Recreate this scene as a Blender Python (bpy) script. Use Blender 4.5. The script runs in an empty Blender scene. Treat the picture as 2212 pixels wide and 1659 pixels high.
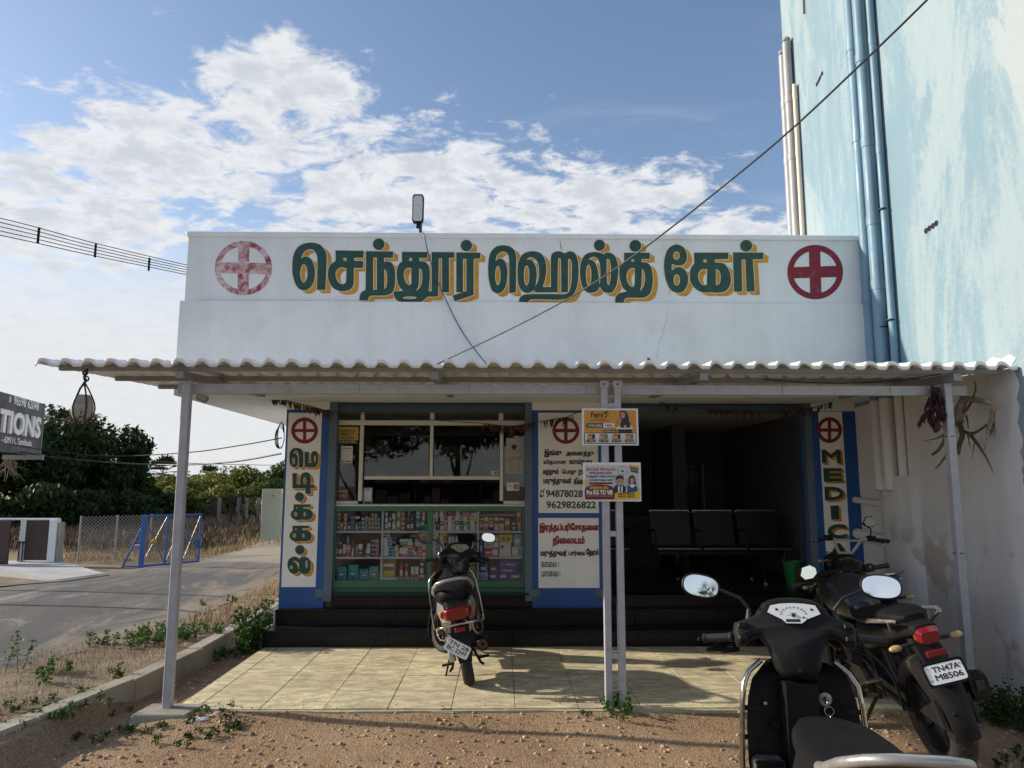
import bpy, bmesh, math, random
import numpy as np
from mathutils import Vector, Matrix, Quaternion
from mathutils.geometry import delaunay_2d_cdt

random.seed(7); RNG = np.random.default_rng(7)
S = bpy.context.scene
COL = S.collection
R = math.radians

# ------------------------------------------------------------------ camera
CAM_F, CAM_PITCH, CAM_YAW, CAM_ROLL, CAM_H = 1580.0, R(7.897), R(0.849), R(-0.081), 1.6   # focal length in units of a 2212 wide frame
_fw = Vector((math.sin(CAM_YAW)*math.cos(CAM_PITCH), math.cos(CAM_YAW)*math.cos(CAM_PITCH), math.sin(CAM_PITCH)))
_rt = Vector((math.cos(CAM_YAW), -math.sin(CAM_YAW), 0)); _dn = _fw.cross(_rt)
_c, _s = math.cos(CAM_ROLL), math.sin(CAM_ROLL)
_rt, _dn = _rt*_c + _dn*_s, -_rt*_s + _dn*_c
cam = bpy.data.cameras.new('camera'); camo = bpy.data.objects.new('camera', cam); COL.objects.link(camo)
cam.sensor_fit = 'HORIZONTAL'; cam.sensor_width = 36; cam.lens = 36*CAM_F/2212; cam.clip_start = .05; cam.clip_end = 5000
_m = Matrix((_rt, -_dn, -_fw)).transposed().to_4x4(); _m.translation = (0, 0, CAM_H); camo.matrix_world = _m
S.camera = camo

# ------------------------------------------------------------------ sun, sky, exposure
SUN_DIR = Vector((-1, .16, 0)).normalized()          # towards the sun, on the ground
SUN_EL = R(22.5)
sun_vec = Vector((SUN_DIR.x*math.cos(SUN_EL), SUN_DIR.y*math.cos(SUN_EL), math.sin(SUN_EL)))
sl = bpy.data.lights.new('sun', 'SUN'); sl.energy = 4.1; sl.angle = R(.9); sl.color = (1, .90, .75)
so = bpy.data.objects.new('sun', sl); COL.objects.link(so)
so.rotation_euler = sun_vec.to_track_quat('Z', 'Y').to_euler(); so.location = (-8, 3, 12)
S.view_settings.view_transform = 'Standard'; S.view_settings.look = 'None'; S.view_settings.exposure = 0.5; S.view_settings.gamma = 1
S.view_settings.use_curve_mapping = False

class NT:
    """small node tree helper"""
    def __init__(s, tree): s.t = tree; s.n = tree.nodes; s.l = tree.links
    def new(s, typ, **kw):
        n = s.n.new(typ)
        for k, v in kw.items():
            if k.startswith('i_'):
                key = k[2:]; key = int(key) if key.isdigit() else key
                s.put(n.inputs[key], v)
            else: setattr(n, k, v)
        return n
    def put(s, sock, v):
        if isinstance(v, bpy.types.NodeSocket): s.l.new(v, sock)
        elif isinstance(v, bpy.types.Node): s.l.new(v.outputs[0], sock)
        else:
            if sock.type == 'RGBA' and len(v) == 3: v = (*v, 1)
            sock.default_value = v
    def math(s, op, a, b=0.0, c=None, clamp=False):
        n = s.new('ShaderNodeMath', operation=op, use_clamp=clamp); s.put(n.inputs[0], a); s.put(n.inputs[1], b)
        if c is not None: s.put(n.inputs[2], c)
        return n.outputs[0]
    def mix(s, f, a, b, mode='MIX'):
        n = s.new('ShaderNodeMix', data_type='RGBA', blend_type=mode); s.put(n.inputs[0], f); s.put(n.inputs[6], a); s.put(n.inputs[7], b)
        return n.outputs[2]
    def ramp(s, f, stops, interp='LINEAR'):
        n = s.new('ShaderNodeValToRGB'); s.put(n.inputs[0], f); cr = n.color_ramp; cr.interpolation = interp
        while len(cr.elements) < len(stops): cr.elements.new(.5)
        for e, (p, c) in zip(cr.elements, stops): e.position = p; e.color = (c, c, c, 1) if isinstance(c, (int, float)) else (*c, 1)
        return n.outputs[0]
    def smooth(s, x, lo, hi, a=0.0, b=1.0):
        n = s.new('ShaderNodeMapRange', interpolation_type='SMOOTHSTEP'); s.put(n.inputs[0], x)
        for i, v in ((1, lo), (2, hi), (3, a), (4, b)): s.put(n.inputs[i], v)
        return n.outputs[0]
    def noise(s, vec, scale, detail=4, rough=.55, dist=0, out=0):
        n = s.new('ShaderNodeTexNoise'); s.put(n.inputs['Vector'], vec); s.put(n.inputs['Scale'], scale); s.put(n.inputs['Detail'], detail)
        s.put(n.inputs['Roughness'], rough); s.put(n.inputs['Distortion'], dist); return n.outputs[out]
    def mapv(s, vec, loc=(0, 0, 0), rot=(0, 0, 0), scale=(1, 1, 1)):
        n = s.new('ShaderNodeMapping'); s.put(n.inputs[0], vec); n.inputs[1].default_value = loc; n.inputs[2].default_value = rot; n.inputs[3].default_value = scale
        return n.outputs[0]

world = bpy.data.worlds.new('World'); S.world = world; world.use_nodes = True
w = NT(world.node_tree); bg = w.n['Background']
sky = w.new('ShaderNodeTexSky', sky_type='NISHITA', sun_disc=False, sun_elevation=SUN_EL, air_density=1.0, dust_density=.9, ozone_density=2.0)
sky.sun_rotation = math.atan2(SUN_DIR.x, SUN_DIR.y)
geo = w.new('ShaderNodeNewGeometry'); d = w.new('ShaderNodeVectorMath', operation='SCALE', i_0=geo.outputs['Incoming']); d.inputs['Scale'].default_value = -1
sep = w.new('ShaderNodeSeparateXYZ', i_0=d.outputs[0]); dx, dy, dz = sep.outputs
el = w.math('ARCSINE', dz)
az = w.math('ARCTAN2', dx, dy)
# clouds lie on a layer: project the view direction on it, so that they shrink towards the horizon
k = w.math('ADD', w.math('MAXIMUM', dz, 0.0), .16)
px_ = w.math('DIVIDE', dx, k); py_ = w.math('DIVIDE', dy, k)
pv = w.new('ShaderNodeCombineXYZ', i_0=px_, i_1=py_, i_2=0.37).outputs[0]
n_big = w.noise(w.mapv(pv, (3.1, 1.7, 0)), .8, 2, .5)
n_mid = w.noise(w.mapv(pv, (1.3, 4.2, 0), (0, 0, .5), (1.0, 1.3, 1)), 8.0, 10, .62, .3)
n_puff = w.noise(w.mapv(pv, (6.3, .4, 2)), 13.0, 6, .6, .2)
def blob(a0, e0, ra, re, rot=0.0):
    ca, sa = math.cos(rot), math.sin(rot)
    u = w.math('SUBTRACT', az, a0); v = w.math('SUBTRACT', el, e0)
    uu = w.math('ADD', w.math('MULTIPLY', u, ca), w.math('MULTIPLY', v, sa)); vv = w.math('SUBTRACT', w.math('MULTIPLY', v, ca), w.math('MULTIPLY', u, sa))
    q = w.math('ADD', w.math('POWER', w.math('ABSOLUTE', w.math('DIVIDE', uu, ra)), 2.0), w.math('POWER', w.math('ABSOLUTE', w.math('DIVIDE', vv, re)), 2.0))
    return w.math('EXPONENT', w.math('MULTIPLY', q, -1.0))
# one big bank of cumulus ahead, patchy fair-weather cloud all round
bank = blob(-.12, .39, .33, .12)
for bl in ((-.31, .50, .15, .09), (-.46, .40, .20, .09), (-.58, .31, .22, .09), (.13, .37, .24, .09), (.33, .32, .16, .05)): bank = w.math('MAXIMUM', bank, blob(*bl))
cover = w.math('SUBTRACT', w.math('MULTIPLY', bank, .58), .09)
dens = w.math('ADD', w.math('ADD', w.math('MULTIPLY', n_mid, 1.2), w.math('MULTIPLY', n_big, .22)), cover)
mask = w.math('MULTIPLY', w.smooth(dens, .90, 1.10), w.smooth(el, .10, .27))
thick = w.smooth(dens, 1.05, 1.40)
veil = w.math('MULTIPLY', w.smooth(el, .36, .12), .92)
veil = w.math('MULTIPLY', veil, w.smooth(n_mid, .05, .50, .93, 1.0))
wisps = w.math('MULTIPLY', w.smooth(w.noise(w.mapv(pv, (.4, 2.6, 5), (0, 0, .6), (1.0, 3.4, 1)), 1.6, 6, .6, .4), .48, .80), .22)
cl_col = w.mix(w.smooth(w.math('ADD', n_puff, w.math('MULTIPLY', thick, .25)), .40, .78), (7.6, 7.7, 7.9), (5.7, 6.0, 6.5))
sky_c = w.mix(w.math('MAXIMUM', w.math('MAXIMUM', w.math('MULTIPLY', mask, .95), veil), wisps), w.mix(1.0, sky.outputs[0], (1.75, 1.65, 1.62), 'MULTIPLY'), cl_col)
sky_c = w.mix(w.math('MULTIPLY', w.smooth(el, .36, .12), .80), sky_c, (7.0, 7.15, 7.3))
w.put(bg.inputs[0], sky_c); bg.inputs[1].default_value = .08

# ------------------------------------------------------------------ coordinates
def ray(x, y):
    """direction of a picture point (2212 x 1659 units)"""
    return _rt*((x-1106)/CAM_F) + _dn*((y-829.5)/CAM_F) + _fw
def at(x, y, Y):
    w_ = ray(x, y); return Vector((0, 0, CAM_H)) + w_*(Y/w_.y)
def onz(x, y, z):
    w_ = ray(x, y); return Vector((0, 0, CAM_H)) + w_*((z-CAM_H)/w_.z)
def zoomed(ox, oy, sc):
    """full-size picture crop -> 2212 units"""
    return lambda x, y: ((ox + x/sc)/1.7360, (oy + y/sc)/1.7360)

# ------------------------------------------------------------------ objects
ROOT = {}
def tag(o, label=None, cat=None, group=None, kind=None):
    if label: o['label'] = label
    if cat: o['category'] = cat
    if group: o['group'] = group
    if kind: o['kind'] = kind
    return o
def thing(name, label, cat, loc=(0, 0, 0), rot=(0, 0, 0), group=None):
    o = bpy.data.objects.new(name, None); o.empty_display_size = .1; COL.objects.link(o); o.location = loc; o.rotation_euler = rot
    ROOT[o.name] = Vector(loc); return tag(o, label, cat, group)
def link_mesh(name, me, parent=None, loc=(0, 0, 0), rot=(0, 0, 0), scale=(1, 1, 1)):
    o = bpy.data.objects.new(name, me); COL.objects.link(o); o.parent = parent; o.location = loc; o.rotation_euler = rot; o.scale = scale
    if parent: ROOT[o.name] = ROOT.get(parent.name, Vector())
    return o

class MB:
    def __init__(s): s.v = []; s.f = []; s.mi = []; s.m = 0
    def add(s, vs, fs):
        b = len(s.v); s.v += [Vector(p) for p in vs]
        for f in fs: s.f.append(tuple(i+b for i in f)); s.mi.append(s.m)
        return s
    def mark(s): return len(s.v)
    def xf(s, M, start=0):
        for i in range(start, len(s.v)): s.v[i] = M @ s.v[i]
        return s
    def box(s, x0, y0, z0, x1, y1, z1, b=0.0):
        if x0 > x1: x0, x1 = x1, x0
        if y0 > y1: y0, y1 = y1, y0
        if z0 > z1: z0, z1 = z1, z0
        b = min(b, (x1-x0)*.45, (y1-y0)*.45, (z1-z0)*.45)
        if b <= 0:
            return s.add([(x0,y0,z0),(x1,y0,z0),(x1,y1,z0),(x0,y1,z0),(x0,y0,z1),(x1,y0,z1),(x1,y1,z1),(x0,y1,z1)],
                         [(3,2,1,0),(4,5,6,7),(0,1,5,4),(1,2,6,5),(2,3,7,6),(3,0,4,7)])
        vs = []; idx = {}
        for sx in (0, 1):
            for sy in (0, 1):
                for sz in (0, 1):
                    X, Y, Z = (x0, x1)[sx], (y0, y1)[sy], (z0, z1)[sz]; ix, iy, iz = (b, -b)[sx], (b, -b)[sy], (b, -b)[sz]
                    for a, p in (('x', (X, Y+iy, Z+iz)), ('y', (X+ix, Y, Z+iz)), ('z', (X+ix, Y+iy, Z))):
                        idx[sx, sy, sz, a] = len(vs); vs.append(p)
        g = lambda *k: idx[k]; fs = []
        for q in (0, 1):
            o = (lambda t: t) if q else (lambda t: t[::-1])
            fs.append(o((g(q,0,0,'x'), g(q,1,0,'x'), g(q,1,1,'x'), g(q,0,1,'x'))))
            fs.append(o((g(0,q,0,'y'), g(0,q,1,'y'), g(1,q,1,'y'), g(1,q,0,'y'))))
            fs.append(o((g(0,0,q,'z'), g(1,0,q,'z'), g(1,1,q,'z'), g(0,1,q,'z'))))
        for i in (0, 1):
            for j in (0, 1):
                fs.append((g(i,j,0,'x'), g(i,j,1,'x'), g(i,j,1,'y'), g(i,j,0,'y'))); fs.append((g(i,0,j,'x'), g(i,1,j,'x'), g(i,1,j,'z'), g(i,0,j,'z')))
                fs.append((g(0,i,j,'y'), g(1,i,j,'y'), g(1,i,j,'z'), g(0,i,j,'z')))
                for l in (0, 1): fs.append((g(i,j,l,'x'), g(i,j,l,'y'), g(i,j,l,'z')))
        return s.add(vs, fs)
    def loft(s, rings, caps=True, closed=False):
        n = len(rings[0]); b = []; vs = []
        for r_ in rings: vs += list(r_)
        fs = []; m_ = len(rings)
        for i in range(m_ if closed else m_-1):
            j = (i+1) % m_
            for k_ in range(n): k2 = (k_+1) % n; fs.append((i*n+k_, i*n+k2, j*n+k2, j*n+k_))
        if caps and not closed: fs.append(tuple(range(n))[::-1]); fs.append(tuple((m_-1)*n + i for i in range(n)))
        return s.add(vs, fs)
    def tube(s, path, r_, n=8, closed=False, caps=True):
        P = [Vector(p) for p in path]; L = len(P); rr = r_ if isinstance(r_, (list, tuple)) else [r_]*L
        T = []
        for i in range(L):
            a = P[i-1] if (i or closed) else P[i]; c = P[(i+1) % L] if (i < L-1 or closed) else P[i]
            t = (c-a); T.append(t.normalized() if t.length > 1e-9 else Vector((0, 0, 1)))
        up = Vector((0, 0, 1)) if abs(T[0].z) < .9 else Vector((1, 0, 0)); nrm = T[0].cross(up).normalized(); rings = []
        for i in range(L):
            if i:
                q = T[i-1].rotation_difference(T[i]); nrm = (q @ nrm); nrm = (nrm - T[i]*nrm.dot(T[i])).normalized()
            bi = T[i].cross(nrm); rings.append([P[i] + (nrm*math.cos(2*math.pi*k_/n) + bi*math.sin(2*math.pi*k_/n))*rr[i] for k_ in range(n)])
        return s.loft(rings, caps, closed)
    def cyl(s, p0, p1, r0, r1=None, n=12): return s.tube([p0, p1], [r0, r0 if r1 is None else r1], n)
    def lathe(s, prof, o=(0, 0, 0), axis='Z', n=20, caps=True):
        rings = []
        for r_, h in prof:
            ring = []
            for k_ in range(n):
                c, s_ = math.cos(2*math.pi*k_/n)*r_, math.sin(2*math.pi*k_/n)*r_
                p = {'Z': (c, s_, h), 'X': (h, c, s_), 'Y': (s_, h, c)}[axis]; ring.append((p[0]+o[0], p[1]+o[1], p[2]+o[2]))
            rings.append(ring)
        return s.loft(rings, caps)
    def ell(s, c, r_, n=14, m_=8):
        prof = [(max(1e-4, math.sin(math.pi*i/m_)), -math.cos(math.pi*i/m_)) for i in range(m_+1)]; st = s.mark(); s.lathe(prof, n=n)
        return s.xf(Matrix.Translation(c) @ Matrix.Diagonal((*r_, 1)), st)
    def torus(s, c, Rr, r_, axis='X', n=24, m_=8):
        pts = []
        for k_ in range(n):
            a = 2*math.pi*k_/n; ca, sa = math.cos(a)*Rr, math.sin(a)*Rr
            pts.append(Vector({'X': (0, ca, sa), 'Y': (ca, 0, sa), 'Z': (ca, sa, 0)}[axis]) + Vector(c))
        return s.tube(pts, r_, m_, closed=True)
    def prism(s, poly, y0, y1, plane='XZ'):
        """polygon in a plane, given thickness along the third axis"""
        f3 = {'XZ': lambda p, t: (p[0], t, p[1]), 'YZ': lambda p, t: (t, p[0], p[1]), 'XY': lambda p, t: (p[0], p[1], t)}[plane]
        return s.loft([[f3(p, y0) for p in poly], [f3(p, y1) for p in poly]])
    def flat(s, tri, fn):
        vs, fs = tri; return s.add([fn(p) for p in vs], fs)
    def build(s, name, mats, parent=None, smooth=None, local=False, subsurf=0, bevel=0, solid=0):
        me = bpy.data.meshes.new(name); vs = s.v
        off = Vector()
        if not local:
            if parent is not None: off = ROOT.get(parent.name, Vector())
            elif vs:
                lo = Vector((min(p[i] for p in vs) for i in range(3))); hi = Vector((max(p[i] for p in vs) for i in range(3))); off = Vector(((lo.x+hi.x)/2, (lo.y+hi.y)/2, lo.z))
            vs = [p-off for p in vs]
        me.from_pydata([tuple(p) for p in vs], [], s.f)
        for m_ in (mats if isinstance(mats, (list, tuple)) else [mats]): me.materials.append(m_)
        me.polygons.foreach_set('material_index', s.mi)
        bm = bmesh.new(); bm.from_mesh(me); bmesh.ops.recalc_face_normals(bm, faces=bm.faces); bm.to_mesh(me); bm.free()
        if smooth: me.shade_smooth(); me.set_sharp_from_angle(angle=R(smooth))
        o = link_mesh(name, me, parent)
        if parent is None and not local: o.location = off; ROOT[o.name] = off
        if bevel: b = o.modifiers.new('bevel', 'BEVEL'); b.width = bevel; b.segments = 2; b.limit_method = 'ANGLE'; b.angle_limit = R(40)
        if solid: q = o.modifiers.new('solid', 'SOLIDIFY'); q.thickness = solid
        if subsurf: q = o.modifiers.new('sub', 'SUBSURF'); q.levels = q.render_levels = subsurf
        return o
def box(name, mat, a, b, parent=None, bev=0.0): return MB().box(*a, *b, bev).build(name, mat, parent)

# ------------------------------------------------------------------ flat lettering: outlines -> filled triangles
def fill(loops):
    """fill outlines, non-zero winding, overlaps united"""
    vs = []; es = []; A = []; B = []
    for lp in loops:
        b = len(vs); n = len(lp)
        if n < 3: continue
        for i, p in enumerate(lp):
            vs.append(Vector((p[0], p[1]))); es.append((b+i, b+(i+1) % n)); A.append((p[0], p[1])); B.append((lp[(i+1) % n][0], lp[(i+1) % n][1]))
    r_ = delaunay_2d_cdt(vs, es, [], 0, 1e-7); V = [tuple(p) for p in r_[0]]; T = [tuple(f) for f in r_[2]]
    if not T: return V, []
    A = np.array(A); B = np.array(B); Va = np.array(V); Ta = np.array(T); C = Va[Ta].mean(axis=1)
    wn = np.zeros(len(C), int)
    for i in range(0, len(C), 256):
        c = C[i:i+256]; ax, ay = A[:, 0][None], A[:, 1][None]; bx, by = B[:, 0][None], B[:, 1][None]; cx, cy = c[:, 0][:, None], c[:, 1][:, None]
        crs = (bx-ax)*(cy-ay) - (cx-ax)*(by-ay)
        wn[i:i+256] = ((ay <= cy) & (by > cy) & (crs > 0)).sum(1) - ((ay > cy) & (by <= cy) & (crs < 0)).sum(1)
    return V, [T[i] for i in np.nonzero(wn)[0]]
_tc = {}
def text_loops(body, bold=0.0):
    key = (body, bold)
    if key in _tc: return _tc[key]
    cu = bpy.data.curves.new('lettering', 'FONT'); cu.body = body; cu.size = 1; cu.offset = bold; cu.fill_mode = 'NONE'; cu.resolution_u = 3
    o = bpy.data.objects.new('lettering', cu); COL.objects.link(o); bpy.context.view_layer.update()
    me = bpy.data.meshes.new_from_object(o.evaluated_get(bpy.context.evaluated_depsgraph_get()))
    nxt = {e.vertices[0]: e.vertices[1] for e in me.edges}; co = [v.co.xy for v in me.vertices]; seen = set(); loops = []
    adj = {}
    for e in me.edges:
        adj.setdefault(e.vertices[0], []).append(e.vertices[1]); adj.setdefault(e.vertices[1], []).append(e.vertices[0])
    for st in range(len(co)):
        if st in seen or st not in adj: continue
        lp = [st]; seen.add(st); cur = nxt.get(st, adj[st][0])
        while cur not in seen:
            seen.add(cur); lp.append(cur); nb = [q for q in adj[cur] if q not in seen]; cur = nb[0] if nb else st
        loops.append([(co[i][0], co[i][1]) for i in lp])
    bpy.data.objects.remove(o); bpy.data.curves.remove(cu); bpy.data.meshes.remove(me)
    _tc[key] = loops; return loops
def fit_text(body, x0, y0, x1, y1, bold=0.0, keep=False):
    """outlines of a text stretched into the box x0..x1, y0..y1 (y up), strokes fattened by bold times the height"""
    lp = text_loops(body, 0.0); xs = [p[0] for l in lp for p in l]; ys = [p[1] for l in lp for p in l]
    if not xs: return []
    a, b, c, e = min(xs), max(xs), min(ys), max(ys); m_ = bold*(y1-y0); x0, y0, x1, y1 = x0+m_, y0+m_, x1-m_, y1-m_; sx = (x1-x0)/max(b-a, 1e-6); sy = (y1-y0)/max(e-c, 1e-6)
    if keep: sx = sy = min(sx, sy)
    out = [[(x0+(p[0]-a)*sx, y0+(p[1]-c)*sy) for p in l] for l in lp]
    if sum(area(l) for l in out) < 0: out = [l[::-1] for l in out]
    return [grow(l, m_) for l in out] if m_ else out
def shift(loops, dx_, dy_): return [[(p[0]+dx_, p[1]+dy_) for p in l] for l in loops]
def area(l): return sum(l[i-1][0]*l[i][1]-l[i][0]*l[i-1][1] for i in range(len(l)))/2
def grow(l, d_):
    n = len(l); out = []; sg = 1 if area(l) > 0 else -1
    for i in range(n):
        a, b, c = Vector(l[i-1]), Vector(l[i]), Vector(l[(i+1) % n]); e1 = (b-a); e2 = (c-b)
        if e1.length < 1e-9 or e2.length < 1e-9: out.append(tuple(b)); continue
        n1 = Vector((e1.y, -e1.x)).normalized(); n2 = Vector((e2.y, -e2.x)).normalized(); m_ = (n1+n2)
        if m_.length < .2: out.append(tuple(b + n1*d_)); continue
        m_.normalize(); out.append(tuple(b + m_*d_/max(.5, m_.dot(n1))))
    return out
def smooth_loop(pts, step=4):
    """closed outline: (x,y) is a corner, (x,y,1) a point of a smooth curve"""
    n = len(pts); out = []
    for i in range(n):
        p0, p1, p2, p3 = pts[i-1], pts[i], pts[(i+1) % n], pts[(i+2) % n]; s1, s2 = len(p1) == 3, len(p2) == 3
        P0, P1, P2, P3 = (np.array(q[:2], float) for q in (p0, p1, p2, p3)); out.append(tuple(P1))
        if not s1 and not s2: continue
        ln = np.linalg.norm(P2-P1); m1 = (P2-P0)/2 if s1 else (P2-P1); m2 = (P3-P1)/2 if s2 else (P2-P1)
        m1 *= min(1, 1.3*ln/max(1e-9, np.linalg.norm(m1))); m2 *= min(1, 1.3*ln/max(1e-9, np.linalg.norm(m2)))
        for j in range(1, step):
            t = j/step; out.append(tuple((2*t**3-3*t*t+1)*P1 + (t**3-2*t*t+t)*m1 + (-2*t**3+3*t*t)*P2 + (t**3-t*t)*m2))
    return out
def ellipse(cx, cy, rx, ry=None, n=20): ry = rx if ry is None else ry; return [(cx+rx*math.cos(2*math.pi*i/n), cy+ry*math.sin(2*math.pi*i/n)) for i in range(n)]
def rect(x0, y0, x1, y1): return [(x0, y0), (x1, y0), (x1, y1), (x0, y1)]
def orient(l, ccw=True): return l if (area(l) > 0) == ccw else l[::-1]

# ------------------------------------------------------------------ materials
def newmat(name):
    m = bpy.data.materials.new(name); m.use_nodes = True; t = NT(m.node_tree); return m, t, t.n['Principled BSDF']
def mat(name, col, rough=.6, metal=0.0, var=.12, scale=5.0, bump=0.0, bscale=60.0, rand=0.0, spec=.5, streak=0.0, dirt=0.0, dirtcol=(.12, .09, .06), coat=0.0, world=False, island=0.0):
    m, t, b = newmat(name)
    v = t.new('ShaderNodeNewGeometry').outputs['Position'] if world else t.new('ShaderNodeTexCoord').outputs['Object']
    c = t.mix(1.0, col, col)
    f = t.noise(v, scale, 5, .6)
    k_ = t.smooth(f, .3, .7, 1-var, 1+var)
    if streak:
        fs = t.noise(t.mapv(v, scale=(3.1, 3.1, .3)), 2.2, 7, .7); k_ = t.math('MULTIPLY', k_, t.smooth(fs, .35, .75, 1+streak*.3, 1-streak))
    if rand: k_ = t.math('MULTIPLY', k_, t.smooth(t.new('ShaderNodeObjectInfo').outputs['Random'], 0, 1, 1-rand, 1+rand))
    if island: k_ = t.math('MULTIPLY', k_, t.smooth(t.new('ShaderNodeNewGeometry').outputs['Random Per Island'], 0, 1, 1-island, 1+island))
    hs = t.new('ShaderNodeHueSaturation'); t.put(hs.inputs['Color'], c); t.put(hs.inputs['Value'], k_); c = hs.outputs[0]
    if dirt:
        g_ = t.smooth(t.noise(t.mapv(v, (3.3, 1.1, 7)), scale*.7, 8, .68), .52, .75, 0, dirt); c = t.mix(g_, c, dirtcol)
    t.put(b.inputs['Base Color'], c); b.inputs['Metallic'].default_value = metal
    t.put(b.inputs['Roughness'], t.smooth(t.noise(v, scale*2.3, 4), .3, .7, max(0, rough-.07), min(1, rough+.07)))
    b.inputs['Specular IOR Level'].default_value = spec; b.inputs['Coat Weight'].default_value = coat
    if bump:
        bn = t.new('ShaderNodeBump'); bn.inputs['Strength'].default_value = min(1, bump); bn.inputs['Distance'].default_value = .01
        t.put(bn.inputs['Height'], t.noise(v, bscale, 4, .6)); t.put(b.inputs['Normal'], bn.outputs[0])
    return m
M = {}
M['white'] = mat('white_paint', (.74, .77, .78), .65, var=.04, bump=.15, bscale=45, streak=.05, dirt=.24, dirtcol=(.40, .39, .37), scale=2.2, world=True)
M['panel'] = mat('sign_panel_white', (.86, .845, .80), .55, var=.05, dirt=.10, dirtcol=(.35, .30, .24), scale=3, world=True)
M['soffit'] = mat('soffit_white', (.72, .72, .70), .7, var=.05, scale=2, world=True)
M['blue'] = mat('blue_enamel', (.012, .085, .30), .4, var=.12, scale=4, dirt=.15, dirtcol=(.05, .07, .10), world=True)
M['jamb'] = mat('grey_blue_steel', (.10, .145, .19), .45, var=.08, scale=6, world=True)
M['shutter'] = mat('shutter_steel', (.075, .11, .15), .4, metal=.4, var=.1)
M['alu'] = mat('cream_aluminium', (.62, .60, .54), .45, var=.05)
M['greenlam'] = mat('green_laminate', (.045, .15, .085), .38, var=.08, scale=8, dirt=.15)
M['shelf'] = mat('white_shelf', (.62, .63, .64), .45, var=.04)
M['cream'] = mat('lettering_cream', (.80, .72, .52), .6, var=.05)
M['lgreen'] = mat('lettering_green', (.010, .062, .048), .42, var=.25, scale=14, world=True)
M['lyellow'] = mat('lettering_ochre', (.55, .265, .022), .5, var=.15, scale=12, world=True)
M['maroon'] = mat('maroon_paint', (.20, .012, .028), .55, var=.2, scale=10, world=True)
M['lblack'] = mat('lettering_black', (.012, .014, .018), .5, var=.1)
M['lred'] = mat('lettering_red', (.26, .012, .03), .5, var=.1)
M['lmoss'] = mat('lettering_moss', (.018, .065, .045), .5, var=.1)
def worn(name, col, under, lo, hi, sc):
    m, t, b = newmat(name); v = t.new('ShaderNodeNewGeometry').outputs['Position']
    n1 = t.noise(t.mapv(v, scale=(1, 1, 1)), sc, 8, .75, 1.5); f = t.smooth(n1, lo, hi)
    t.put(b.inputs['Base Color'], t.mix(f, col, under)); b.inputs['Roughness'].default_value = .6; return m
M['maroon_worn'] = worn('maroon_worn', (.26, .028, .045), (.68, .55, .55), .40, .62, 5.0)
M['maroon_fair'] = worn('maroon_fair', (.20, .010, .026), (.45, .20, .22), .55, .80, 5.0)
M['steel_w'] = mat('white_painted_steel', (.40, .40, .42), .4, var=.08, scale=12, dirt=.42, dirtcol=(.20, .14, .09))
M['steel_g'] = mat('grey_painted_steel', (.27, .275, .29), .45, var=.08, scale=9, dirt=.15)
M['sheet'] = mat('white_roof_sheet', (.80, .80, .78), .4, var=.05, scale=3, dirt=.12, dirtcol=(.5, .46, .4))
M['chrome'] = mat('chrome', (.42, .40, .36), .16, metal=1, var=.06, scale=20, dirt=.3, dirtcol=(.2, .16, .1))
M['alloy'] = mat('dull_alloy', (.42, .42, .42), .38, metal=.9, var=.12, scale=20, dirt=.3)
M['mirror'] = mat('mirror_glass', (.86, .88, .90), .015, metal=1, var=0)
M['black_plastic'] = mat('black_plastic', (.011, .011, .012), .45, var=.2, scale=10, dirt=.16, dirtcol=(.028, .025, .022), spec=.18)
M['grey_plastic'] = mat('dusty_grey_plastic', (.013, .013, .0135), .55, var=.25, scale=9, dirt=.28, dirtcol=(.030, .028, .025), spec=.16, bump=.1, bscale=250)
M['black_gloss'] = mat('black_gloss_paint', (.008, .008, .009), .22, var=.15, scale=6, dirt=.04, dirtcol=(.05, .042, .035), coat=.2)
M['seat'] = mat('seat_vinyl', (.007, .0075, .0085), .58, var=.25, scale=4, bump=.25, bscale=350, dirt=.2, dirtcol=(.02, .018, .016), spec=.16)
M['rubber'] = mat('tyre_rubber', (.016, .015, .014), .75, var=.2, scale=12, dirt=.5, dirtcol=(.075, .06, .045), bump=.2, bscale=200)
M['grip'] = mat('grip_rubber', (.014, .016, .017), .55, var=.2)
M['red_lens'] = mat('red_lens', (.19, .004, .009), .12, var=.15, scale=40, coat=.5)
M['amber_lens'] = mat('amber_lens', (.40, .29, .12), .15, var=.2, scale=60, coat=.5)
M['clear_lens'] = mat('clear_lens', (.52, .50, .46), .12, metal=.5, var=.3, scale=40, coat=.5)
M['orange_lens'] = mat('orange_lens', (.55, .12, .01), .2, var=.1)
M['engine'] = mat('engine_black', (.014, .014, .015), .5, metal=.4, var=.3, scale=20, dirt=.4, dirtcol=(.05, .042, .034))
M['silver'] = mat('silver_paint', (.42, .41, .39), .35, metal=.6, var=.1, scale=15, dirt=.35)
M['offwhite_bar'] = mat('white_handlebar', (.60, .56, .48), .4, var=.1, dirt=.3)
M['plate'] = mat('number_plate_white', (.74, .74, .72), .4, var=.06, scale=12, dirt=.25, dirtcol=(.4, .36, .3))
M['dial'] = mat('dial_white', (.78, .79, .79), .3, var=.03)
M['leather'] = mat('wrinkled_black_leather', (.012, .013, .016), .38, var=.2, scale=8, bump=.6, bscale=14)
M['rope'] = mat('dark_rope', (.045, .028, .024), .9, var=.3, scale=30)
M['gourd'] = mat('pale_gourd', (.33, .325, .25), .6, var=.25, scale=9, dirt=.6, dirtcol=(.20, .17, .10))
M['husk'] = mat('brown_husk', (.09, .05, .032), .9, var=.4, scale=40, bump=.6, bscale=60)
M['dryleaf'] = mat('dry_mango_leaf', (.075, .034, .018), .8, var=.3, scale=20, rand=.45)
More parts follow.
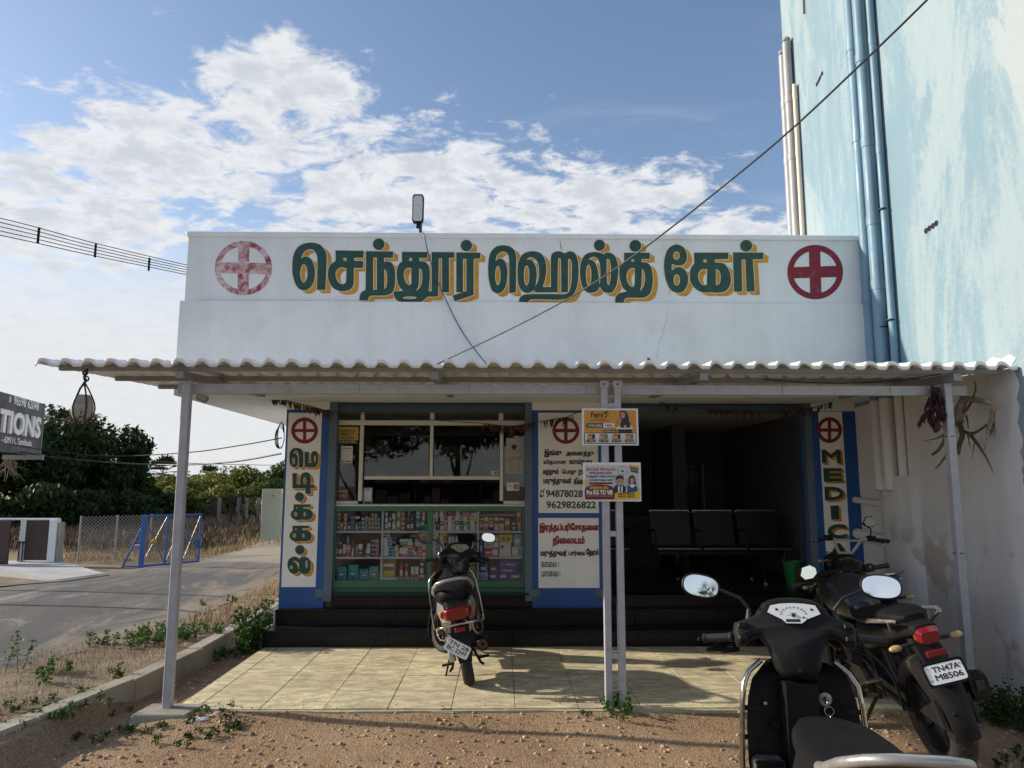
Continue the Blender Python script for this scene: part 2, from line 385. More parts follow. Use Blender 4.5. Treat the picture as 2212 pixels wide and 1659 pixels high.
M['wine_leaf'] = mat('dry_wine_leaf', (.045, .014, .018), .75, var=.3, scale=20, rand=.4, island=.4)
M['aloe'] = mat('drying_aloe', (.085, .085, .045), .6, var=.3, scale=12, dirt=.4, dirtcol=(.08, .05, .03))
M['bark_pale'] = mat('pale_stem', (.26, .20, .13), .85, var=.35, scale=25, dirt=.5, dirtcol=(.05, .03, .02))
M['wire'] = mat('black_cable', (.012, .012, .013), .5, var=.1)
M['bluewire'] = mat('blue_cable', (.02, .05, .16), .5, var=.1)
M['concrete'] = mat('old_concrete', (.30, .27, .22), .9, var=.2, scale=3, bump=.5, bscale=40, dirt=.5, dirtcol=(.12, .095, .07), world=True)
M['cement_w'] = mat('whitewashed_cement', (.46, .455, .44), .9, var=.12, scale=2, bump=.3, bscale=30, dirt=.25, dirtcol=(.3, .27, .22), world=True)
M['brown_board'] = mat('dark_brown_board', (.055, .033, .028), .5, var=.12, scale=3, streak=.25)
M['signgrey'] = mat('sign_dark_grey', (.050, .052, .058), .55, var=.08, scale=2)
M['signwhite'] = mat('sign_white', (.74, .75, .78), .5, var=.03)
M['gateblue'] = mat('gate_blue', (.018, .10, .36), .45, var=.12, scale=6)
M['galv'] = mat('galvanised_wire', (.26, .25, .23), .5, metal=.6, var=.1)
M['boxgreen'] = mat('pale_green_steel', (.42, .44, .32), .5, var=.06, scale=3, dirt=.12)
M['pvc_grey'] = mat('grey_pvc', (.33, .33, .34), .45, var=.08, scale=5, dirt=.15)
M['pvc_cream'] = mat('cream_pvc', (.62, .55, .44), .5, var=.08, scale=5)
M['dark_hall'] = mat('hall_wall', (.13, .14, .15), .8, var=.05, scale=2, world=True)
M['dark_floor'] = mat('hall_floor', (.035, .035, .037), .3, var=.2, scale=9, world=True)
M['chair'] = mat('perforated_steel_seat', (.03, .038, .04), .4, metal=.3, var=.1)
M['crate'] = mat('crate_wood', (.13, .08, .05), .8, var=.3, scale=8)
M['green_plastic'] = mat('green_bucket_plastic', (.02, .26, .05), .4, var=.06)
M['trunk'] = mat('tree_bark', (.10, .075, .052), .9, var=.3, scale=6, bump=.5, bscale=20)
M['coir'] = mat('coir_mat', (.012, .045, .05), .95, var=.2, scale=40, bump=.6, bscale=150)
M['stone'] = mat('gravel_stone', (.36, .25, .165), .9, var=.25, scale=30, island=.42)
M['drygrass'] = mat('dry_grass', (.38, .27, .14), .9, var=.25, scale=3, island=.4, world=True)
M['drygrass2'] = mat('dead_brush', (.085, .062, .042), .9, var=.25, scale=3, island=.4, world=True)  # brush tone darkened for the shade beneath the trees; dead shrubs share it
M['led'] = mat('led_panel', (.55, .57, .58), .4, var=.1, scale=40)

def leafmat(name, c1, c2, trans=.25):
    m, t, b = newmat(name); g_ = t.new('ShaderNodeNewGeometry')
    n1 = t.noise(g_.outputs['Position'], .9, 3); f = t.math('ADD', t.math('MULTIPLY', g_.outputs['Random Per Island'], .6), t.math('MULTIPLY', t.smooth(n1, .3, .7), .4))
    c = t.mix(f, c1, c2); t.put(b.inputs['Base Color'], c); b.inputs['Roughness'].default_value = .5; b.inputs['Specular IOR Level'].default_value = .14
    tr = t.new('ShaderNodeBsdfTranslucent'); t.put(tr.inputs[0], t.mix(.5, c, (c2[0]*1.4, c2[1]*1.4, c2[2]*.7)))
    mx = t.new('ShaderNodeMixShader', i_0=trans); t.l.new(b.outputs[0], mx.inputs[1]); t.l.new(tr.outputs[0], mx.inputs[2]); t.l.new(mx.outputs[0], t.n['Material Output'].inputs[0])
    return m
M['leaf_mango'] = leafmat('mango_leaf', (.014, .030, .010), (.040, .070, .020), .15)
M['leaf_neem'] = leafmat('neem_leaf', (.022, .05, .014), (.06, .105, .028), .25)
M['leaf_scrub'] = leafmat('scrub_leaf', (.09, .11, .028), (.23, .22, .065), .3)
M['leaf_scrub2'] = leafmat('acacia_leaf', (.045, .07, .018), (.14, .165, .045), .3)
M['leaf_palm'] = leafmat('palmyra_leaf', (.02, .032, .014), (.05, .06, .025), .1)
M['leaf_weed'] = leafmat('weed_leaf', (.025, .065, .014), (.075, .15, .035), .3)
M['leaf_shrub'] = leafmat('shrub_leaf', (.016, .045, .012), (.05, .10, .022), .2)
M['leaf_dry'] = leafmat('dry_leaf', (.14, .10, .03), (.26, .2, .07), .3)

def glassmat():
    m, t, b = newmat('window_glass'); t.n.remove(b)
    tr = t.new('ShaderNodeBsdfTransparent'); tr.inputs[0].default_value = (.93, .95, .95, 1); gl = t.new('ShaderNodeBsdfGlossy'); gl.inputs[1].default_value = .015
    fr = t.new('ShaderNodeFresnel', i_IOR=1.5); mx = t.new('ShaderNodeMixShader', i_0=t.math('MULTIPLY', fr.outputs[0], 1.0))
    t.l.new(tr.outputs[0], mx.inputs[1]); t.l.new(gl.outputs[0], mx.inputs[2]); t.l.new(mx.outputs[0], t.n['Material Output'].inputs[0]); return m
M['glass'] = glassmat()

def dimfilter():  # tint chosen only to cut the daylight entering the hall windows
    m, t, b = newmat('daylight_dimmer'); t.n.remove(b); tr = t.new('ShaderNodeBsdfTransparent'); tr.inputs[0].default_value = (.055, .065, .07, 1); t.l.new(tr.outputs[0], t.n['Material Output'].inputs[0]); return m
M['dim_filter'] = dimfilter()

def granite():
    m, t, b = newmat('black_granite'); v = t.new('ShaderNodeNewGeometry').outputs['Position']
    vo = t.new('ShaderNodeTexVoronoi', feature='F1'); t.put(vo.inputs['Vector'], v); vo.inputs['Scale'].default_value = 55
    f = t.smooth(t.math('ADD', vo.outputs['Distance'], t.math('MULTIPLY', t.noise(v, 60, 3), .5)), .35, .75)
    c = t.mix(f, (.026, .026, .025), (.006, .006, .007)); c = t.mix(t.smooth(t.noise(v, 2.2, 6, .65), .52, .8, 0, .4), c, (.034, .029, .024)); t.put(b.inputs['Base Color'], c); b.inputs['Roughness'].default_value = .33; b.inputs['Specular IOR Level'].default_value = .25; return m
M['granite'] = granite()

def tilemat():
    m, t, b = newmat('cement_floor_tile'); g_ = t.new('ShaderNodeNewGeometry'); v = g_.outputs['Position']
    n1 = t.noise(t.mapv(v, scale=(1.0, 2.6, 1)), 4.5, 9, .72, .6); n2 = t.noise(t.mapv(v, (4, 2, 1), scale=(1, 2.2, 1)), 13, 6, .7)
    f = t.smooth(t.math('ADD', t.math('MULTIPLY', n1, .7), t.math('MULTIPLY', n2, .3)), .42, .60)
    c = t.mix(f, (.42, .36, .25), (.80, .71, .44)); c = t.mix(t.smooth(t.noise(t.mapv(v, (1, 5, 2)), .9, 5, .6), .42, .62, 0, .3), c, (.50, .43, .28)); c = t.mix(t.smooth(t.noise(v, 30, 5, .7), .45, .75, 0, .35), c, (.30, .245, .165))
    c = t.mix(t.smooth(t.noise(t.mapv(v, (7, 1, 0)), 1.3, 4), .45, .7, 0, .3), c, (.33, .25, .16))
    hs = t.new('ShaderNodeHueSaturation'); t.put(hs.inputs['Color'], c); t.put(hs.inputs['Value'], t.smooth(t.new('ShaderNodeObjectInfo').outputs['Random'], 0, 1, .92, 1.08)); t.put(b.inputs['Base Color'], hs.outputs[0])
    b.inputs['Roughness'].default_value = .75; bn = t.new('ShaderNodeBump', i_Strength=.4, i_Distance=.004); t.put(bn.inputs['Height'], n2); t.put(b.inputs['Normal'], bn.outputs[0]); return m
M['tile'] = tilemat()
M['grout'] = mat('pale_grout', (.42, .38, .24), .9, var=.2, scale=20)

def groundmat():
    m, t, b = newmat('red_soil'); v = t.new('ShaderNodeNewGeometry').outputs['Position']; sp = t.new('ShaderNodeSeparateXYZ', i_0=v)
    n1 = t.noise(v, 1.1, 8, .65); n2 = t.noise(v, 26, 6, .7); n3 = t.noise(v, 6, 6, .65)
    c = t.mix(t.smooth(n1, .35, .65), (.27, .172, .098), (.385, .262, .16)); c = t.mix(t.smooth(n2, .42, .68, 0, .75), c, (.40, .285, .185)); c = t.mix(t.smooth(n3, .55, .75, 0, .5), c, (.19, .105, .06))
    grit = t.new('ShaderNodeTexVoronoi', feature='F1'); t.put(grit.inputs['Vector'], v); grit.inputs['Scale'].default_value = 75
    gs = t.new('ShaderNodeSeparateColor'); t.put(gs.inputs[0], grit.outputs['Color']); c = t.mix(t.smooth(gs.outputs[0], .80, .92, 0, .55), c, (.42, .31, .22))
    # sandy verge left of the kerb, dry field far away
    side = t.smooth(t.math('ADD', sp.outputs[0], t.math('MULTIPLY', n3, .4)), -2.5, -3.0); sand = t.mix(t.smooth(n1, .35, .65), (.22, .165, .115), (.33, .27, .20)); sand = t.mix(t.smooth(n3, .45, .75, 0, .6), sand, (.13, .12, .06))
    c = t.mix(side, c, sand)
    far = t.smooth(t.math('ADD', sp.outputs[1], t.math('MULTIPLY', n1, 2.0)), 15, 19); c = t.mix(far, c, t.mix(t.smooth(t.noise(v, .35, 6, .65), .4, .6), (.42, .29, .16), (.28, .22, .11)))
    t.put(b.inputs['Base Color'], c); b.inputs['Roughness'].default_value = .95; b.inputs['Specular IOR Level'].default_value = .15
    bn = t.new('ShaderNodeBump', i_Strength=.9, i_Distance=.02); t.put(bn.inputs['Height'], t.math('ADD', t.math('MULTIPLY', n2, 1.0), t.math('MULTIPLY', t.smooth(grit.outputs['Distance'], 0, .5, .7, 0), 1.0))); t.put(b.inputs['Normal'], bn.outputs[0]); return m
M['ground'] = groundmat()

def roadmat():
    m, t, b = newmat('worn_asphalt'); v = t.new('ShaderNodeNewGeometry').outputs['Position']
    n1 = t.noise(t.mapv(v, scale=(1.7, .6, 1)), 1.5, 7, .65, .6); n2 = t.noise(v, 45, 4, .7); n3 = t.noise(t.mapv(v, (9, 4, 0), scale=(1.6, .55, 1)), 1.0, 6, .68, .8)
    c = t.mix(t.smooth(n2, .35, .7), (.055, .054, .055), (.095, .092, .09)); c = t.mix(t.smooth(n1, .42, .66, 0, .6), c, (.16, .145, .125)); c = t.mix(t.smooth(t.noise(v, 14, 6, .75), .45, .65, 0, .55), c, (.045, .043, .042)); c = t.mix(t.math('MULTIPLY', t.smooth(n3, .52, .70, 0, .75), t.smooth(n2, .30, .55)), c, (.36, .34, .30))
    sp = t.new('ShaderNodeSeparateXYZ', i_0=v); c = t.mix(t.smooth(t.math('ADD', sp.outputs[0], t.math('MULTIPLY', t.math('SUBTRACT', n3, .5), 3.2)), -4.5, -3.6, 0, .85), c, (.25, .205, .155)); c = t.mix(t.smooth(t.math('ADD', sp.outputs[0], t.math('MULTIPLY', t.math('SUBTRACT', n1, .5), 3.0)), -6.6, -7.6, 0, .8), c, (.25, .195, .14)); far = t.smooth(t.math('ADD', sp.outputs[1], t.math('MULTIPLY', n1, 3.0)), 13.5, 17); c = t.mix(far, c, (.33, .27, .195))
    t.put(b.inputs['Base Color'], c); b.inputs['Roughness'].default_value = .9; bn = t.new('ShaderNodeBump', i_Strength=.6, i_Distance=.008); t.put(bn.inputs['Height'], n2); t.put(b.inputs['Normal'], bn.outputs[0]); return m
M['road'] = roadmat()

def bluewall():
    m, t, b = newmat('weathered_pale_blue_wall'); v = t.new('ShaderNodeNewGeometry').outputs['Position']
    vv = t.mapv(v, scale=(1, 1.0, .42)); n1 = t.noise(vv, .95, 12, .68, .9); n2 = t.noise(t.mapv(v, (5, 3, 1), scale=(1, 2.2, .35)), 3.2, 9, .72, .5); n3 = t.noise(v, 22, 6, .7)
    f = t.smooth(t.math('ADD', t.math('MULTIPLY', n1, .65), t.math('ADD', t.math('MULTIPLY', n2, .35), t.math('MULTIPLY', t.math('SUBTRACT', n3, .5), .16))), .40, .58)
    c = t.mix(f, (.175, .275, .335), (.275, .355, .39)); c = t.mix(t.smooth(t.math('ADD', n1, t.math('MULTIPLY', n3, .12)), .50, .58, 0, .55), c, (.30, .37, .395))
    drip = t.noise(t.mapv(v, (2, 8, 3), scale=(1, 5.5, .22)), 2.0, 6, .7); c = t.mix(t.smooth(drip, .56, .70, 0, .25), c, (.15, .26, .32))
    # pale plaster showing high up near the street end
    sp = t.new('ShaderNodeSeparateXYZ', i_0=v); edge = t.math('ADD', t.math('MULTIPLY', t.math('SUBTRACT', 5.75, sp.outputs[1]), 1.0), t.math('ADD', t.math('MULTIPLY', t.math('SUBTRACT', sp.outputs[2], 5.2), .35), t.math('MULTIPLY', t.math('SUBTRACT', n1, .5), 3.6)))
    c = t.mix(t.smooth(edge, .35, .52, 0, .85), c, (.34, .385, .405))
    cr = t.new('ShaderNodeTexVoronoi', feature='DISTANCE_TO_EDGE'); t.put(cr.inputs['Vector'], t.mapv(t.mix(.22, v, t.noise(v, 2.5, 5, .7, 0, 1)), scale=(1, 1, .6))); cr.inputs['Scale'].default_value = .95
    crack = t.math('MULTIPLY', t.smooth(cr.outputs['Distance'], .008, .002), t.smooth(t.noise(v, .9, 3), .48, .60)); c = t.mix(t.math('MULTIPLY', crack, .12), c, (.20, .28, .32))
    c = t.mix(t.smooth(n3, .62, .80, 0, .35), c, (.26, .38, .44))
    t.put(b.inputs['Base Color'], c); b.inputs['Roughness'].default_value = .8
    bn = t.new('ShaderNodeBump', i_Strength=.35, i_Distance=.012); t.put(bn.inputs['Height'], t.math('ADD', n3, t.math('MULTIPLY', n2, 2.0))); t.put(b.inputs['Normal'], bn.outputs[0]); return m
M['bluewall'] = bluewall()
M['bluepipe'] = mat('blue_painted_pipe', (.15, .27, .36), .5, var=.12, scale=2, streak=.2, dirt=.18, dirtcol=(.2, .26, .3))
def limewall():
    m, t, b = newmat('whitewashed_wall'); v = t.new('ShaderNodeNewGeometry').outputs['Position']
    n1 = t.noise(t.mapv(v, scale=(1, 1.6, .5)), 1.2, 7, .62, .5); n3 = t.noise(v, 18, 6, .7); sp = t.new('ShaderNodeSeparateXYZ', i_0=v)
    c = t.mix(t.smooth(n1, .35, .65), (.70, .695, .68), (.80, .79, .77)); c = t.mix(t.math('MULTIPLY', t.smooth(t.math('ADD', sp.outputs[2], t.math('MULTIPLY', n1, 1.2)), 1.3, .5), .55), c, (.58, .55, .51))
    pat = t.noise(t.mapv(v, (2, 2, 6)), 1.9, 5, .6); c = t.mix(t.math('MULTIPLY', t.smooth(pat, .54, .62), t.smooth(sp.outputs[2], 1.5, .9)), c, (.52, .46, .40))
    t.put(b.inputs['Base Color'], c); b.inputs['Roughness'].default_value = .85
    bn = t.new('ShaderNodeBump', i_Strength=.45, i_Distance=.012); t.put(bn.inputs['Height'], t.math('ADD', n3, t.math('MULTIPLY', n1, 2.0))); t.put(b.inputs['Normal'], bn.outputs[0]); return m
M['limewall'] = limewall()

# ------------------------------------------------------------------ ground, road, kerb, patio, steps
XW = 3.9           # face of the neighbouring building
def hnoise(x, y):
    return (math.sin(x*1.7+y*.9)*math.sin(y*2.3-x*.6)*.5 + math.sin(x*5.1+1.3)*math.sin(y*4.3+.7)*.25 + math.sin(x*11.3+y*7.7)*math.sin(y*13.1-x*3.1)*.15)
def gz(x, y):
    t = min(1, max(0, (-2.80-x)/.12)); t = t*t*(3-2*t)
    near = max(0, 1-max(0, abs(x)-5)/4)*max(0, 1-max(0, y-9)/5)
    lip = .042*math.exp(-((y-5.50)/.13)**2)*(1-t)*(1 if x > -2.3 else max(0, 1-(-2.3-x)/.3)); rut = -.016*(math.exp(-((y-4.15+.05*math.sin(x*1.3))/.13)**2)+math.exp(-((y-4.95+.06*math.sin(x*.9))/.12)**2))*(1-t)
    return -.055*(1-t) + .095*t + hnoise(x, y)*.022*near + lip + rut
def make_ground():
    xs = [-1800, -600, -200, -90, -50, -34, -25, -19, -15, -12, -10, -8.6, -7.6, -6.8, -6.2, -5.6] + [round(-5+i*.1, 3) for i in range(0, 95)] + [4.6, 5.2, 6, 8, 12, 20, 40, 120, 500, 1800]
    ys = [-900, -300, -100, -40, -16, -8, -4, -2, -1, 0, .5, 1] + [round(1.4+i*.1, 3) for i in range(0, 72)] + [8.8, 9.2, 9.7, 10.3, 11, 12, 13, 14, 15, 16.5, 18, 20, 23, 27, 32, 40, 52, 70, 110, 200, 500, 1800]
    mb = MB(); n = len(xs)
    mb.v = [Vector((x, y, gz(x, y))) for y in ys for x in xs]
    for j in range(len(ys)-1):
        for i in range(n-1): mb.f.append((j*n+i, j*n+i+1, (j+1)*n+i+1, (j+1)*n+i)); mb.mi.append(0)
    return tag(mb.build('ground', M['ground'], smooth=180, local=True), kind='structure')
make_ground()

def make_road():
    ctr = [(-60, None)]
    Ls = [(-40, -4.9, -9.4), (-10, -4.6, -9.1), (2, -4.45, -8.6), (5.5, -4.35, -8.2), (7.0, -3.75, -7.9), (8.2, -3.42, -7.75), (9.5, -3.50, -7.6), (11.5, -3.72, -7.35), (13, -3.85, -6.75), (15, -4.0, -6.2), (18, -4.2, -6.1), (24, -4.6, -7.0), (40, -6, -9.5)]
    mb = MB(); rows = []
    for k_ in range(len(Ls)-1):
        a, b = Ls[k_], Ls[k_+1]; st = 8
        for q in range(st):
            t = q/st; rows.append([a[i]+(b[i]-a[i])*t for i in range(3)])
    n = 14
    for (y, xr, xl) in rows:
        j1 = hnoise(y*3.1, 2.2)*.22; j2 = hnoise(y*2.3, 7.1)*.3
        for i in range(n): t = i/(n-1); x = (xr+j1)*(1-t) + (xl+j2)*t; mb.v.append(Vector((x, y, .118 + .02*math.sin(math.pi*t) - (.02 if i in (0, n-1) else 0) + hnoise(x*.6, y*.6)*.008)))
    for j in range(len(rows)-1):
        for i in range(n-1): mb.f.append((j*n+i, j*n+i+1, (j+1)*n+i+1, (j+1)*n+i)); mb.mi.append(0)
    return tag(mb.build('road', M['road'], smooth=180, local=True), kind='structure')
make_road()

kerb = tag(thing('kerb', None, None, (-2.8, 6, 0)), kind='structure')
ky = 1.2; i = 0
while ky < 12.5:
    ln = .95 + random.uniform(-.12, .12); y1 = ky+ln
    xk = lambda y: -2.73 - max(0, 6.4-y)*.17*(1 if y > 3 else 1) - max(0, y-7.5)*.02
    dz = random.uniform(-.012, .012); top = .125+dz; mb = MB(); g_ = .006
    pts = [(xk(ky+g_), ky+g_), (xk(y1-g_), y1-g_), (xk(y1-g_)-.15, y1-g_), (xk(ky+g_)-.15, ky+g_)]
    b = .012; ins = [(xk(ky+g_)-b, ky+g_+b), (xk(y1-g_)-b, y1-g_-b), (xk(y1-g_)-.15+b, y1-g_-b), (xk(ky+g_)-.15+b, ky+g_+b)]
    mb.loft([[(p[0], p[1], -.14) for p in pts], [(p[0], p[1], top-b+random.uniform(-.006, .006)) for p in pts], [(p[0], p[1], top+random.uniform(-.004, .004)) for p in ins]])
    mb.build('kerb_stone', M['concrete'], kerb); ky = y1; i += 1

# tiled patio
PX0, PY0, PY1 = -2.35, 5.58, 7.62
patio = tag(thing('patio', None, None, (0, 6.6, 0)), kind='structure')
mb = MB(); fr = []
n = 40
for i in range(n+1):
    x = PX0-.02 + (XW-.004-PX0+.02)*i/n; fr.append((x, PY0-.03 + hnoise(x*3, 1)*.02))
mb.prism([(PX0-.02, PY1)] + fr + [(XW-.004, PY1)], -.16, -.010, 'XY'); mb.build('bed', M['grout'], patio)
joints_x = [onz(844.3, 1516, 0).x + .4625*k_ for k_ in range(-3, 11)]
xs = [PX0] + [x for x in joints_x if PX0+.1 < x < XW-.1] + [XW-.008]
ys = [PY0, 6.05, 6.51, 6.97, 7.43, PY1-.002]
for a in range(len(xs)-1):
    for b in range(len(ys)-1):
        dz = random.uniform(-.0015, .0015); MB().box(xs[a]+.003, ys[b]+.003, -.02, xs[a+1]-.003, ys[b+1]-.003, dz, .002).build('tile', M['tile'], patio)
# black granite steps
steps = tag(thing('steps', None, None, (0, 7.9, 0)), kind='structure')
def granite_run(x0, x1, yf, z0, z1, depth, seg):
    n = max(1, round((x1-x0)/seg))
    for i in range(n):
        a = x0+(x1-x0)*i/n; b = x0+(x1-x0)*(i+1)/n
        box('riser', M['granite'], (a+.001, yf, z0), (b-.001, yf+.025, z1-.022), steps, .002)
        box('tread', M['granite'], (a+.001, yf-.018, z1-.022), (b-.001, yf+depth, z1), steps, .004)
granite_run(-2.38, XW-.005, 7.62, -.02, .158, .30, 1.35)
granite_run(-2.34, XW-.005, 7.89, .158, .322, .10, 1.35)
granite_run(-1.785, .335, 7.975, .322, .452, .06, 1.1)
granite_run(1.09, 3.42, 7.975, .322, .452, .3, 1.2)
box('side_slab', M['cement_w'], (-2.40, 7.61, -.1), (-2.382, 7.96, .156), steps)
box('side_slab', M['cement_w'], (-2.362, 7.90, .10), (-2.342, 8.3, .318), steps)
mb = MB().box(-1.78, 7.9, .10, .33, 8.3, .30); mb.box(-2.33, 7.94, -.1, XW-.01, 8.4, .157); mb.build('core', M['concrete'], steps)

# ------------------------------------------------------------------ the pale blue building next door
nb = thing('blue_building', 'tall weathered pale blue building with flaking wall and drain pipes beside the shop', 'building', (6.5, 6, 0))
box('wall', M['bluewall'], (XW, 2.2, -.2), (9.5, 9.38, 16.0), nb)
box('roof_slab', M['bluewall'], (XW, 2.2, 16.0), (9.5, 9.38, 16.2), nb)
MB().prism([(8.62, 7.62), (8.55, 8.6), (8.75, 8.6)], XW-.03, XW, 'YZ').build('chipped_ledge', M['concrete'], nb)
def pipe(y, r_, z0, z1, m_, joints, name='drain_pipe', sub='coupling', x=None):
    x = XW-r_-.012 if x is None else x; p = MB().cyl((x, y, z0), (x, y, z1), r_, n=18).build(name, m_, nb, smooth=40)
    for zj in joints:
        MB().cyl((x, y, zj-.05), (x, y, zj+.05), r_*1.09, n=18).build(sub, m_, p, smooth=40)
    return p
p1 = pipe(7.37, .060, 1.55, 16.0, M['bluepipe'], (3.55, 5.3, 6.35, 8.3)); p2 = pipe(7.17, .064, 1.55, 16.0, M['bluepipe'], (3.62, 4.3, 5.15, 6.1, 8.0)); p3 = pipe(7.0, .036, 1.5, 16.0, M['bluepipe'], (5.0, 6.2))
for (y, r_, z) in ((7.17, .070, 3.18), (7.0, .041, 3.22), (7.0, .041, 4.36)):
    MB().torus((XW-.064, y, z), r_-.004, .008, 'Z', 20, 6).build('strap', M['wire'], nb, smooth=60)
for (y, r_, z1) in ((9.23, .056, 7.42), (9.09, .056, 7.52), (8.97, .03, 6.85)):
    p = pipe(y, r_, 2.6, z1, M['pvc_grey'] if r_ > .04 else M['pvc_cream'], (4.55, 5.9, 6.7), 'vent_pipe')
    if r_ > .04:
        for k_ in range(7):
            a = k_*math.pi*2/7; MB().box(-.006, -.004, 0, .006, .004, .05).xf(Matrix.Translation((XW-r_-.012+math.cos(a)*r_*.8, y+math.sin(a)*r_*.8, z1))).build('cowl_bar', M['pvc_grey'], p)
        MB().ell((XW-r_-.012, y, z1+.05), (r_*1.0, r_*1.0, .03), 14, 6).build('cowl', M['pvc_grey'], p, smooth=60)
for (x, y) in ((1190, 550), (1216, 531), (1244, 512), (1269, 492)):
    u = zoomed(2900, 600, 2.0734)(x, y); w_ = ray(*u); p = Vector((0, 0, CAM_H)) + w_*(XW/w_.x); MB().lathe([(.026, 0), (.026, -.006), (.019, -.006), (.019, .02)], (XW-.001, p.y, p.z), 'X', 12).build('vent_hole', M['wire'], nb)
for (x, y) in ((388, 742), (402, 713), (415, 685), (432, 650)):
    u = zoomed(2900, 0, 2.3532)(x, y); w_ = ray(*u); p = Vector((0, 0, CAM_H)) + w_*(XW/w_.x); MB().lathe([(.026, 0), (.026, -.006), (.019, -.006), (.019, .02)], (XW-.001, p.y, p.z), 'X', 12).build('vent_hole', M['wire'], nb)
# whitewashed part of the wall below the canopy, with a ragged edge
edge = []
for i in range(60):
    z = -.1 + 2.62*i/59; edge.append((5.43 + hnoise(z*6, 3)*.05 + random.uniform(-.012, .012) - (.0 if z < 2.3 else 0), z))
top = [(5.40, 2.56), (5.47, 2.60), (5.56, 2.58), (5.66, 2.61), (5.76, 2.58), (5.9, 2.56), (6.3, 2.50), (8.3, 2.44)]
MB().prism(edge + top + [(8.3, -.1)], XW-.006, XW, 'YZ').build('whitewash', M['limewall'], nb)
# pipes boxed in plaster low on the wall
mb = MB(); prof = [(6.80, XW), (6.86, XW-.07), (7.0, XW-.095), (7.25, XW-.10), (7.40, XW-.08), (7.47, XW)]
mb.loft([[(x, y, -.1) for (y, x) in prof], [(x, y, .55) for (y, x) in prof], [(x, y+.04*(i == 0), 1.2) for i, (y, x) in enumerate(prof)], [(x, y+.06*(i == 0), 1.66) for i, (y, x) in enumerate(prof)], [(x+.03 if 0 < i < 5 else x, y+.07*(i == 0), 1.70) for i, (y, x) in enumerate(prof)]])
mb.build('pipe_casing', M['limewall'], nb, smooth=50)
for (z, r_) in ((1.44, .034), (1.08, .055)):
    pth = [(XW-.06, 8.1, z+.02), (XW-.065, 7.75, z), (XW-.065, 7.40, z-.02)]; MB().tube(pth, r_, 14).build('branch_pipe', M['limewall'], nb, smooth=60)
for y in (7.37, 7.17, 7.0):   # lower, whitewashed length of each pipe
    r_ = {7.37: .0615, 7.17: .0655, 7.0: .0375}[y]; MB().cyl((XW-r_-.0105, y, 1.56), (XW-r_-.0105, y, 2.46), r_, n=18).build('whitewashed_pipe', M['limewall'], nb, smooth=40)
mb = MB()
for i in range(5, 26):
    t = i/25; mb.ell((XW-.03-random.random()*.05, 5.42+t*1.7, 2.53+t*.10+random.uniform(-.01, .02)), (.03+random.random()*.02, .05, .018+random.random()*.012), 8, 5)
tag(mb.build('cement_flashing', M['limewall'], nb, smooth=70), 'rough white cement seal along the roof sheet edge')

# ------------------------------------------------------------------ the shop
PY = 7.96          # face of the painted pillars
FY = 7.40          # face of the upper storey band
shop = thing('shop_building', 'white flat-roofed medical shop with painted name band, blue pillars and two open shutter bays', 'building', (.4, 9, 0))
FX0, FX1 = at(388, 660, FY).x, XW-.004
zt, zl, zs = at(1106, 503, FY).z, at(1106, 654, FY).z, 2.50
fa = MB().box(FX0+.035, FY+.03, zl, FX1, 12.6, zt-.055).build('upper_wall', M['white'], shop)
lowb = MB().box(FX0, FY, zs, FX1, 12.6, zl+.004).build('lower_band', M['white'], shop)
cop = MB().box(FX0+.018, FY+.008, zt-.055, FX1, 12.62, zt, .006).build('coping', M['white'], shop)
box('roof_pipe', M['pvc_grey'], (at(670, 497, 7.9).x, 7.9, zt-.01), (at(765, 497, 7.9).x, 7.95, zt+.045), shop, .012)
# cracks in the band
def crack(pts, Yf, wd=.004):
    mb = MB(); P = []
    for k_ in range(len(pts)-1):
        a, b = Vector(at(*pts[k_], Yf)), Vector(at(*pts[k_+1], Yf))
        for q in range(5): p = a.lerp(b, q/5); P.append(Vector((p.x+random.uniform(-.006, .006), Yf-.0012, p.z)))
    P.append(Vector(at(*pts[-1], Yf))); P[-1].y = Yf-.0012
    L_ = []; Rr = []
    for i, p in enumerate(P):
        h = wd*random.uniform(.3, 1)*(.3 if i in (0, len(P)-1) else 1); L_.append(p-Vector((h/2, 0, 0))); Rr.append(p+Vector((h/2, 0, 0)))
    mb.v = L_+Rr; n = len(P); mb.f = [(i, i+1, n+i+1, n+i) for i in range(n-1)]; mb.mi = [0]*(n-1); return mb
crack([(1210, 518), (1211, 530), (1213, 541)], FY+.03, .010).build('crack', M['lblack'], fa)
crack([(1462, 520), (1458, 545), (1452, 590), (1445, 640)], FY+.03, .005).build('crack', M['concrete'], fa)
crack([(1444, 660), (1437, 700), (1425, 740), (1419, 776)], FY, .004).build('crack', M['concrete'], lowb)
crack([(415, 643), (450, 646), (510, 650), (620, 653)], FY+.03, .003).build('crack', M['concrete'], fa)
for (x, y) in ((579, 776), (1401, 776)): MB().lathe([(.011, 0), (.016, -.002), (.006, -.002)], (at(x, y, FY).x, FY-.0005, at(x, y, FY).z), 'Y', 10).build('anchor_hole', M['husk'], lowb)

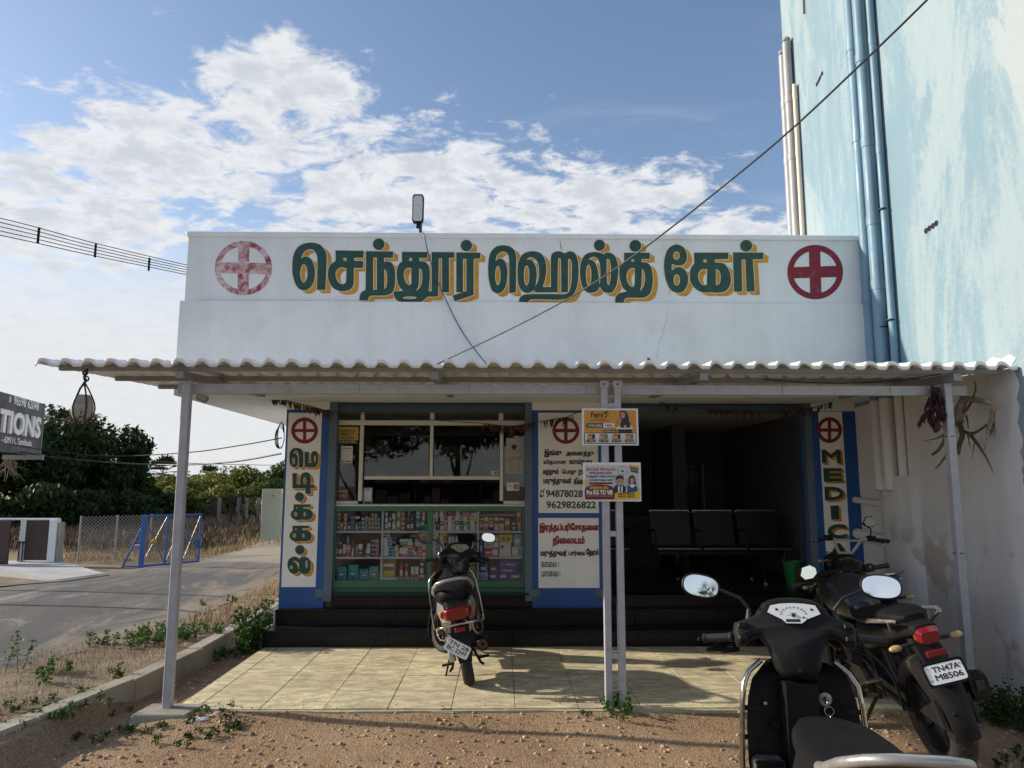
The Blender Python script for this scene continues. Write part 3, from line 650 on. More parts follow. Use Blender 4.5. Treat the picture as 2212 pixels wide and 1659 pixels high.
# --- painted lettering
def mapper(ox, oy, sc, Y):
    z = zoomed(ox, oy, sc)
    def f(p):
        q = at(*z(p[0], p[1]), Y); return (q.x, q.z)
    return f
def lay(loops, Y): return [[(p[0], p[1]) for p in l] for l in loops]
def painted(shapes, mp, Y, off, parent, cream=.0065, top='lgreen', name='letter', steps_=3):
    """one letter: ochre block shadow, cream outline, coloured face; three thin coats of paint"""
    loops = []
    for outer, holes in shapes:
        loops.append(orient([mp(p) for p in smooth_loop(outer)], True)); loops += [orient([mp(p) for p in smooth_loop(h)], False) for h in holes]
    sh = []
    for k_ in range(1, steps_+1): sh += shift(loops, off[0]*k_/steps_, -off[1]*k_/steps_)
    mb = MB(); mb.m = 1; mb.flat(fill(sh), lambda p: (p[0], Y-.0015, p[1]))
    mb.m = 2; mb.flat(fill([grow(l, cream) for l in loops]), lambda p: (p[0], Y-.0030, p[1]))
    mb.m = 0; mb.flat(fill(loops), lambda p: (p[0], Y-.0045, p[1]))
    return mb.build(name, [M[top], M['lyellow'], M['cream']], parent)
def sq(x0, y0, x1, y1): return [(x0, y0), (x1, y0), (x1, y1), (x0, y1)]
UY = FY+.03
mA = mapper(1050, 850, 2.765, UY); mB_ = mapper(1800, 850, 3.16, UY); mC = mapper(2400, 850, 2.4578, UY)
OFF = (.052, .036)
E1 = lambda cx, cy, rx, ry, n=16: [(cx+rx*math.cos(2*math.pi*i/n), cy+ry*math.sin(2*math.pi*i/n)) for i in range(n)]
s = 1
painted([([(473,657),(383,657),(389,330,s),(360,258,s),(310,235,s),(250,265,s),(218,330),(270,308,s),(330,345,s),(362,440,s),(360,540,s),(320,630,s),(245,662,s),(175,620,s),(135,510,s),(128,400,s),(140,300,s),(185,215,s),(260,175,s),(340,168,s),(410,185,s),(460,235,s),(485,310,s)], [E1(248,485,38,95)])], mA, UY, OFF, fa)
painted([([(577,247),(870,252),(865,325),(772,325),(772,355),(865,357),(863,430),(768,430),(765,580,s),(745,640,s),(690,667,s),(620,668,s),(545,630,s),(503,550,s),(498,470,s),(520,400,s),(577,357)], [sq(660,325,692,355),[(690,430),(625,425,s),(585,460,s),(578,510,s),(600,570,s),(640,598,s),(680,585,s),(687,560)]])], mA, UY, OFF, fa)
painted([(E1(1025,183,61,61),[]), ([(893,256),(1175,258),(1172,325),(1080,325),(1080,368),(1112,360,s),(1160,378,s),(1190,440,s),(1196,530,s),(1190,620,s),(1162,685,s),(1110,712,s),(1040,717,s),(960,716,s),(926,728,s),(915,768),(823,765),(830,710,s),(852,675,s),(888,658)], [sq(968,322,1005,655),[(1082,440),(1105,470,s),(1112,540,s),(1105,620,s),(1082,648)]])], mA, UY, OFF, fa)
painted([([(1265,262),(1530,264),(1527,325),(1445,327),(1445,357),(1505,365,s),(1545,415,s),(1555,500,s),(1548,600,s),(1540,670),(1573,672),(1573,264),(1810,266),(1808,325),(1752,325),(1755,682),(1682,682),(1680,330),(1648,330),(1640,727),(1530,727),(1495,760,s),(1450,788,s),(1380,795,s),(1290,790,s),(1215,765,s),(1183,720,s),(1178,672),(1275,668),(1230,610,s),(1210,520,s),(1212,450,s),(1235,390,s),(1265,365)], [sq(1340,328,1370,358),[(1362,430),(1312,432,s),(1285,480,s),(1290,540,s),(1315,590,s),(1345,608,s),(1362,590)],[(1443,430),(1470,460,s),(1476,530,s),(1465,600,s),(1440,645,s),(1408,668),(1432,630,s),(1442,560,s)],E1(1345,738,72,13)])], mA, UY, OFF, fa)
painted([(E1(1933,197,60,60),[]), ([(1828,268),(2080,270),(2075,333),(2010,335),(2008,710),(1812,775),(1788,715),(1895,682),(1828,680)], [sq(1898,335,1933,672)])], mA, UY, OFF, fa)
painted([([(425,785),(345,785),(347,420,s),(335,340,s),(300,302,s),(255,300,s),(205,335,s),(182,405),(235,378,s),(290,405,s),(320,480,s),(325,580,s),(310,690,s),(270,765,s),(215,792,s),(150,765,s),(115,680,s),(98,560,s),(100,420,s),(125,310,s),(190,240,s),(280,222,s),(370,245,s),(420,310,s),(430,420,s)], [E1(212,580,32,115)])], mB_, UY, OFF, fa)
painted([([(458,892),(475,840,s),(520,808,s),(600,800,s),(900,800,s),(1010,800,s),(1050,780),(1075,700,s),(1088,560,s),(1085,430,s),(1065,385,s),(1045,385),(1042,780),(962,780),(958,400,s),(942,372,s),(925,400,s),(920,780),(660,780),(637,757),(580,785,s),(520,778,s),(470,725,s),(448,640,s),(443,520,s),(455,420,s),(495,340,s),(560,302,s),(640,293,s),(720,318,s),(770,390,s),(788,500,s),(775,610,s),(745,715),(840,715),(838,420,s),(850,330,s),(900,297,s),(950,295,s),(1005,318),(1060,293,s),(1120,312,s),(1155,380,s),(1168,480,s),(1165,620,s),(1140,740,s),(1090,830,s),(1010,860,s),(900,868,s),(640,862,s),(590,872,s),(568,898)], [E1(552,580,33,120),[(548,390),(600,362,s),(660,390,s),(690,450,s),(700,540,s),(690,630,s),(655,715),(672,600,s),(665,490,s),(630,415,s),(590,390,s)]])], mB_, UY, OFF, fa)
painted([(E1(1415,222,67,67),[]), ([(1183,560,s),(1195,430,s),(1240,340,s),(1320,305,s),(1400,306,s),(1475,330),(1478,310),(1540,310,s),(1600,350,s),(1630,440,s),(1637,560,s),(1615,700,s),(1570,775,s),(1520,787,s),(1460,770,s),(1420,715),(1380,770,s),(1310,787,s),(1250,765,s),(1205,690,s)], [E1(1287,575,33,125),[(1285,390),(1340,357,s),(1395,385,s),(1422,470,s),(1425,640),(1415,690),(1402,560,s),(1380,460,s),(1340,402,s)],[(1500,385),(1530,395,s),(1548,470,s),(1548,600,s),(1525,695,s),(1505,650,s)]])], mB_, UY, OFF, fa)
painted([(E1(1840,230,71,71),[]), ([(1706,310),(2013,310),(2010,385),(1915,387),(1915,420),(1985,432,s),(2030,490,s),(2048,600,s),(2040,720,s),(2010,800,s),(1950,840,s),(1860,845,s),(1750,845,s),(1715,860,s),(1700,905),(1602,903),(1605,840,s),(1640,795,s),(1700,778,s),(1740,770),(1690,720,s),(1655,620,s),(1650,520,s),(1670,455,s),(1708,430)], [sq(1795,387,1825,415),[(1832,495),(1790,492,s),(1750,530,s),(1735,600,s),(1760,680,s),(1800,715,s),(1830,695,s),(1835,600)],[(1918,495),(1945,540,s),(1955,620,s),(1940,700,s),(1895,770),(1912,690,s)]])], mB_, UY, OFF, fa)
painted([([(340,165,s),(400,190,s),(432,260,s),(425,320,s),(390,355,s),(340,358,s),(292,345),(292,402),(350,372,s),(410,395,s),(442,460,s),(435,540,s),(395,600,s),(340,610,s),(280,580,s),(240,500,s),(222,400,s),(225,300,s),(250,220,s),(290,180,s)], [E1(335,268,30,38),E1(338,492,30,52)])], mC, UY, OFF, fa)
painted([([(497,240),(815,240),(812,300),(690,303),(690,330),(770,340,s),(820,400,s),(838,480,s),(825,550,s),(780,600,s),(700,610,s),(650,605),(590,608,s),(520,580,s),(470,520,s),(458,450,s),(470,380,s),(500,340)], [sq(585,303,612,330),[(620,392),(560,400,s),(535,450,s),(550,510,s),(585,540,s),(615,535)],[(698,390),(730,410,s),(742,460,s),(735,520,s),(700,542)]])], mC, UY, OFF, fa)
painted([(E1(978,178,56,54),[]), ([(855,237),(1137,240),(1135,303),(1040,303),(1058,600),(980,600),(970,305),(935,305),(942,600),(865,600)], [])], mC, UY, OFF, fa)
def cross_sign(mp, cx, cy, rx, ry, ring, bar, Y, parent, m_, rot=0.0):
    g_ = lambda l: [mp(p) for p in l]; c, s_ = math.cos(rot), math.sin(rot)
    q = lambda l: [(cx+(x-cx)*c-(y-cy)*s_, cy+(x-cx)*s_+(y-cy)*c) for x, y in l]
    lp = [orient(g_(ellipse(cx, cy, rx, ry, 48)), True), orient(g_(ellipse(cx, cy, rx-ring, ry-ring, 48)), False), orient(g_(q(rect(cx-bar/2, cy-ry+ring*.5, cx+bar/2, cy+ry-ring*.5))), True), orient(g_(q(rect(cx-rx+ring*.5, cy-bar/2, cx+rx-ring*.5, cy+bar/2))), True)]
    return MB().flat(fill(lp), lambda p: (p[0], Y-.002, p[1])).build('cross_emblem', m_, parent)
cross_sign(mapper(600, 800, 1.7015, UY), 533, 350, 183, 173, 34, 70, UY, fa, M['maroon_worn'], .02)
cross_sign(mapper(2900, 600, 2.0734, UY), 325, 872, 217, 212, 46, 88, UY, fa, M['maroon_fair'], -.03)

# --- ground floor: pillars, walls, floor, ceiling
GZ = .322
PT = at(1106, 853, PY).z + .06
def pillar(x0, x1, y1, panels):
    p = box('pillar', M['blue'], (x0, PY, GZ), (x1, y1, at(1106, 886, PY).z), shop)
    box('pillar_head', M['panel'], (x0, PY+.001, at(1106, 886, PY).z), (x1, y1, zs), shop)
    out = []
    for (a, b, c, d_) in panels: out.append((p, MB().box(a, PY-.004, c, b, PY, d_).build('white_panel', M['panel'], p)))
    return p, out
pxz = lambda x, y: (at(x, y, PY).x, at(x, y, PY).z)
# left pillar
a = pxz(608, 1268); b = pxz(688, 892); lx0 = at(602, 1290, PY).x
pl1, _ = pillar(lx0, -1.865, 8.45, [(at(615, 1100, PY).x, at(688, 1100, PY).x, a[1], b[1])])
a = pxz(1160, 1108); b = pxz(1296, 892); c = pxz(1160, 1270); d_ = pxz(1298, 1119)
pl2, _ = pillar(.335, 1.09, 8.45, [(at(1163, 1000, PY).x, at(1292, 1000, PY).x, a[1], b[1]), (at(1163, 1200, PY).x, at(1294, 1200, PY).x, c[1], d_[1])])
a = pxz(1775, 1268); b = pxz(1780, 889)
pl3, _ = pillar(3.40, XW-.004, 8.3, [(at(1776, 1050, PY).x, at(1828, 1050, PY).x, a[1], b[1])])
cross_sign(mapper(1000, 1500, 2.1845, PY-.004), 311, 250, 110, 107, 30, 26, PY-.004, pl1, M['maroon'])
cross_sign(mapper(2000, 1520, 2.2415, PY-.004), 273, 212, 113, 112, 28, 30, PY-.004, pl2, M['maroon'])
cross_sign(mapper(3000, 1520, 2.2415, PY-.004), 247, 208, 106, 109, 30, 28, PY-.004, pl3, M['maroon'])
mL = mapper(1000, 1500, 2.1845, PY-.004); OL = (.030, .024)
pn = lambda sh: painted(sh, mL, PY-.004, OL, pl1, .0045)
pn([([(300,550),(265,552),(263,460,s),(255,422,s),(238,415,s),(218,436),(242,440,s),(258,480,s),(254,530,s),(225,552,s),(195,530,s),(187,480,s),(192,430,s),(215,400,s),(250,393,s),(285,405,s),(300,440,s)], [E1(222,500,11,28)])])
pn([([(312,425),(347,425),(345,516),(366,516),(364,445,s),(385,420,s),(412,424,s),(424,470,s),(420,520,s),(400,550,s),(380,552),(312,550)], [E1(396,484,7,28)])])
pn([([(212,600),(248,600),(248,690),(275,690),(276,640,s),(288,605,s),(320,593,s),(352,603,s),(364,640,s),(362,695),(393,695),(393,722),(360,722),(360,770),(318,768),(318,724),(212,724)], [E1(313,662,12,30)])])
pn([(E1(270,793,38,38), [])])
kk = [(222,855),(362,855),(360,875),(302,876),(302,890),(350,895,s),(378,925,s),(372,965,s),(340,982,s),(290,980),(245,985,s),(205,960,s),(200,925,s),(222,897)]
kh = [E1(238,935,14,18), E1(312,935,9,18), sq(245,878,255,888)]
mv = lambda l, dx_, dy_: [(p[0]+dx_, p[1]+dy_, *p[2:]) for p in l]
pn([(kk, kh)]); pn([(mv(kk, -10, 175), [mv(h, -10, 175) for h in kh])])
pn([(E1(273,1227,39,39), [])])
pn([([(172,1360,s),(180,1310,s),(215,1285,s),(250,1288,s),(268,1302),(290,1285,s),(335,1290,s),(362,1330,s),(360,1390,s),(335,1425,s),(290,1422,s),(268,1400),(235,1425,s),(195,1412,s)], [E1(203,1370,14,14),E1(328,1345,9,34),[(212,1318),(245,1320,s),(266,1345,s),(262,1392),(248,1345,s),(235,1330,s)]])])
# MEDICAL, one letter below another
def font_painted(ch, bx, mp, Y, off, parent, bold=.05):
    c = [mp(p) for p in ((bx[0], bx[1]), (bx[2], bx[1]), (bx[0], bx[3]), (bx[2], bx[3]))]
    x0 = (c[0][0]+c[2][0])/2; x1 = (c[1][0]+c[3][0])/2; z1 = (c[0][1]+c[1][1])/2; z0 = (c[2][1]+c[3][1])/2
    lp = fit_text(ch, x0, z0, x1, z1, bold); mb = MB(); sh = []
    for k_ in (1, 2, 3): sh += shift(lp, off[0]*k_/3, -off[1]*k_/3)
    mb.m = 1; mb.flat(fill(sh), lambda p: (p[0], Y-.0015, p[1])); mb.m = 0; mb.flat(fill(lp), lambda p: (p[0], Y-.0030, p[1]))
    return mb.build('letter', [M['lgreen'], M['lyellow']], parent)
mR = mapper(3000, 1520, 2.2415, PY-.004)
for ch, bx in (('M', (182,372,342,485)), ('E', (197,528,357,640)), ('D', (207,685,370,797)), ('I', (258,843,327,958)), ('C', (230,998,392,1120)), ('A', (240,1158,412,1280)), ('L', (250,1325,420,1443))):
    font_painted(ch, bx, mR, PY-.004, (.026, .022), pl3, .06)
# hand-painted notices on the middle pillar
def line(body, x0, y0, x1, y1, m_, bold, parent, mp, Y, name='letter_line', keep=False):
    p = mp((x0, y1)); q = mp((x1, y0)); lp = fit_text(body, p[0], p[1], q[0], q[1], bold, keep)
    return MB().flat(fill(lp), lambda p_: (p_[0], Y-.0015, p_[1])).build(name, m_, parent)
mM = mapper(2000, 1520, 2.2415, PY-.004); K = PY-.004
line('இங்கு', 92, 368, 238, 438, M['lblack'], .036, pl2, mM, K); line('அைனத்து', 272, 378, 508, 438, M['lblack'], .036, pl2, mM, K)
line('விதமான', 84, 455, 276, 505, M['lblack'], .036, pl2, mM, K); line('கால்நைட', 300, 446, 515, 512, M['lblack'], .036, pl2, mM, K)
line('மற்றும்', 80, 530, 212, 596, M['lblack'], .036, pl2, mM, K); line('ெபாது', 240, 534, 360, 590, M['lblack'], .036, pl2, mM, K); line('நல', 378, 538, 480, 592, M['lblack'], .036, pl2, mM, K)
line('மருந்துகள்', 84, 605, 322, 675, M['lblack'], .036, pl2, mM, K); line('கிைட', 338, 605, 440, 665, M['lblack'], .036, pl2, mM, K)
line('94878028', 106, 712, 415, 772, M['lmoss'], .04, pl2, mM, K); line('9629826822', 110, 806, 526, 866, M['lmoss'], .04, pl2, mM, K)
g2 = lambda l: [mM(p) for p in l]
lp = [orient(g2([(52,765),(60,718),(90,712),(86,760),(80,772),(58,772)]), True), orient(g2([(66,728),(84,726),(80,755),(62,757)]), False), orient(g2([(84,714),(92,698),(96,700),(91,716)]), True)]
MB().flat(fill(lp), lambda p: (p[0], K-.0015, p[1])).build('phone_mark', M['lmoss'], pl2)
line('இரத்தப்பரிேசாதைன', 50, 988, 552, 1074, M['lred'], .04, pl2, mM, K); line('நிைலயம்', 162, 1095, 432, 1188, M['lred'], .04, pl2, mM, K)
line('மருத்துவர்', 60, 1212, 282, 1284, M['lblack'], .036, pl2, mM, K); line('பார்ைவ', 296, 1216, 436, 1272, M['lblack'], .036, pl2, mM, K); line('ேநரம்:', 444, 1204, 556, 1276, M['lblack'], .036, pl2, mM, K)
line('காைல', 66, 1314, 196, 1362, M['lblack'], .02, pl2, mM, K); line(':', 206, 1318, 216, 1352, M['lblack'], .06, pl2, mM, K); line(':', 218, 1396, 228, 1430, M['lblack'], .06, pl2, mM, K); line('மாைல', 70, 1392, 208, 1440, M['lblack'], .02, pl2, mM, K)

# walls behind, floor and ceiling
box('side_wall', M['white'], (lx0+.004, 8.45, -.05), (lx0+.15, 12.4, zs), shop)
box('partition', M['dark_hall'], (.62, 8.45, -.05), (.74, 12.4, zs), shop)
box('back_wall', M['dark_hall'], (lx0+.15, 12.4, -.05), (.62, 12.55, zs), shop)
# hall back wall with two window openings
hx0, hx1 = .74, XW-.004
wins = [(at(1405, 1050, 12.4).x, at(1433, 1050, 12.4).x), (at(1470, 1050, 12.4).x, at(1512, 1050, 12.4).x)]; wz0, wz1 = at(1450, 1112, 12.4).z, at(1450, 1003, 12.4).z
cuts = [hx0] + [v for w_ in wins for v in w_] + [hx1]
for i in range(0, len(cuts), 2): box('back_wall', M['dark_hall'], (cuts[i], 12.4, -.05), (cuts[i+1], 12.55, zs), shop)
for (a, b) in wins:
    box('back_wall', M['dark_hall'], (a, 12.4, -.05), (b, 12.55, wz0), shop); box('back_wall', M['dark_hall'], (a, 12.4, wz1), (b, 12.55, zs), shop)
    mb = MB()
    for k_ in range(5): z = wz0+(wz1-wz0)*(k_+.5)/5; mb.cyl((a, 12.45, z), (b, 12.45, z), .008, n=6)
    for k_ in range(3): x = a+(b-a)*(k_+.5)/3; mb.cyl((x, 12.46, wz0), (x, 12.46, wz1), .007, n=6)
    mb.build('grille', M['jamb'], shop)
    MB().box(a, 12.50, wz0, b, 12.505, wz1).build('added_dimming_pane', M['dim_filter'], shop)  # added pane, put in to darken the bright opening behind the grille
    MB().box(b-.01, 12.18, wz0+.01, b+.012, 12.398, wz1-.01).build('window_shutter', M['white'], shop)
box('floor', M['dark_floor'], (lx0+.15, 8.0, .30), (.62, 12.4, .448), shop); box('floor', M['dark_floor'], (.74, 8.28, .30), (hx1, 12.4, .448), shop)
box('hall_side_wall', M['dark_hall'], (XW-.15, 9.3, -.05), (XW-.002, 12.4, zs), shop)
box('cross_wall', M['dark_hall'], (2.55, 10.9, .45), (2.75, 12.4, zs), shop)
# shutter boxes, jambs
def bay(x0, x1):
    zc = at(1106, 892, PY+.06).z
    for (a, b) in ((x0, x0+.085), (x1-.075, x1)): box('jamb', M['jamb'], (a, PY-.012, at(1106, 1299, PY).z+.005), (b, PY+.10, zs), shop)
    for (a, b) in ((x0-.085, x0+.0), (x1, x1+.08)): box('jamb_foot', M['jamb'], (a, PY-.014, at(1106, 1290, PY).z), (b, PY-.001, at(1106, 1272, PY).z), shop)
    sh_ = box('shutter_bottom_rail', M['shutter'], (x0+.085, PY+.03, zc), (x1-.075, PY+.075, zc+.085), shop, .006)
    zz = zc+.085
    while zz < zs-.01:
        mb = MB(); n = 8; h = min(.075, zs-zz); mb.prism([(PY+.035, zz), (PY+.028, zz+h*.3), (PY+.035, zz+h*.6), (PY+.052, zz+h*.9), (PY+.052, zz+h), (PY+.065, zz+h), (PY+.065, zz)], x0+.085, x1-.075, 'YZ'); mb.build('shutter_slat', M['shutter'], shop); zz += .075
    return zc
zc = bay(-1.865, .335); bay(1.09, 3.40)

# ------------------------------------------------------------------ glazed screen above the counter
WY = 8.03
m3 = mapper(1000, 1450, 2.011, WY)
def pane_rect(x0, y0, x1, y1, mp=None):
    a = (mp or m3)((x0, y1)); b = (mp or m3)((x1, y0)); return a[0], a[1], b[0], b[1]
scr = thing('glazed_screen', 'cream aluminium glazed screen with an open serving gap above the green counter', 'window', (-.75, WY, 1.39))
def bar(x0, y0, x1, y1, name='rail', d_=.045): a = pane_rect(x0, y0, x1, y1); return MB().box(a[0], WY-.0, a[1], a[2], WY+d_, a[3], .004).build(name, M['alu'], scr)
for a in ((488, 180, 520, 886), (687, 290, 733, 862), (1227, 290, 1258, 674), (1757, 290, 1785, 862), (1953, 180, 1976, 886)): bar(*a, 'mullion', .05)
for a in ((708, 180, 740, 255), (1232, 180, 1265, 255), (1750, 180, 1785, 255)): bar(*a, 'mullion', .05)
bar(521, 256, 1952, 289); bar(734, 675, 1756, 700); bar(521, 862, 686, 887); bar(1786, 862, 1952, 887); bar(484, 888, 1980, 902, 'sill', .12)
for a in ((521, 291, 686, 861), (734, 291, 1226, 674), (1259, 291, 1756, 674), (1786, 291, 1952, 861), (521, 180, 707, 255), (741, 180, 1231, 255), (1266, 180, 1749, 255), (1786, 180, 1952, 255)):
    r_ = pane_rect(*a); MB().box(r_[0], WY+.02, r_[1], r_[2], WY+.025, r_[3]).build('pane', M['glass'], scr)
# notices stuck to the glass
YN = WY+.017
def paper(name, label, rc, mats, draw, cat='poster', Y=YN, mp=None, group=None, th=.002):
    mp = mp or mapper(1000, 1450, 2.011, Y); a = pane_rect(*rc, mp); mb = MB(); mb.m = 0; mb.box(a[0], Y, a[1], a[2], Y+th, a[3])
    lev = [0]
    def put(loops, mi):
        lev[0] += 1; mb.m = mi; mb.flat(fill(loops), lambda p: (p[0], Y-.0004*lev[0], p[1]))
    def R_(x0, y0, x1, y1): q = pane_rect(x0, y0, x1, y1, mp); return [orient(rect(q[0], q[1], q[2], q[3]))]
    def T_(body, x0, y0, x1, y1, bold=.02): q = pane_rect(x0, y0, x1, y1, mp); return fit_text(body, q[0], q[1], q[2], q[3], bold)
    def P_(pts): return [orient([mp(p) for p in smooth_loop(pts)])]
    draw(put, R_, T_, P_)
    o = mb.build(name, mats); return tag(o, label, cat, group)
PR = {}
def pm(c, rough=.45):
    key = tuple(round(v, 3) for v in c)
    if key not in PR: PR[key] = mat('print_%d' % len(PR), c, rough, var=.04, scale=30)
    return PR[key]
W_, K_, Y_, N_ = pm((.62, .61, .58)), pm((.012, .012, .014)), pm((.55, .40, .06)), pm((.012, .018, .05))
def d1(put, R_, T_, P_):
    put(R_(531, 402, 691, 425), 1); put(T_('XEROX', 552, 322, 670, 344, .04), 1); put(T_('PRINT', 558, 348, 664, 370, .04), 1); put(T_('SCAN', 562, 374, 658, 397, .04), 1); put(T_('AVAILABLE HERE!', 545, 407, 676, 419, .02), 2)
    for y in (330, 357, 384): put(R_(538, y-5, 548, y+6), 3); put(R_(673, y-5, 684, y+6), 3)
paper('poster', 'yellow XEROX PRINT SCAN poster on the narrow side pane', (527, 305, 693, 428), [Y_, K_, W_, pm((.35, .22, .05))], d1)
def d2(put, R_, T_, P_):
    put(R_(568, 463, 640, 467), 1); put(R_(560, 560, 580, 568), 1); put(R_(590, 560, 640, 567), 1)
paper('notice', 'white paper notice below the yellow poster', (557, 447, 650, 575), [W_, K_], d2, 'notice')
def d3(put, R_, T_, P_):
    put(P_([(x, y, 1) for x, y in E1(1867, 455, 20, 20)]), 1); put(R_(1815, 480, 1920, 484), 2); put(R_(1815, 500, 1900, 503), 2)
    put(P_([(1810, 545), (1850, 530), (1880, 522), (1925, 530), (1925, 545), (1880, 560), (1840, 570), (1810, 560)]), 3)
    for y in (580, 600, 618, 636): put(R_(1818, y, 1875, y+5), 2); put(R_(1885, y, 1905, y+5), 2)
paper('notice', 'tall crumpled cream notice with a round dark seal on the right pane', (1805, 388, 1932, 655), [pm((.42, .39, .33)), N_, pm((.16, .15, .14)), pm((.30, .28, .24))], d3, 'notice')
paper('card', 'small white card below the crumpled notice', (1810, 722, 1903, 785), [W_, pm((.35, .22, .06))], lambda put, R_, T_, P_: (put(R_(1860, 735, 1898, 775), 1), put(R_(1816, 748, 1850, 752), 1)), 'card')
paper('card', 'little white card in the lower corner of the middle pane', (1692, 636, 1742, 664), [pm((.5, .5, .47)), N_], lambda put, R_, T_, P_: put(R_(1718, 642, 1735, 656), 1), 'card')
paper('payment_stand', 'pale blue payment stand on the sill inside the serving gap', (727, 762, 797, 888), [pm((.25, .42, .45)), W_, N_], lambda put, R_, T_, P_: (put(R_(736, 768, 790, 862), 1), put(R_(750, 772, 776, 780), 2), put(R_(740, 866, 788, 884), 2)), 'stand', WY+.06, None, None, .02)
paper('poster', 'worn photo poster on the inner side of the left jamb', (462, 475, 500, 755), [pm((.22, .20, .15)), pm((.08, .10, .05)), pm((.35, .30, .2))], lambda put, R_, T_, P_: (put(R_(468, 500, 495, 600), 1), put(R_(470, 620, 492, 690), 2)), 'poster', WY-.02)

# ------------------------------------------------------------------ green display counter
CY = 8.01
m5 = mapper(1200, 1880, 5.183, CY); m6 = mapper(1600, 1880, 5.185, CY)
ctr = thing('display_counter', 'green laminate display counter with glass front and three shelves of goods', 'counter', (-.75, CY, .45))
def g5(x0, y0, x1, y1): return pane_rect(x0, y0, x1, y1, m5)
def g6(x0, y0, x1, y1): return pane_rect(x0, y0, x1, y1, m6)
xl = m5((205, 800))[0]; xr = m6((1972, 800))[0]; zt_ = m5((1000, 95))[1]; zb_ = .455; zg1 = m5((1000, 190))[1]; zg0 = m5((1000, 1538))[1]
xa = m5((305, 800))[0]; xb = m6((1857, 800))[0]; xm0 = m5((2080, 800))[0]; xm1 = m6((105, 800))[0]
D = .50
box('frame_rail', M['greenlam'], (xl, CY, zg1), (xr, CY+.03, zt_), ctr, .003); box('frame_rail', M['greenlam'], (xl, CY, zg0-.075), (xr, CY+.03, zg0), ctr, .003)
box('frame_stile', M['greenlam'], (xl, CY, zg0), (xa, CY+.03, zg1), ctr, .003); box('frame_stile', M['greenlam'], (xb, CY, zg0), (xr, CY+.03, zg1), ctr, .003); box('frame_stile', M['greenlam'], (xm0, CY, zg0), (xm1, CY+.03, zg1), ctr, .003)
box('plinth', M['greenlam'], (xl+.01, CY+.012, zb_), (xr-.01, CY+.05, zg0-.078), ctr, .003)
box('back', M['brown_board'], (xl, CY+D, zb_), (xr, CY+D+.02, zt_), ctr); box('bottom', M['shelf'], (xl, CY+.03, zg0-.02), (xr, CY+D, zg0-.003), ctr); box('top', M['shelf'], (xl, CY+.001, zt_), (xr, CY+D+.02, zt_+.018), ctr, .003)
box('side', M['shelf'], (xl, CY+.03, zg0), (xl+.015, CY+D, zg1), ctr); box('side', M['shelf'], (xr-.015, CY+.03, zg0), (xr, CY+D, zg1), ctr)
for (a, b) in ((xa, xm0), (xm1, xb)): MB().box(a, CY+.012, zg0, b, CY+.016, zg1).build('glass_pane', M['glass'], ctr)
SZ = [zg0-.003, m5((1000, 1085))[1], m5((1000, 578))[1]]
for z in SZ[1:]: box('shelf', M['shelf'], (xl+.016, CY+.035, z-.022), (xr-.016, CY+D-.002, z), ctr, .001)
for x in (m5((1195, 800))[0], (xm0+xm1)/2, m6((997, 800))[0]):
    for (z0, z1) in ((SZ[0], SZ[1]-.022), (SZ[1], SZ[2]-.022), (SZ[2], zg1+.03)): box('divider', M['shelf'], (x-.010, CY+.035, z0), (x+.010, CY+D-.002, z1), ctr)
a = g6(1040, 265, 1740, 292); box('price_strip', M['shelf'], (a[0], CY+.2, a[1]), (a[2], CY+.205, a[3]), ctr)
for i in range(8): MB().lathe([(.005, 0), (.004, -.003)], (xl+.05+(xr-xl-.1)*i/7, CY, zg0-.04), 'Y', 8).build('screw', M['chrome'], ctr)
box('door_mat', M['coir'], (-1.76, 7.94, .453), (.30, 8.005, .475)); tag(bpy.data.objects['door_mat'], 'dark teal coir strip mat along the foot of the green counter', 'mat')

PC = {k_: tuple(min(.75, v*1.35) for v in c) for k_, c in dict(tan=(.42, .28, .12), white=(.58, .57, .54), red=(.38, .03, .03), maroon=(.12, .012, .02), green=(.04, .22, .08), dgreen=(.02, .09, .05), teal=(.05, .26, .28), cyan=(.08, .36, .45), navy=(.015, .03, .13), blue=(.03, .12, .40),
          purple=(.10, .05, .28), pink=(.48, .17, .20), yellow=(.55, .46, .06), lime=(.26, .45, .08), orange=(.52, .22, .03), brown=(.16, .07, .025), black=(.012, .012, .014), grey=(.28, .29, .28), olive=(.13, .13, .05), cream=(.52, .48, .36), lightblue=(.30, .45, .55), magenta=(.30, .02, .16), clear=(.45, .45, .42)).items()}
bay_n = {1: 'beside the left pillar', 2: 'second from the left pillar', 3: 'second from the middle pillar', 4: 'beside the middle pillar'}
sh_n = {0: 'bottom', 1: 'middle', 2: 'top'}
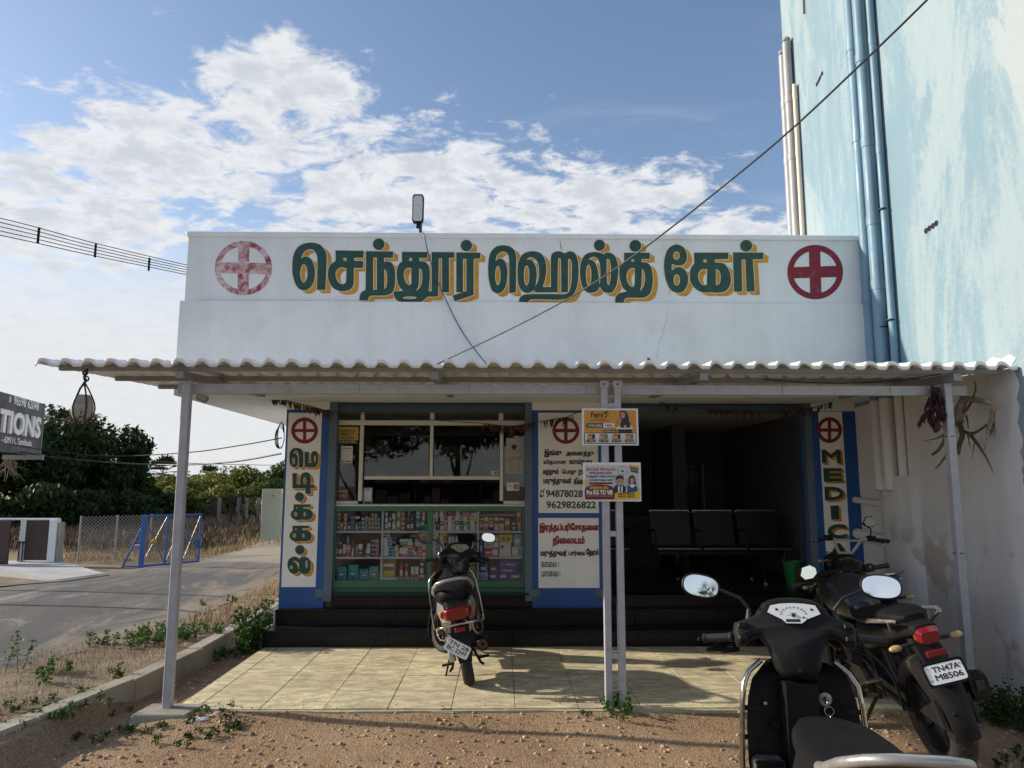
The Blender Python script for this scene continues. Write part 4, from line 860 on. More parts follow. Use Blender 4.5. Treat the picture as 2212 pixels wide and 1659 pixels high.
def product(kind, bx, c1, c2, bay_, sh_, depth=None, m_=None, base=None, noun=None, y=None):
    g_ = pane_rect(*bx, m_); x0, z0, x1, z1 = g_; wd = x1-x0; h = z1-z0
    if base is not None: z0 = base+.0005
    mats = [pm(PC[c1]), pm(PC[c2]), pm(PC['white'])]; mb = MB(); yf = (CY+.06+random.uniform(0, .015)) if y is None else y; dp = depth or max(.04, min(.14, wd*.8))
    # scale from the glass plane back to where the thing stands
    k_ = yf/CY; cx = (x0+x1)/2*k_; x0, x1 = cx-wd*k_/2, cx+wd*k_/2; z1 = z0 + (z1-z0)*(1.0 if base is not None else k_)
    if kind == 'carton':
        mb.box(x0+.0008, yf, z0, x1-.0008, yf+dp, z1-.0006, .0012); mb.m = 1
        w2, h2 = x1-x0, z1-z0
        if w2 > h2: mb.box(x0+w2*.55, yf-.0008, z0+h2*.12, x1-w2*.06, yf, z1-h2*.12); mb.m = 2; mb.box(x0+w2*.08, yf-.0008, z0+h2*.42, x0+w2*.48, yf, z0+h2*.60)
        else: mb.box(x0+w2*.08, yf-.0008, z0+h2*.10, x1-w2*.08, yf, z0+h2*.42); mb.m = 2; mb.box(x0+w2*.15, yf-.0008, z0+h2*.62, x1-w2*.15, yf, z0+h2*.76)
        nm, noun = 'product_carton', noun or 'carton'
    elif kind in ('bottle', 'can'):
        r_ = (x1-x0)/2; h2 = z1-z0; o = (cx, yf+r_, z0)
        pr = [(r_*.9, 0), (r_, h2*.03), (r_, h2*.62), (r_*.85, h2*.72), (r_*.42, h2*.80), (r_*.40, h2*.84)] if kind == 'bottle' else [(r_*.95, 0), (r_, h2*.03), (r_, h2*.80), (r_*.75, h2*.86)]
        mb.lathe(pr, o, 'Z', 14); mb.m = 1; mb.lathe([(r_*.5, h2*.83), (r_*.5, h2*.985), (r_*.42, h2)] if kind == 'bottle' else [(r_*.74, h2*.86), (r_*.70, h2*.985), (r_*.6, h2)], o, 'Z', 12); mb.m = 2; mb.lathe([(r_*1.012, h2*.18), (r_*1.012, h2*.5)], o, 'Z', 14, False)
        nm, noun = 'product_'+kind, noun or kind
    elif kind == 'tube':
        h2 = z1-z0; w2 = (x1-x0)/2; mb.loft([[(cx+w2*.55*math.cos(a), yf+.02+w2*.5*math.sin(a), z0+h2*.16) for a in np.linspace(0, 2*math.pi, 12, False)], [(cx+w2*math.cos(a), yf+.02+w2*.35*math.sin(a), z0+h2*.5) for a in np.linspace(0, 2*math.pi, 12, False)], [(cx+w2*math.cos(a), yf+.02+.003*math.sin(a), z1) for a in np.linspace(0, 2*math.pi, 12, False)]])
        mb.m = 1; mb.lathe([(w2*.5, 0), (w2*.5, h2*.17)], (cx, yf+.02, z0), 'Z', 12); nm, noun = 'product_tube', noun or 'squeeze tube'
    else:   # soft pack
        n = 7; rings = []; w2, h2 = (x1-x0)/2, z1-z0; dd = min(.09, w2*.7)
        for j in range(n):
            t = j/(n-1); bul = math.sin(math.pi*min(1, t*.9+.12))**.5; rings.append([(cx+w2*(1-.10*(1-bul))*math.copysign(abs(math.cos(a))**.55, math.cos(a))*(1+random.uniform(-.02, .02)), yf+dd*.6+dd*.6*bul*math.copysign(abs(math.sin(a))**.7, math.sin(a)), z0+h2*t*(1+random.uniform(-.015, .015))) for a in np.linspace(0, 2*math.pi, 18, False)])
        mb.loft(rings); mb.m = 1
        if c2 != c1:
            hz = z0+h2*.38; ht = []
            for q in np.linspace(0, 2*math.pi, 26, False): ht.append((cx+w2*.62*(math.sin(q)**3), hz + h2*.28*(13*math.cos(q)-5*math.cos(2*q)-2*math.cos(3*q)-math.cos(4*q))/14))
            if noun == 'heart pack': mb.flat(fill([orient(ht), orient([(cx+(p[0]-cx)*.84, hz+(p[1]-hz)*.84) for p in ht], False)]), lambda p: (p[0], yf-.004, p[1])); mb.m = 2; mb.box(cx-w2*.4, yf-.0045, hz, cx+w2*.4, yf-.0035, hz+h2*.07)
            else: mb.box(cx-w2*.55, yf-.003, z0+h2*.3, cx+w2*.55, yf+.001, z0+h2*.62); mb.m = 2; mb.box(cx-w2*.35, yf-.004, z0+h2*.42, cx+w2*.3, yf, z0+h2*.52)
        nm, noun = 'product_pack', noun or 'soft pack'
    o = mb.build(nm, mats, smooth=40 if kind != 'carton' else None)
    cn = {'dgreen': 'dark green', 'lightblue': 'light blue', 'clear': 'clear'}.get(c1, c1); c2n = {'dgreen': 'dark green', 'lightblue': 'light blue'}.get(c2, c2)
    lab = '%s %s with %s print on the %s counter shelf %s' % (cn, noun, c2n, sh_n[sh_], bay_n[bay_])
    tag(o, lab, {'carton': 'carton', 'bottle': 'bottle', 'can': 'can', 'tube': 'tube'}.get(kind, 'pack')); PROD.append(o); return o
PROD = []
def stack(n, bx, c1, c2, bay_, sh_, m_, base):
    h = (bx[3]-bx[1])/n; z = base
    for i in range(n):
        b = (bx[0]+random.uniform(-2, 2), bx[3]-h*(i+1), bx[2]+random.uniform(-2, 2), bx[3]-h*i); g_ = pane_rect(*b, m_); product('carton', b, c1, c2, bay_, sh_, None, m_, z); z += g_[3]-g_[1]
T0, T1, T2 = SZ
def P5(kind, x0, y0, x1, y1, c1, c2, bay_, sh_, **k_): return product(kind, (x0, y0, x1, y1), c1, c2, bay_, sh_, m_=m5, base=k_.pop('base', SZ[sh_] if y1 > (1500, 1055, 545)[sh_] else None), **k_)
def P6(kind, x0, y0, x1, y1, c1, c2, bay_, sh_, **k_): return product(kind, (x0, y0, x1, y1), c1, c2, bay_, sh_, m_=m6, base=k_.pop('base', SZ[sh_] if y1 > (1490, 1040, 535)[sh_] else None), **k_)
# bay 1
stack(4, (335,235,398,572), 'tan', 'maroon', 1, 2, m5, T2); P5('carton',395,420,455,572,'grey','teal',1,2); P5('carton',462,497,512,572,'white','pink',1,2)
stack(3, (460,245,528,497), 'orange', 'red', 1, 2, m5, pane_rect(0,0,1,497,m5)[1]); P5('bottle',530,400,592,572,'purple','pink',1,2); stack(9, (600,350,682,572), 'navy', 'blue', 1, 2, m5, T2); P5('carton',570,290,785,350,'black','white',1,2)
P5('bottle',682,400,738,572,'lime','yellow',1,2); stack(2, (745,405,793,572), 'green', 'dgreen', 1, 2, m5, T2); stack(3, (800,320,873,572), 'grey', 'dgreen', 1, 2, m5, T2); stack(2, (876,415,925,572), 'dgreen', 'white', 1, 2, m5, T2); P5('carton',890,295,922,413,'white','grey',1,2)
stack(3, (936,320,992,572), 'pink', 'green', 1, 2, m5, T2); stack(4, (995,240,1052,572), 'orange', 'red', 1, 2, m5, T2); stack(4, (1056,235,1113,572), 'green', 'tan', 1, 2, m5, T2); stack(3, (1116,322,1168,572), 'teal', 'green', 1, 2, m5, T2)
P5('bottle',297,790,340,1080,'red','grey',1,1); P5('bottle',345,800,428,1080,'black','white',1,1); P5('tube',432,850,495,1080,'white','black',1,1); P5('carton',498,855,595,1080,'pink','red',1,1); P5('bottle',515,680,565,860,'white','dgreen',1,1,y=CY+.22,base=T1+.12)
P5('can',608,740,680,1080,'red','maroon',1,1,y=CY+.2); P5('can',608,890,662,1080,'lime','black',1,1); P5('tube',690,860,732,1080,'grey','white',1,1); P5('carton',740,975,835,1080,'maroon','red',1,1); P5('tube',738,840,825,975,'white','red',1,1,base=pane_rect(0,0,1,975,m5)[1])
P5('carton',888,937,975,1080,'white','brown',1,1); P5('bottle',905,800,982,937,'white','dgreen',1,1,base=pane_rect(0,0,1,937,m5)[1]); stack(4, (990,735,1150,1080), 'navy', 'orange', 1, 1, m5, T1)
for b in ((312,1290,520,1530),(532,1245,748,1530),(750,1330,935,1530),(938,1285,1140,1530)): P5('pack', *b, 'teal', 'navy', 1, 0, noun='heart pack')
# bay 2
stack(3, (1265,215,1318,572), 'white', 'magenta', 2, 2, m5, T2); P5('bottle',1340,240,1388,412,'dgreen','green',2,2); P5('carton',1322,412,1372,572,'white','purple',2,2); P5('bottle',1390,340,1475,572,'yellow','white',2,2); P5('bottle',1392,205,1470,345,'white','red',2,2)
P5('carton',1485,405,1560,572,'white','green',2,2); P5('carton',1488,190,1565,405,'lime','green',2,2,base=pane_rect(0,0,1,405,m5)[1]); stack(2, (1570,190,1655,572), 'brown', 'orange', 2, 2, m5, T2); P5('can',1680,340,1745,572,'black','orange',2,2); P5('can',1755,320,1815,572,'navy','grey',2,2); P5('tube',1708,190,1750,320,'cyan','red',2,2)
stack(2, (1865,255,1950,572), 'teal', 'navy', 2, 2, m5, T2); P5('carton',1875,190,1955,255,'white','pink',2,2); P5('carton',1957,380,2035,572,'teal','black',2,2); P5('carton',1985,188,2045,380,'pink','white',2,2); P5('carton',2038,440,2076,572,'teal','cyan',2,2)
z = T1
for b in ((1195,1025,1440,1080),(1190,962,1440,1025),(1190,898,1455,962),(1205,840,1395,898),(1205,775,1395,840),(1200,712,1390,775)): P5('carton', *b, 'white', 'blue', 2, 1, base=z, depth=.05); q = pane_rect(*b, m5); z += q[3]-q[1]
P5('carton',1210,625,1370,712,'navy','orange',2,1,base=z); P5('carton',1395,705,1495,1080,'navy','blue',2,1,y=CY+.2); stack(2, (1455,860,1528,1080), 'yellow', 'white', 2, 1, m5, T1)
z = T1
for b, c in (((1570,1028,1825,1080),('red','blue')),((1535,968,1825,1028),('white','red')),((1545,908,1838,968),('white','red')),((1590,868,1805,908),('red','tan')),((1550,800,1820,868),('green','white')),((1545,740,1790,800),('white','lightblue'))): P5('carton', *b, *c, 2, 1, base=z, depth=.05); q = pane_rect(*b, m5); z += q[3]-q[1]
z = T1
for b, c in (((1880,1000,2068,1080),('red','white')),((1900,955,2070,1000),('pink','red')),((1890,890,2070,955),('red','yellow')),((1845,858,2070,890),('pink','white')),((1840,800,2070,858),('lightblue','purple')),((1840,735,2070,800),('pink','blue')),((1870,620,2070,735),('red','white'))): P5('carton', *b, *c, 2, 1, base=z, depth=.05); q = pane_rect(*b, m5); z += q[3]-q[1]
P5('carton',1740,650,1870,735,'black','grey',2,1,y=CY+.15); P5('carton',1828,985,1878,1080,'white','pink',2,1)
P5('carton',1180,1490,1740,1530,'white','teal',2,0,depth=.05,y=CY+.05); P5('carton',1190,1140,1475,1530,'olive','yellow',2,0,y=CY+.12); P5('can',1537,1180,1613,1530,'red','maroon',2,0,y=CY+.12); P5('can',1645,1240,1715,1530,'red','orange',2,0,y=CY+.12)
P5('carton',1762,1285,1838,1530,'white','red',2,0); P5('carton',1842,1285,1920,1530,'white','red',2,0); P5('carton',1938,1440,2030,1530,'cream','brown',2,0); P5('carton',1938,1150,2022,1440,'navy','white',2,0,base=pane_rect(0,0,1,1440,m5)[1])
# bay 3
for col in (((105,465,238,568,'white','black'),(105,375,215,465,'white','black'),(105,255,225,375,'white','tan'),(105,185,230,255,'maroon','white')), ((258,480,403,568,'white','pink'),(250,385,400,480,'red','orange'),(260,290,405,385,'white','green'),(250,195,385,290,'white','red')),
            ((408,470,550,568,'white','grey'),(408,380,550,470,'white','pink'),(410,285,555,380,'white','brown'),(410,185,550,285,'maroon','red')), ((560,465,700,568,'white','green'),(555,375,700,465,'dgreen','green'),(555,285,700,375,'white','lime'),(560,190,705,285,'white','red')),
            ((720,475,840,568,'white','green'),(705,390,840,475,'green','dgreen'),(705,290,840,390,'white','red'),(705,200,835,290,'brown','orange')), ((850,460,983,568,'white','grey'),(845,375,985,460,'white','green'),(850,295,983,375,'lime','yellow'),(850,220,980,295,'cyan','white'))):
    z = T2
    for (x0, y0, x1, y1, c1, c2) in col: P6('carton', x0, y0, x1, y1, c1, c2, 3, 2, base=z); q = pane_rect(x0, y0, x1, y1, m6); z += q[3]-q[1]
for col in (((105,970,235,1075,'white','purple'),(105,880,235,970,'white','purple'),(105,780,235,880,'white','purple'),(105,695,212,780,'white','grey'),(105,605,228,695,'lightblue','white')), ((250,900,395,1075,'white','blue'),(250,785,395,900,'white','black'),(248,655,388,785,'lime','red'),(248,615,400,655,'brown','orange'))):
    z = T1
    for (x0, y0, x1, y1, c1, c2) in col: P6('carton', x0, y0, x1, y1, c1, c2, 3, 1, base=z); q = pane_rect(x0, y0, x1, y1, m6); z += q[3]-q[1]
for b in ((422,860,480,1075),(485,860,540,1075),(545,860,610,1075),(815,930,870,1075)): P6('bottle', *b, 'white', 'blue', 3, 1)
for b in ((420,650,478,860),(485,655,538,860),(548,655,610,860)): P6('bottle', *b, 'white', 'navy', 3, 1, base=pane_rect(0,0,1,860,m6)[1])
P6('carton',640,930,720,1075,'white','purple',3,1); P6('carton',725,920,805,1075,'white','teal',3,1); P6('carton',878,930,975,1075,'dgreen','white',3,1); P6('carton',875,790,975,930,'green','red',3,1,base=pane_rect(0,0,1,930,m6)[1])
z = T0
for b, c in (((150,1415,330,1520),'lime'),((335,1415,500,1520),'yellow'),((505,1415,660,1520),'lime'),((665,1415,815,1520),'yellow'),((820,1415,965,1520),'lime')): P6('pack', *b, c, 'orange', 3, 0)
zz_ = pane_rect(0,0,1,1415,m6)[1]; z3 = pane_rect(0,0,1,1290,m6)[1]
for b in ((520,1290,650,1415),(655,1290,795,1415),(800,1290,965,1415)): P6('pack', *b, 'lime', 'green', 3, 0, base=zz_)
for b in ((530,1165,750,1290),(760,1150,962,1290)): P6('pack', *b, 'orange', 'brown', 3, 0, base=z3)
# bay 4
for col in (((1030,430,1110,552,'pink','black'),(1035,310,1108,430,'maroon','red')),((1112,430,1205,552,'grey','pink'),(1112,305,1205,430,'yellow','brown')),((1212,430,1302,552,'pink','black'),(1212,305,1302,430,'brown','orange')),((1308,430,1402,552,'grey','white'),(1308,305,1402,430,'grey','black')),((1412,430,1502,552,'yellow','tan'),(1412,305,1505,430,'red','black')),((1520,345,1620,552,'pink','red'),),((1650,380,1735,552,'black','grey'),),((1762,400,1840,552,'orange','yellow'),(1745,185,1838,400,'pink','brown'))):
    z = T2
    for (x0, y0, x1, y1, c1, c2) in col: P6('carton', x0, y0, x1, y1, c1, c2, 4, 2, base=z); q = pane_rect(x0, y0, x1, y1, m6); z += q[3]-q[1]
P6('pack',1030,740,1092,1075,'blue','white',4,1); P6('pack',1095,830,1210,1075,'brown','blue',4,1,y=CY+.12); P6('carton',1122,930,1400,1075,'red','white',4,1); P6('pack',1110,790,1300,930,'clear','red',4,1,base=pane_rect(0,0,1,930,m6)[1]); P6('carton',1302,670,1398,925,'grey','white',4,1,base=pane_rect(0,0,1,930,m6)[1])
P6('carton',1655,895,1858,1075,'cream','grey',4,1); P6('pack',1690,650,1855,895,'cyan','white',4,1,base=pane_rect(0,0,1,895,m6)[1])
fa_ = P6('carton',1410,820,1640,1075,'white','white',4,1); P6('pack',1395,655,1675,820,'yellow','black',4,1,base=pane_rect(0,0,1,820,m6)[1])
fa_['label'] = 'white first aid box with a small maroon cross under the yellow pack'; fa_['category'] = 'box'
q = pane_rect(1445, 868, 1495, 918, m6); cx_, cz_ = (q[0]+q[2])/2*1.008, (q[1]+q[3])/2; mb = MB(); yq = min(v.co.y for v in fa_.data.vertices)+fa_.location.y-.0025; mb.box(cx_-.022, yq, cz_-.007, cx_+.022, yq+.001, cz_+.007); mb.box(cx_-.007, yq-.0005, cz_-.022, cx_+.007, yq+.0005, cz_+.022); mb.build('cross_print', M['maroon'], fa_)
for b, c in (((1015,1400,1190,1520),('lightblue','red')),((1200,1400,1385,1520),('purple','white')),((1390,1395,1588,1520),('purple','white')),((1592,1400,1858,1520),('blue','yellow'))): P6('pack', *b, *c, 4, 0)
zz_ = pane_rect(0,0,1,1398,m6)[1]; P6('pack',1015,1230,1195,1398,'purple','white',4,0,base=zz_); P6('pack',1200,1250,1388,1398,'navy','grey',4,0,base=zz_); P6('pack',1400,1315,1750,1398,'blue','yellow',4,0,base=zz_); P6('pack',1400,1160,1855,1315,'blue','red',4,0,base=pane_rect(0,0,1,1315,m6)[1])
# look-alikes share label and group
from collections import Counter
_cn = Counter(o['label'] for o in PROD)
for o in PROD:
    if _cn[o['label']] > 1: o['group'] = 'goods in the counter: ' + o['label'].split(' on the ')[0]+'s, '+o['label'].split(' on the ')[1]
paper('tooth_powder_box', 'dark blue tooth powder box behind the narrow side pane', (530, 780, 614, 856), [pm((.02, .03, .12)), pm((.40, .10, .06)), W_, pm((.5, .4, .1))], lambda put, R_, T_, P_: (put(R_(575, 800, 612, 850), 1), put(R_(532, 781, 612, 795), 3), put(T_('cofsils', 540, 812, 590, 832, .02), 2)), 'box', WY+.06, None, None, .05)
# dim racks inside
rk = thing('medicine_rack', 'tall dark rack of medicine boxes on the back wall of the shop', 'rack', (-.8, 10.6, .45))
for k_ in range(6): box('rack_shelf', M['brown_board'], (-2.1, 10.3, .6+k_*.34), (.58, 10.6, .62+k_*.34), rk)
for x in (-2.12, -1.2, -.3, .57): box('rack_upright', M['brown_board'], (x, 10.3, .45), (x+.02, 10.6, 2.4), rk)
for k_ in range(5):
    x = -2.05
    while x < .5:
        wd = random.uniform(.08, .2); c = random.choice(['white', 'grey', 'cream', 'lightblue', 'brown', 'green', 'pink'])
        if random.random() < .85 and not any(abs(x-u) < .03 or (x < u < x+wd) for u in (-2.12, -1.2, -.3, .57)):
            h = random.uniform(.1, .26); o = MB().box(x, 10.34, .6205+k_*.34, x+wd-.01, 10.55, .6205+k_*.34+h, .002).build('medicine_box', pm(tuple(v*.35 for v in PC[c]))); tag(o, 'medicine box standing on the dim rack behind the glazed screen', 'box', 'medicine boxes on the back rack')  # palette colours dimmed to imitate the shade inside the shop
        x += wd

# ------------------------------------------------------------------ canopy of white tile-profile sheet on steel tubes
can = thing('canopy', 'white tile-profile sheet canopy on grey steel tubes along the whole shop front', 'canopy', (.3, 6.4, 0))
SX0, SX1, SY0, SY1 = -3.44, XW-.03, 5.38, 7.38
sz = lambda y: 2.492 + (y-SY0)*.045
PITCH = .1665
def wave(x):
    t = ((x-SX0)/PITCH) % 1.0        # steep rise, round crest, long fall to a flat pan
    if t < .16: return .035*(math.sin(math.pi*(t/.16-.5))*.5+.5)
    if t < .42: return .035 + .005*math.sin(math.pi*(t-.16)/.26)
    if t < .72: q = (t-.42)/.30; return .035*(1-(math.sin(math.pi*(q-.5))*.5+.5))
    return .0
nw = int(round((SX1-SX0)/PITCH)); per = 6; i0 = 0
while i0 < nw:
    i1 = min(nw, i0+per); mb = MB(); cols = []; xs = []
    for i in range(i0*14, i1*14+1): xs.append(SX0 + i*PITCH/14)
    if i1 < nw: xs += [SX0 + (i1*14+j)*PITCH/14 for j in (1, 2, 3)]
    up = 0.0 if (i0//per) % 2 == 0 else .0035
    ys = [(SY0-.002, -.042), (SY0-.0015, -.014)]; y = SY0
    while y < SY1-.01:
        ys += [(y, 0.0), (min(SY1, y+.17), -.004), (min(SY1, y+.172), .008)]; y += .2
    ys.append((SY1, 0.0)); n = len(xs)
    for (y, dzz) in ys:
        for x in xs: mb.v.append(Vector((x, y, sz(y)+wave(x)*(1+.12*math.sin(y*31)) + up + dzz*.7)))
    for j in range(len(ys)-1):
        for i in range(n-1): mb.f.append((j*n+i, j*n+i+1, (j+1)*n+i+1, (j+1)*n+i)); mb.mi.append(0)
    mb.build('roof_sheet', M['sheet'], can, smooth=50, solid=.003); i0 = i1
def tubebox(name, a, b, m_='steel_g', bev=.004): return box(name, M[m_], a, b, can, bev)
for y in (5.50, 6.30, 7.10): tubebox('purlin', (-3.33, y-.02, sz(y)-.044), (XW-.06, y+.02, sz(y)-.002))
for x in (-2.41, -.505, 1.535, 3.47):
    mb = MB(); h = .055; y0, y1 = 5.45, 7.36
    z0, z1 = sz(5.45)-.046, sz(7.36)-.046; mb.loft([[(x-.03, y0, z0-h), (x+.03, y0, z0-h), (x+.03, y0, z0), (x-.03, y0, z0)], [(x-.03, y1, z1-h), (x+.03, y1, z1-h), (x+.03, y1, z1), (x-.03, y1, z1)]]); mb.build('rafter', M['steel_g'], can)
bz0, bz1 = at(1106, 852, 5.66).z, at(1106, 831, 5.66).z
tubebox('beam', (-2.50, 5.642, bz0), (3.66, 5.70, bz1), 'steel_w')
for x in (-1.1, -.25, .66, 2.2, 3.05): tubebox('beam_seam', (x-.004, 5.639, bz0+.002), (x+.004, 5.6425, bz1-.002), 'steel_g', 0)
for x in (-2.41, 3.47): tubebox('post', (x-.03, 5.575, -.075), (x+.03, 5.641, sz(5.5)-.10), 'steel_w', .005)
for x in (.795, .897): tubebox('post', (x-.026, 5.585, -.075), (x+.026, 5.641, sz(5.5)-.10), 'steel_w', .004)
for z in (1.24, .36, 2.21): tubebox('spacer', (.821, 5.59, z-.02), (.871, 5.636, z+.02), 'steel_w', .003)
for x in (.795, .897): tubebox('cap_plate', (x-.034, 5.578, bz1-.035), (x+.034, 5.5845, bz1+.025), 'steel_w', .002); MB().lathe([(.007, 0), (.007, -.004)], (x, 5.578, bz1-.005), 'Y', 8).build('bolt', M['wire'], can)
for (x, z) in ((3.47, 1.98), (3.47, 1.10)): MB().torus((x, 5.608, z), .048, .003, 'Z', 4, 5).build('tie_wire', M['wire'], can)
blk = MB(); blk.loft([[(-2.62, 5.40, -.12), (-2.17, 5.40, -.12), (-2.12, 5.74, -.12), (-2.6, 5.74, -.12)], [(-2.58, 5.43, .008), (-2.21, 5.44, .004), (-2.16, 5.70, .005), (-2.56, 5.70, .008)]]); tag(blk.build('post_footing', M['concrete'], bevel=.01), 'low concrete block under the lone canopy post near the kerb', 'footing')
for (x0, x1, y0, y1, lab) in ((930, 990, 1525, 1545, 'small concrete block set in the soil in front of the parked scooter'), (1605, 1665, 1530, 1552, 'small concrete block with a square hole beside the large scooter')):
    p = onz((x0+x1)/2, y1, -.03); wd = (x1-x0)/1580*5.5; mb = MB(); mb.loft([[(p.x-wd/2, p.y, -.09), (p.x+wd/2, p.y, -.09), (p.x+wd/2, p.y+.17, -.09), (p.x-wd/2, p.y+.17, -.09)], [(p.x-wd/2+.01, p.y+.01, -.012), (p.x+wd/2-.01, p.y+.012, -.018), (p.x+wd/2-.01, p.y+.16, -.012), (p.x-wd/2+.01, p.y+.16, -.008)]])
    o = mb.build('concrete_block', M['concrete']); tag(o, lab, 'block'); MB().box(p.x-.03, p.y+.05, -.03, p.x+.05, p.y+.10, -.0085).build('socket', M['lblack'], o)

# ------------------------------------------------------------------ placards on the double post
PYY = 5.578
mP = lambda: mapper(1900, 1450, 2.011, PYY-.004)
SK, HR = pm((.42, .23, .15)), pm((.018, .013, .012))
OR_, NV, MR, YL, GR, BL = pm((.58, .27, .035)), pm((.012, .016, .05)), pm((.15, .012, .018)), pm((.66, .46, .02)), pm((.05, .22, .09)), pm((.04, .10, .28))
WH = pm((.72, .72, .70)); RD = pm((.40, .02, .03)); RG = pm((.55, .56, .56)); BN = pm((.25, .12, .08))
def plac1(put, R_, T_, P_):
    put(R_(585, 178, 976, 348), 1); put(R_(583, 348, 978, 430), 2); put(R_(590, 353, 972, 424), 0)
    put(T_('Femi', 636, 190, 726, 232, .03), 3); put(T_('9', 735, 186, 768, 232, .05), 3)
    put(P_([(742, 222), (752, 205, 1), (765, 200), (758, 216, 1)]), 1); put(T_('Happy menstruality', 655, 237, 750, 247, .01), 3); put(T_('Premium hygiene sanitary napkin', 634, 252, 770, 261, .01), 3)
    put(P_([(597, 293), (610, 277), (728, 277), (728, 308), (610, 308)]), 2); put(R_(728, 277, 811, 308), 0); put(T_('AVAILABLE', 612, 285, 718, 301, .03), 0); put(T_('HERE', 744, 285, 796, 301, .03), 2)
    put(R_(730, 327, 826, 346), 3); put(T_('Available Sizes', 736, 330, 820, 343, .01), 0)
    # smiling woman holding a tray of packs
    put(P_([(858, 185, 1), (880, 182, 1), (902, 192, 1), (915, 220, 1), (922, 260, 1), (930, 300, 1), (862, 300, 1), (866, 250, 1), (858, 225, 1)]), 4)
    put(P_([(842, 240, 1), (860, 232, 1), (868, 262, 1), (858, 300, 1), (840, 290, 1)]), 5); put(P_([(862, 198, 1), (874, 190, 1), (888, 198, 1), (893, 220, 1), (882, 238, 1), (868, 232, 1), (861, 215, 1)]), 5)
    put(P_([(862, 262, 1), (880, 250, 1), (918, 255, 1), (938, 300, 1), (944, 348), (840, 348), (850, 310, 1)]), 2); put(P_([(866, 228), (876, 234, 1), (884, 230)]), 0)
    put(P_([(818, 308, 1), (890, 312, 1), (955, 310, 1), (950, 318, 1), (890, 322, 1), (825, 318, 1)]), 0)
    for k_ in range(5): put(R_(836+k_*23, 290, 856+k_*23, 310), (6, 3, 1, 3, 6)[k_])
    for k_, t in enumerate(('L / 280mm', 'XL / 320mm', 'XXL / 410mm', '180mm')):
        x = 600+k_*96; put(R_(x+8, 358, x+62, 394), 1); put(R_(x+44, 360, x+64, 394), 2 if k_ % 2 == 0 else 7); put(R_(x+12, 362, x+40, 368), 3); put(R_(x, 400, x+70, 418), 2); put(T_(t, x+6, 404, x+64, 414, .01), 0)
paper('placard', 'orange and white placard with AVAILABLE HERE hung high on the double post', (570, 165, 990, 442), [WH, OR_, NV, K_, HR, SK, YL, GR], plac1, 'placard', PYY-.004, mP(), None, .004)
def plac2(put, R_, T_, P_):
    put(P_([(590, 590), (1000, 590), (1002, 845), (592, 850)]), 8)
    put(T_('SENTHUR VIDYALAYA', 598, 611, 821, 637, .03), 1); put(T_('MATRICULATION SCHOOL', 624, 643, 796, 660, .03), 2)
    put(T_('ெசந்தூர்', 600, 664, 690, 692, .02), 3); put(T_('வித்யாலயா', 698, 664, 820, 690, .02), 3); put(T_('ெமட்ரிக்குேலஷன் பள்ளி', 626, 694, 798, 716, .02), 3); put(R_(624, 721, 798, 734), 4)
    put(P_([(x, y, 1) for x, y in E1(873, 634, 36, 33)]), 9); put(P_([(x, y, 1) for x, y in E1(873, 634, 32, 29)]), 0); put(P_([(x, y, 1) for x, y in E1(873, 634, 24, 22)]), 9); put(P_([(x, y, 1) for x, y in E1(873, 634, 21, 19)]), 0); put(P_([(858, 636, 1), (873, 626, 1), (888, 636, 1), (873, 648, 1)]), 7); put(R_(870, 620, 876, 630), 6)
    for k_, c in enumerate((5, 1, 7, 3)): put(P_([(925+k_*3, 590+k_*13), (992, 600+k_*14), (992, 612+k_*14), (928+k_*3, 602+k_*13)]), c)
    put(P_([(592, 700), (618, 715, 1), (600, 745, 1), (592, 750)]), 5)
    put(P_([(592, 770, 1), (640, 742, 1), (720, 738, 1), (790, 752, 1), (822, 800, 1), (812, 849), (592, 850)]), 4); put(P_([(822, 800, 1), (880, 800, 1), (950, 795, 1), (1000, 765), (1002, 845), (812, 849)]), 5)
    put(T_('ADMISSIONS OPEN', 622, 752, 765, 774, .03), 5); put(T_('Pre KG TO VIII', 602, 779, 796, 815, .045), 0); put(R_(600, 822, 800, 827), 6); put(R_(866, 792, 928, 801), 4); put(T_('98875 08442', 838, 804, 962, 818, .03), 4); put(T_('98945 08442', 838, 822, 964, 836, .03), 4)
    # boy and girl in uniform
    put(P_([(808, 795), (812, 755, 1), (836, 742, 1), (872, 742, 1), (895, 760, 1), (898, 795)]), 10); put(P_([(838, 745), (855, 760), (872, 745), (872, 797), (838, 797)]), 0); put(P_([(852, 752), (860, 752), (862, 795), (850, 795)]), 2)
    put(P_([(828, 715, 1), (832, 690, 1), (854, 682, 1), (876, 692, 1), (878, 718, 1), (866, 742, 1), (852, 748, 1), (838, 740, 1)]), 6); put(P_([(822, 708, 1), (825, 678, 1), (850, 668, 1), (876, 676, 1), (882, 706, 1), (872, 696, 1), (850, 692, 1), (832, 698, 1)]), 11); put(P_([(842, 729), (852, 735, 1), (864, 729), (852, 731)]), 0)
    put(P_([(918, 720, 1), (920, 685, 1), (942, 668, 1), (962, 680, 1), (970, 715, 1), (972, 740, 1), (955, 735, 1), (925, 738, 1)]), 11); put(P_([(926, 708, 1), (934, 690, 1), (946, 686, 1), (958, 696, 1), (958, 720, 1), (945, 738, 1), (932, 730, 1)]), 6); put(P_([(900, 770, 1), (915, 742, 1), (945, 738, 1), (975, 744, 1), (985, 775, 1), (985, 790), (895, 795)]), 0); put(P_([(908, 748), (926, 742), (934, 760), (956, 760), (964, 742), (980, 752), (984, 782, 1), (960, 796, 1), (905, 796)]), 3); put(P_([(936, 720), (944, 726, 1), (952, 720), (944, 722)]), 0)
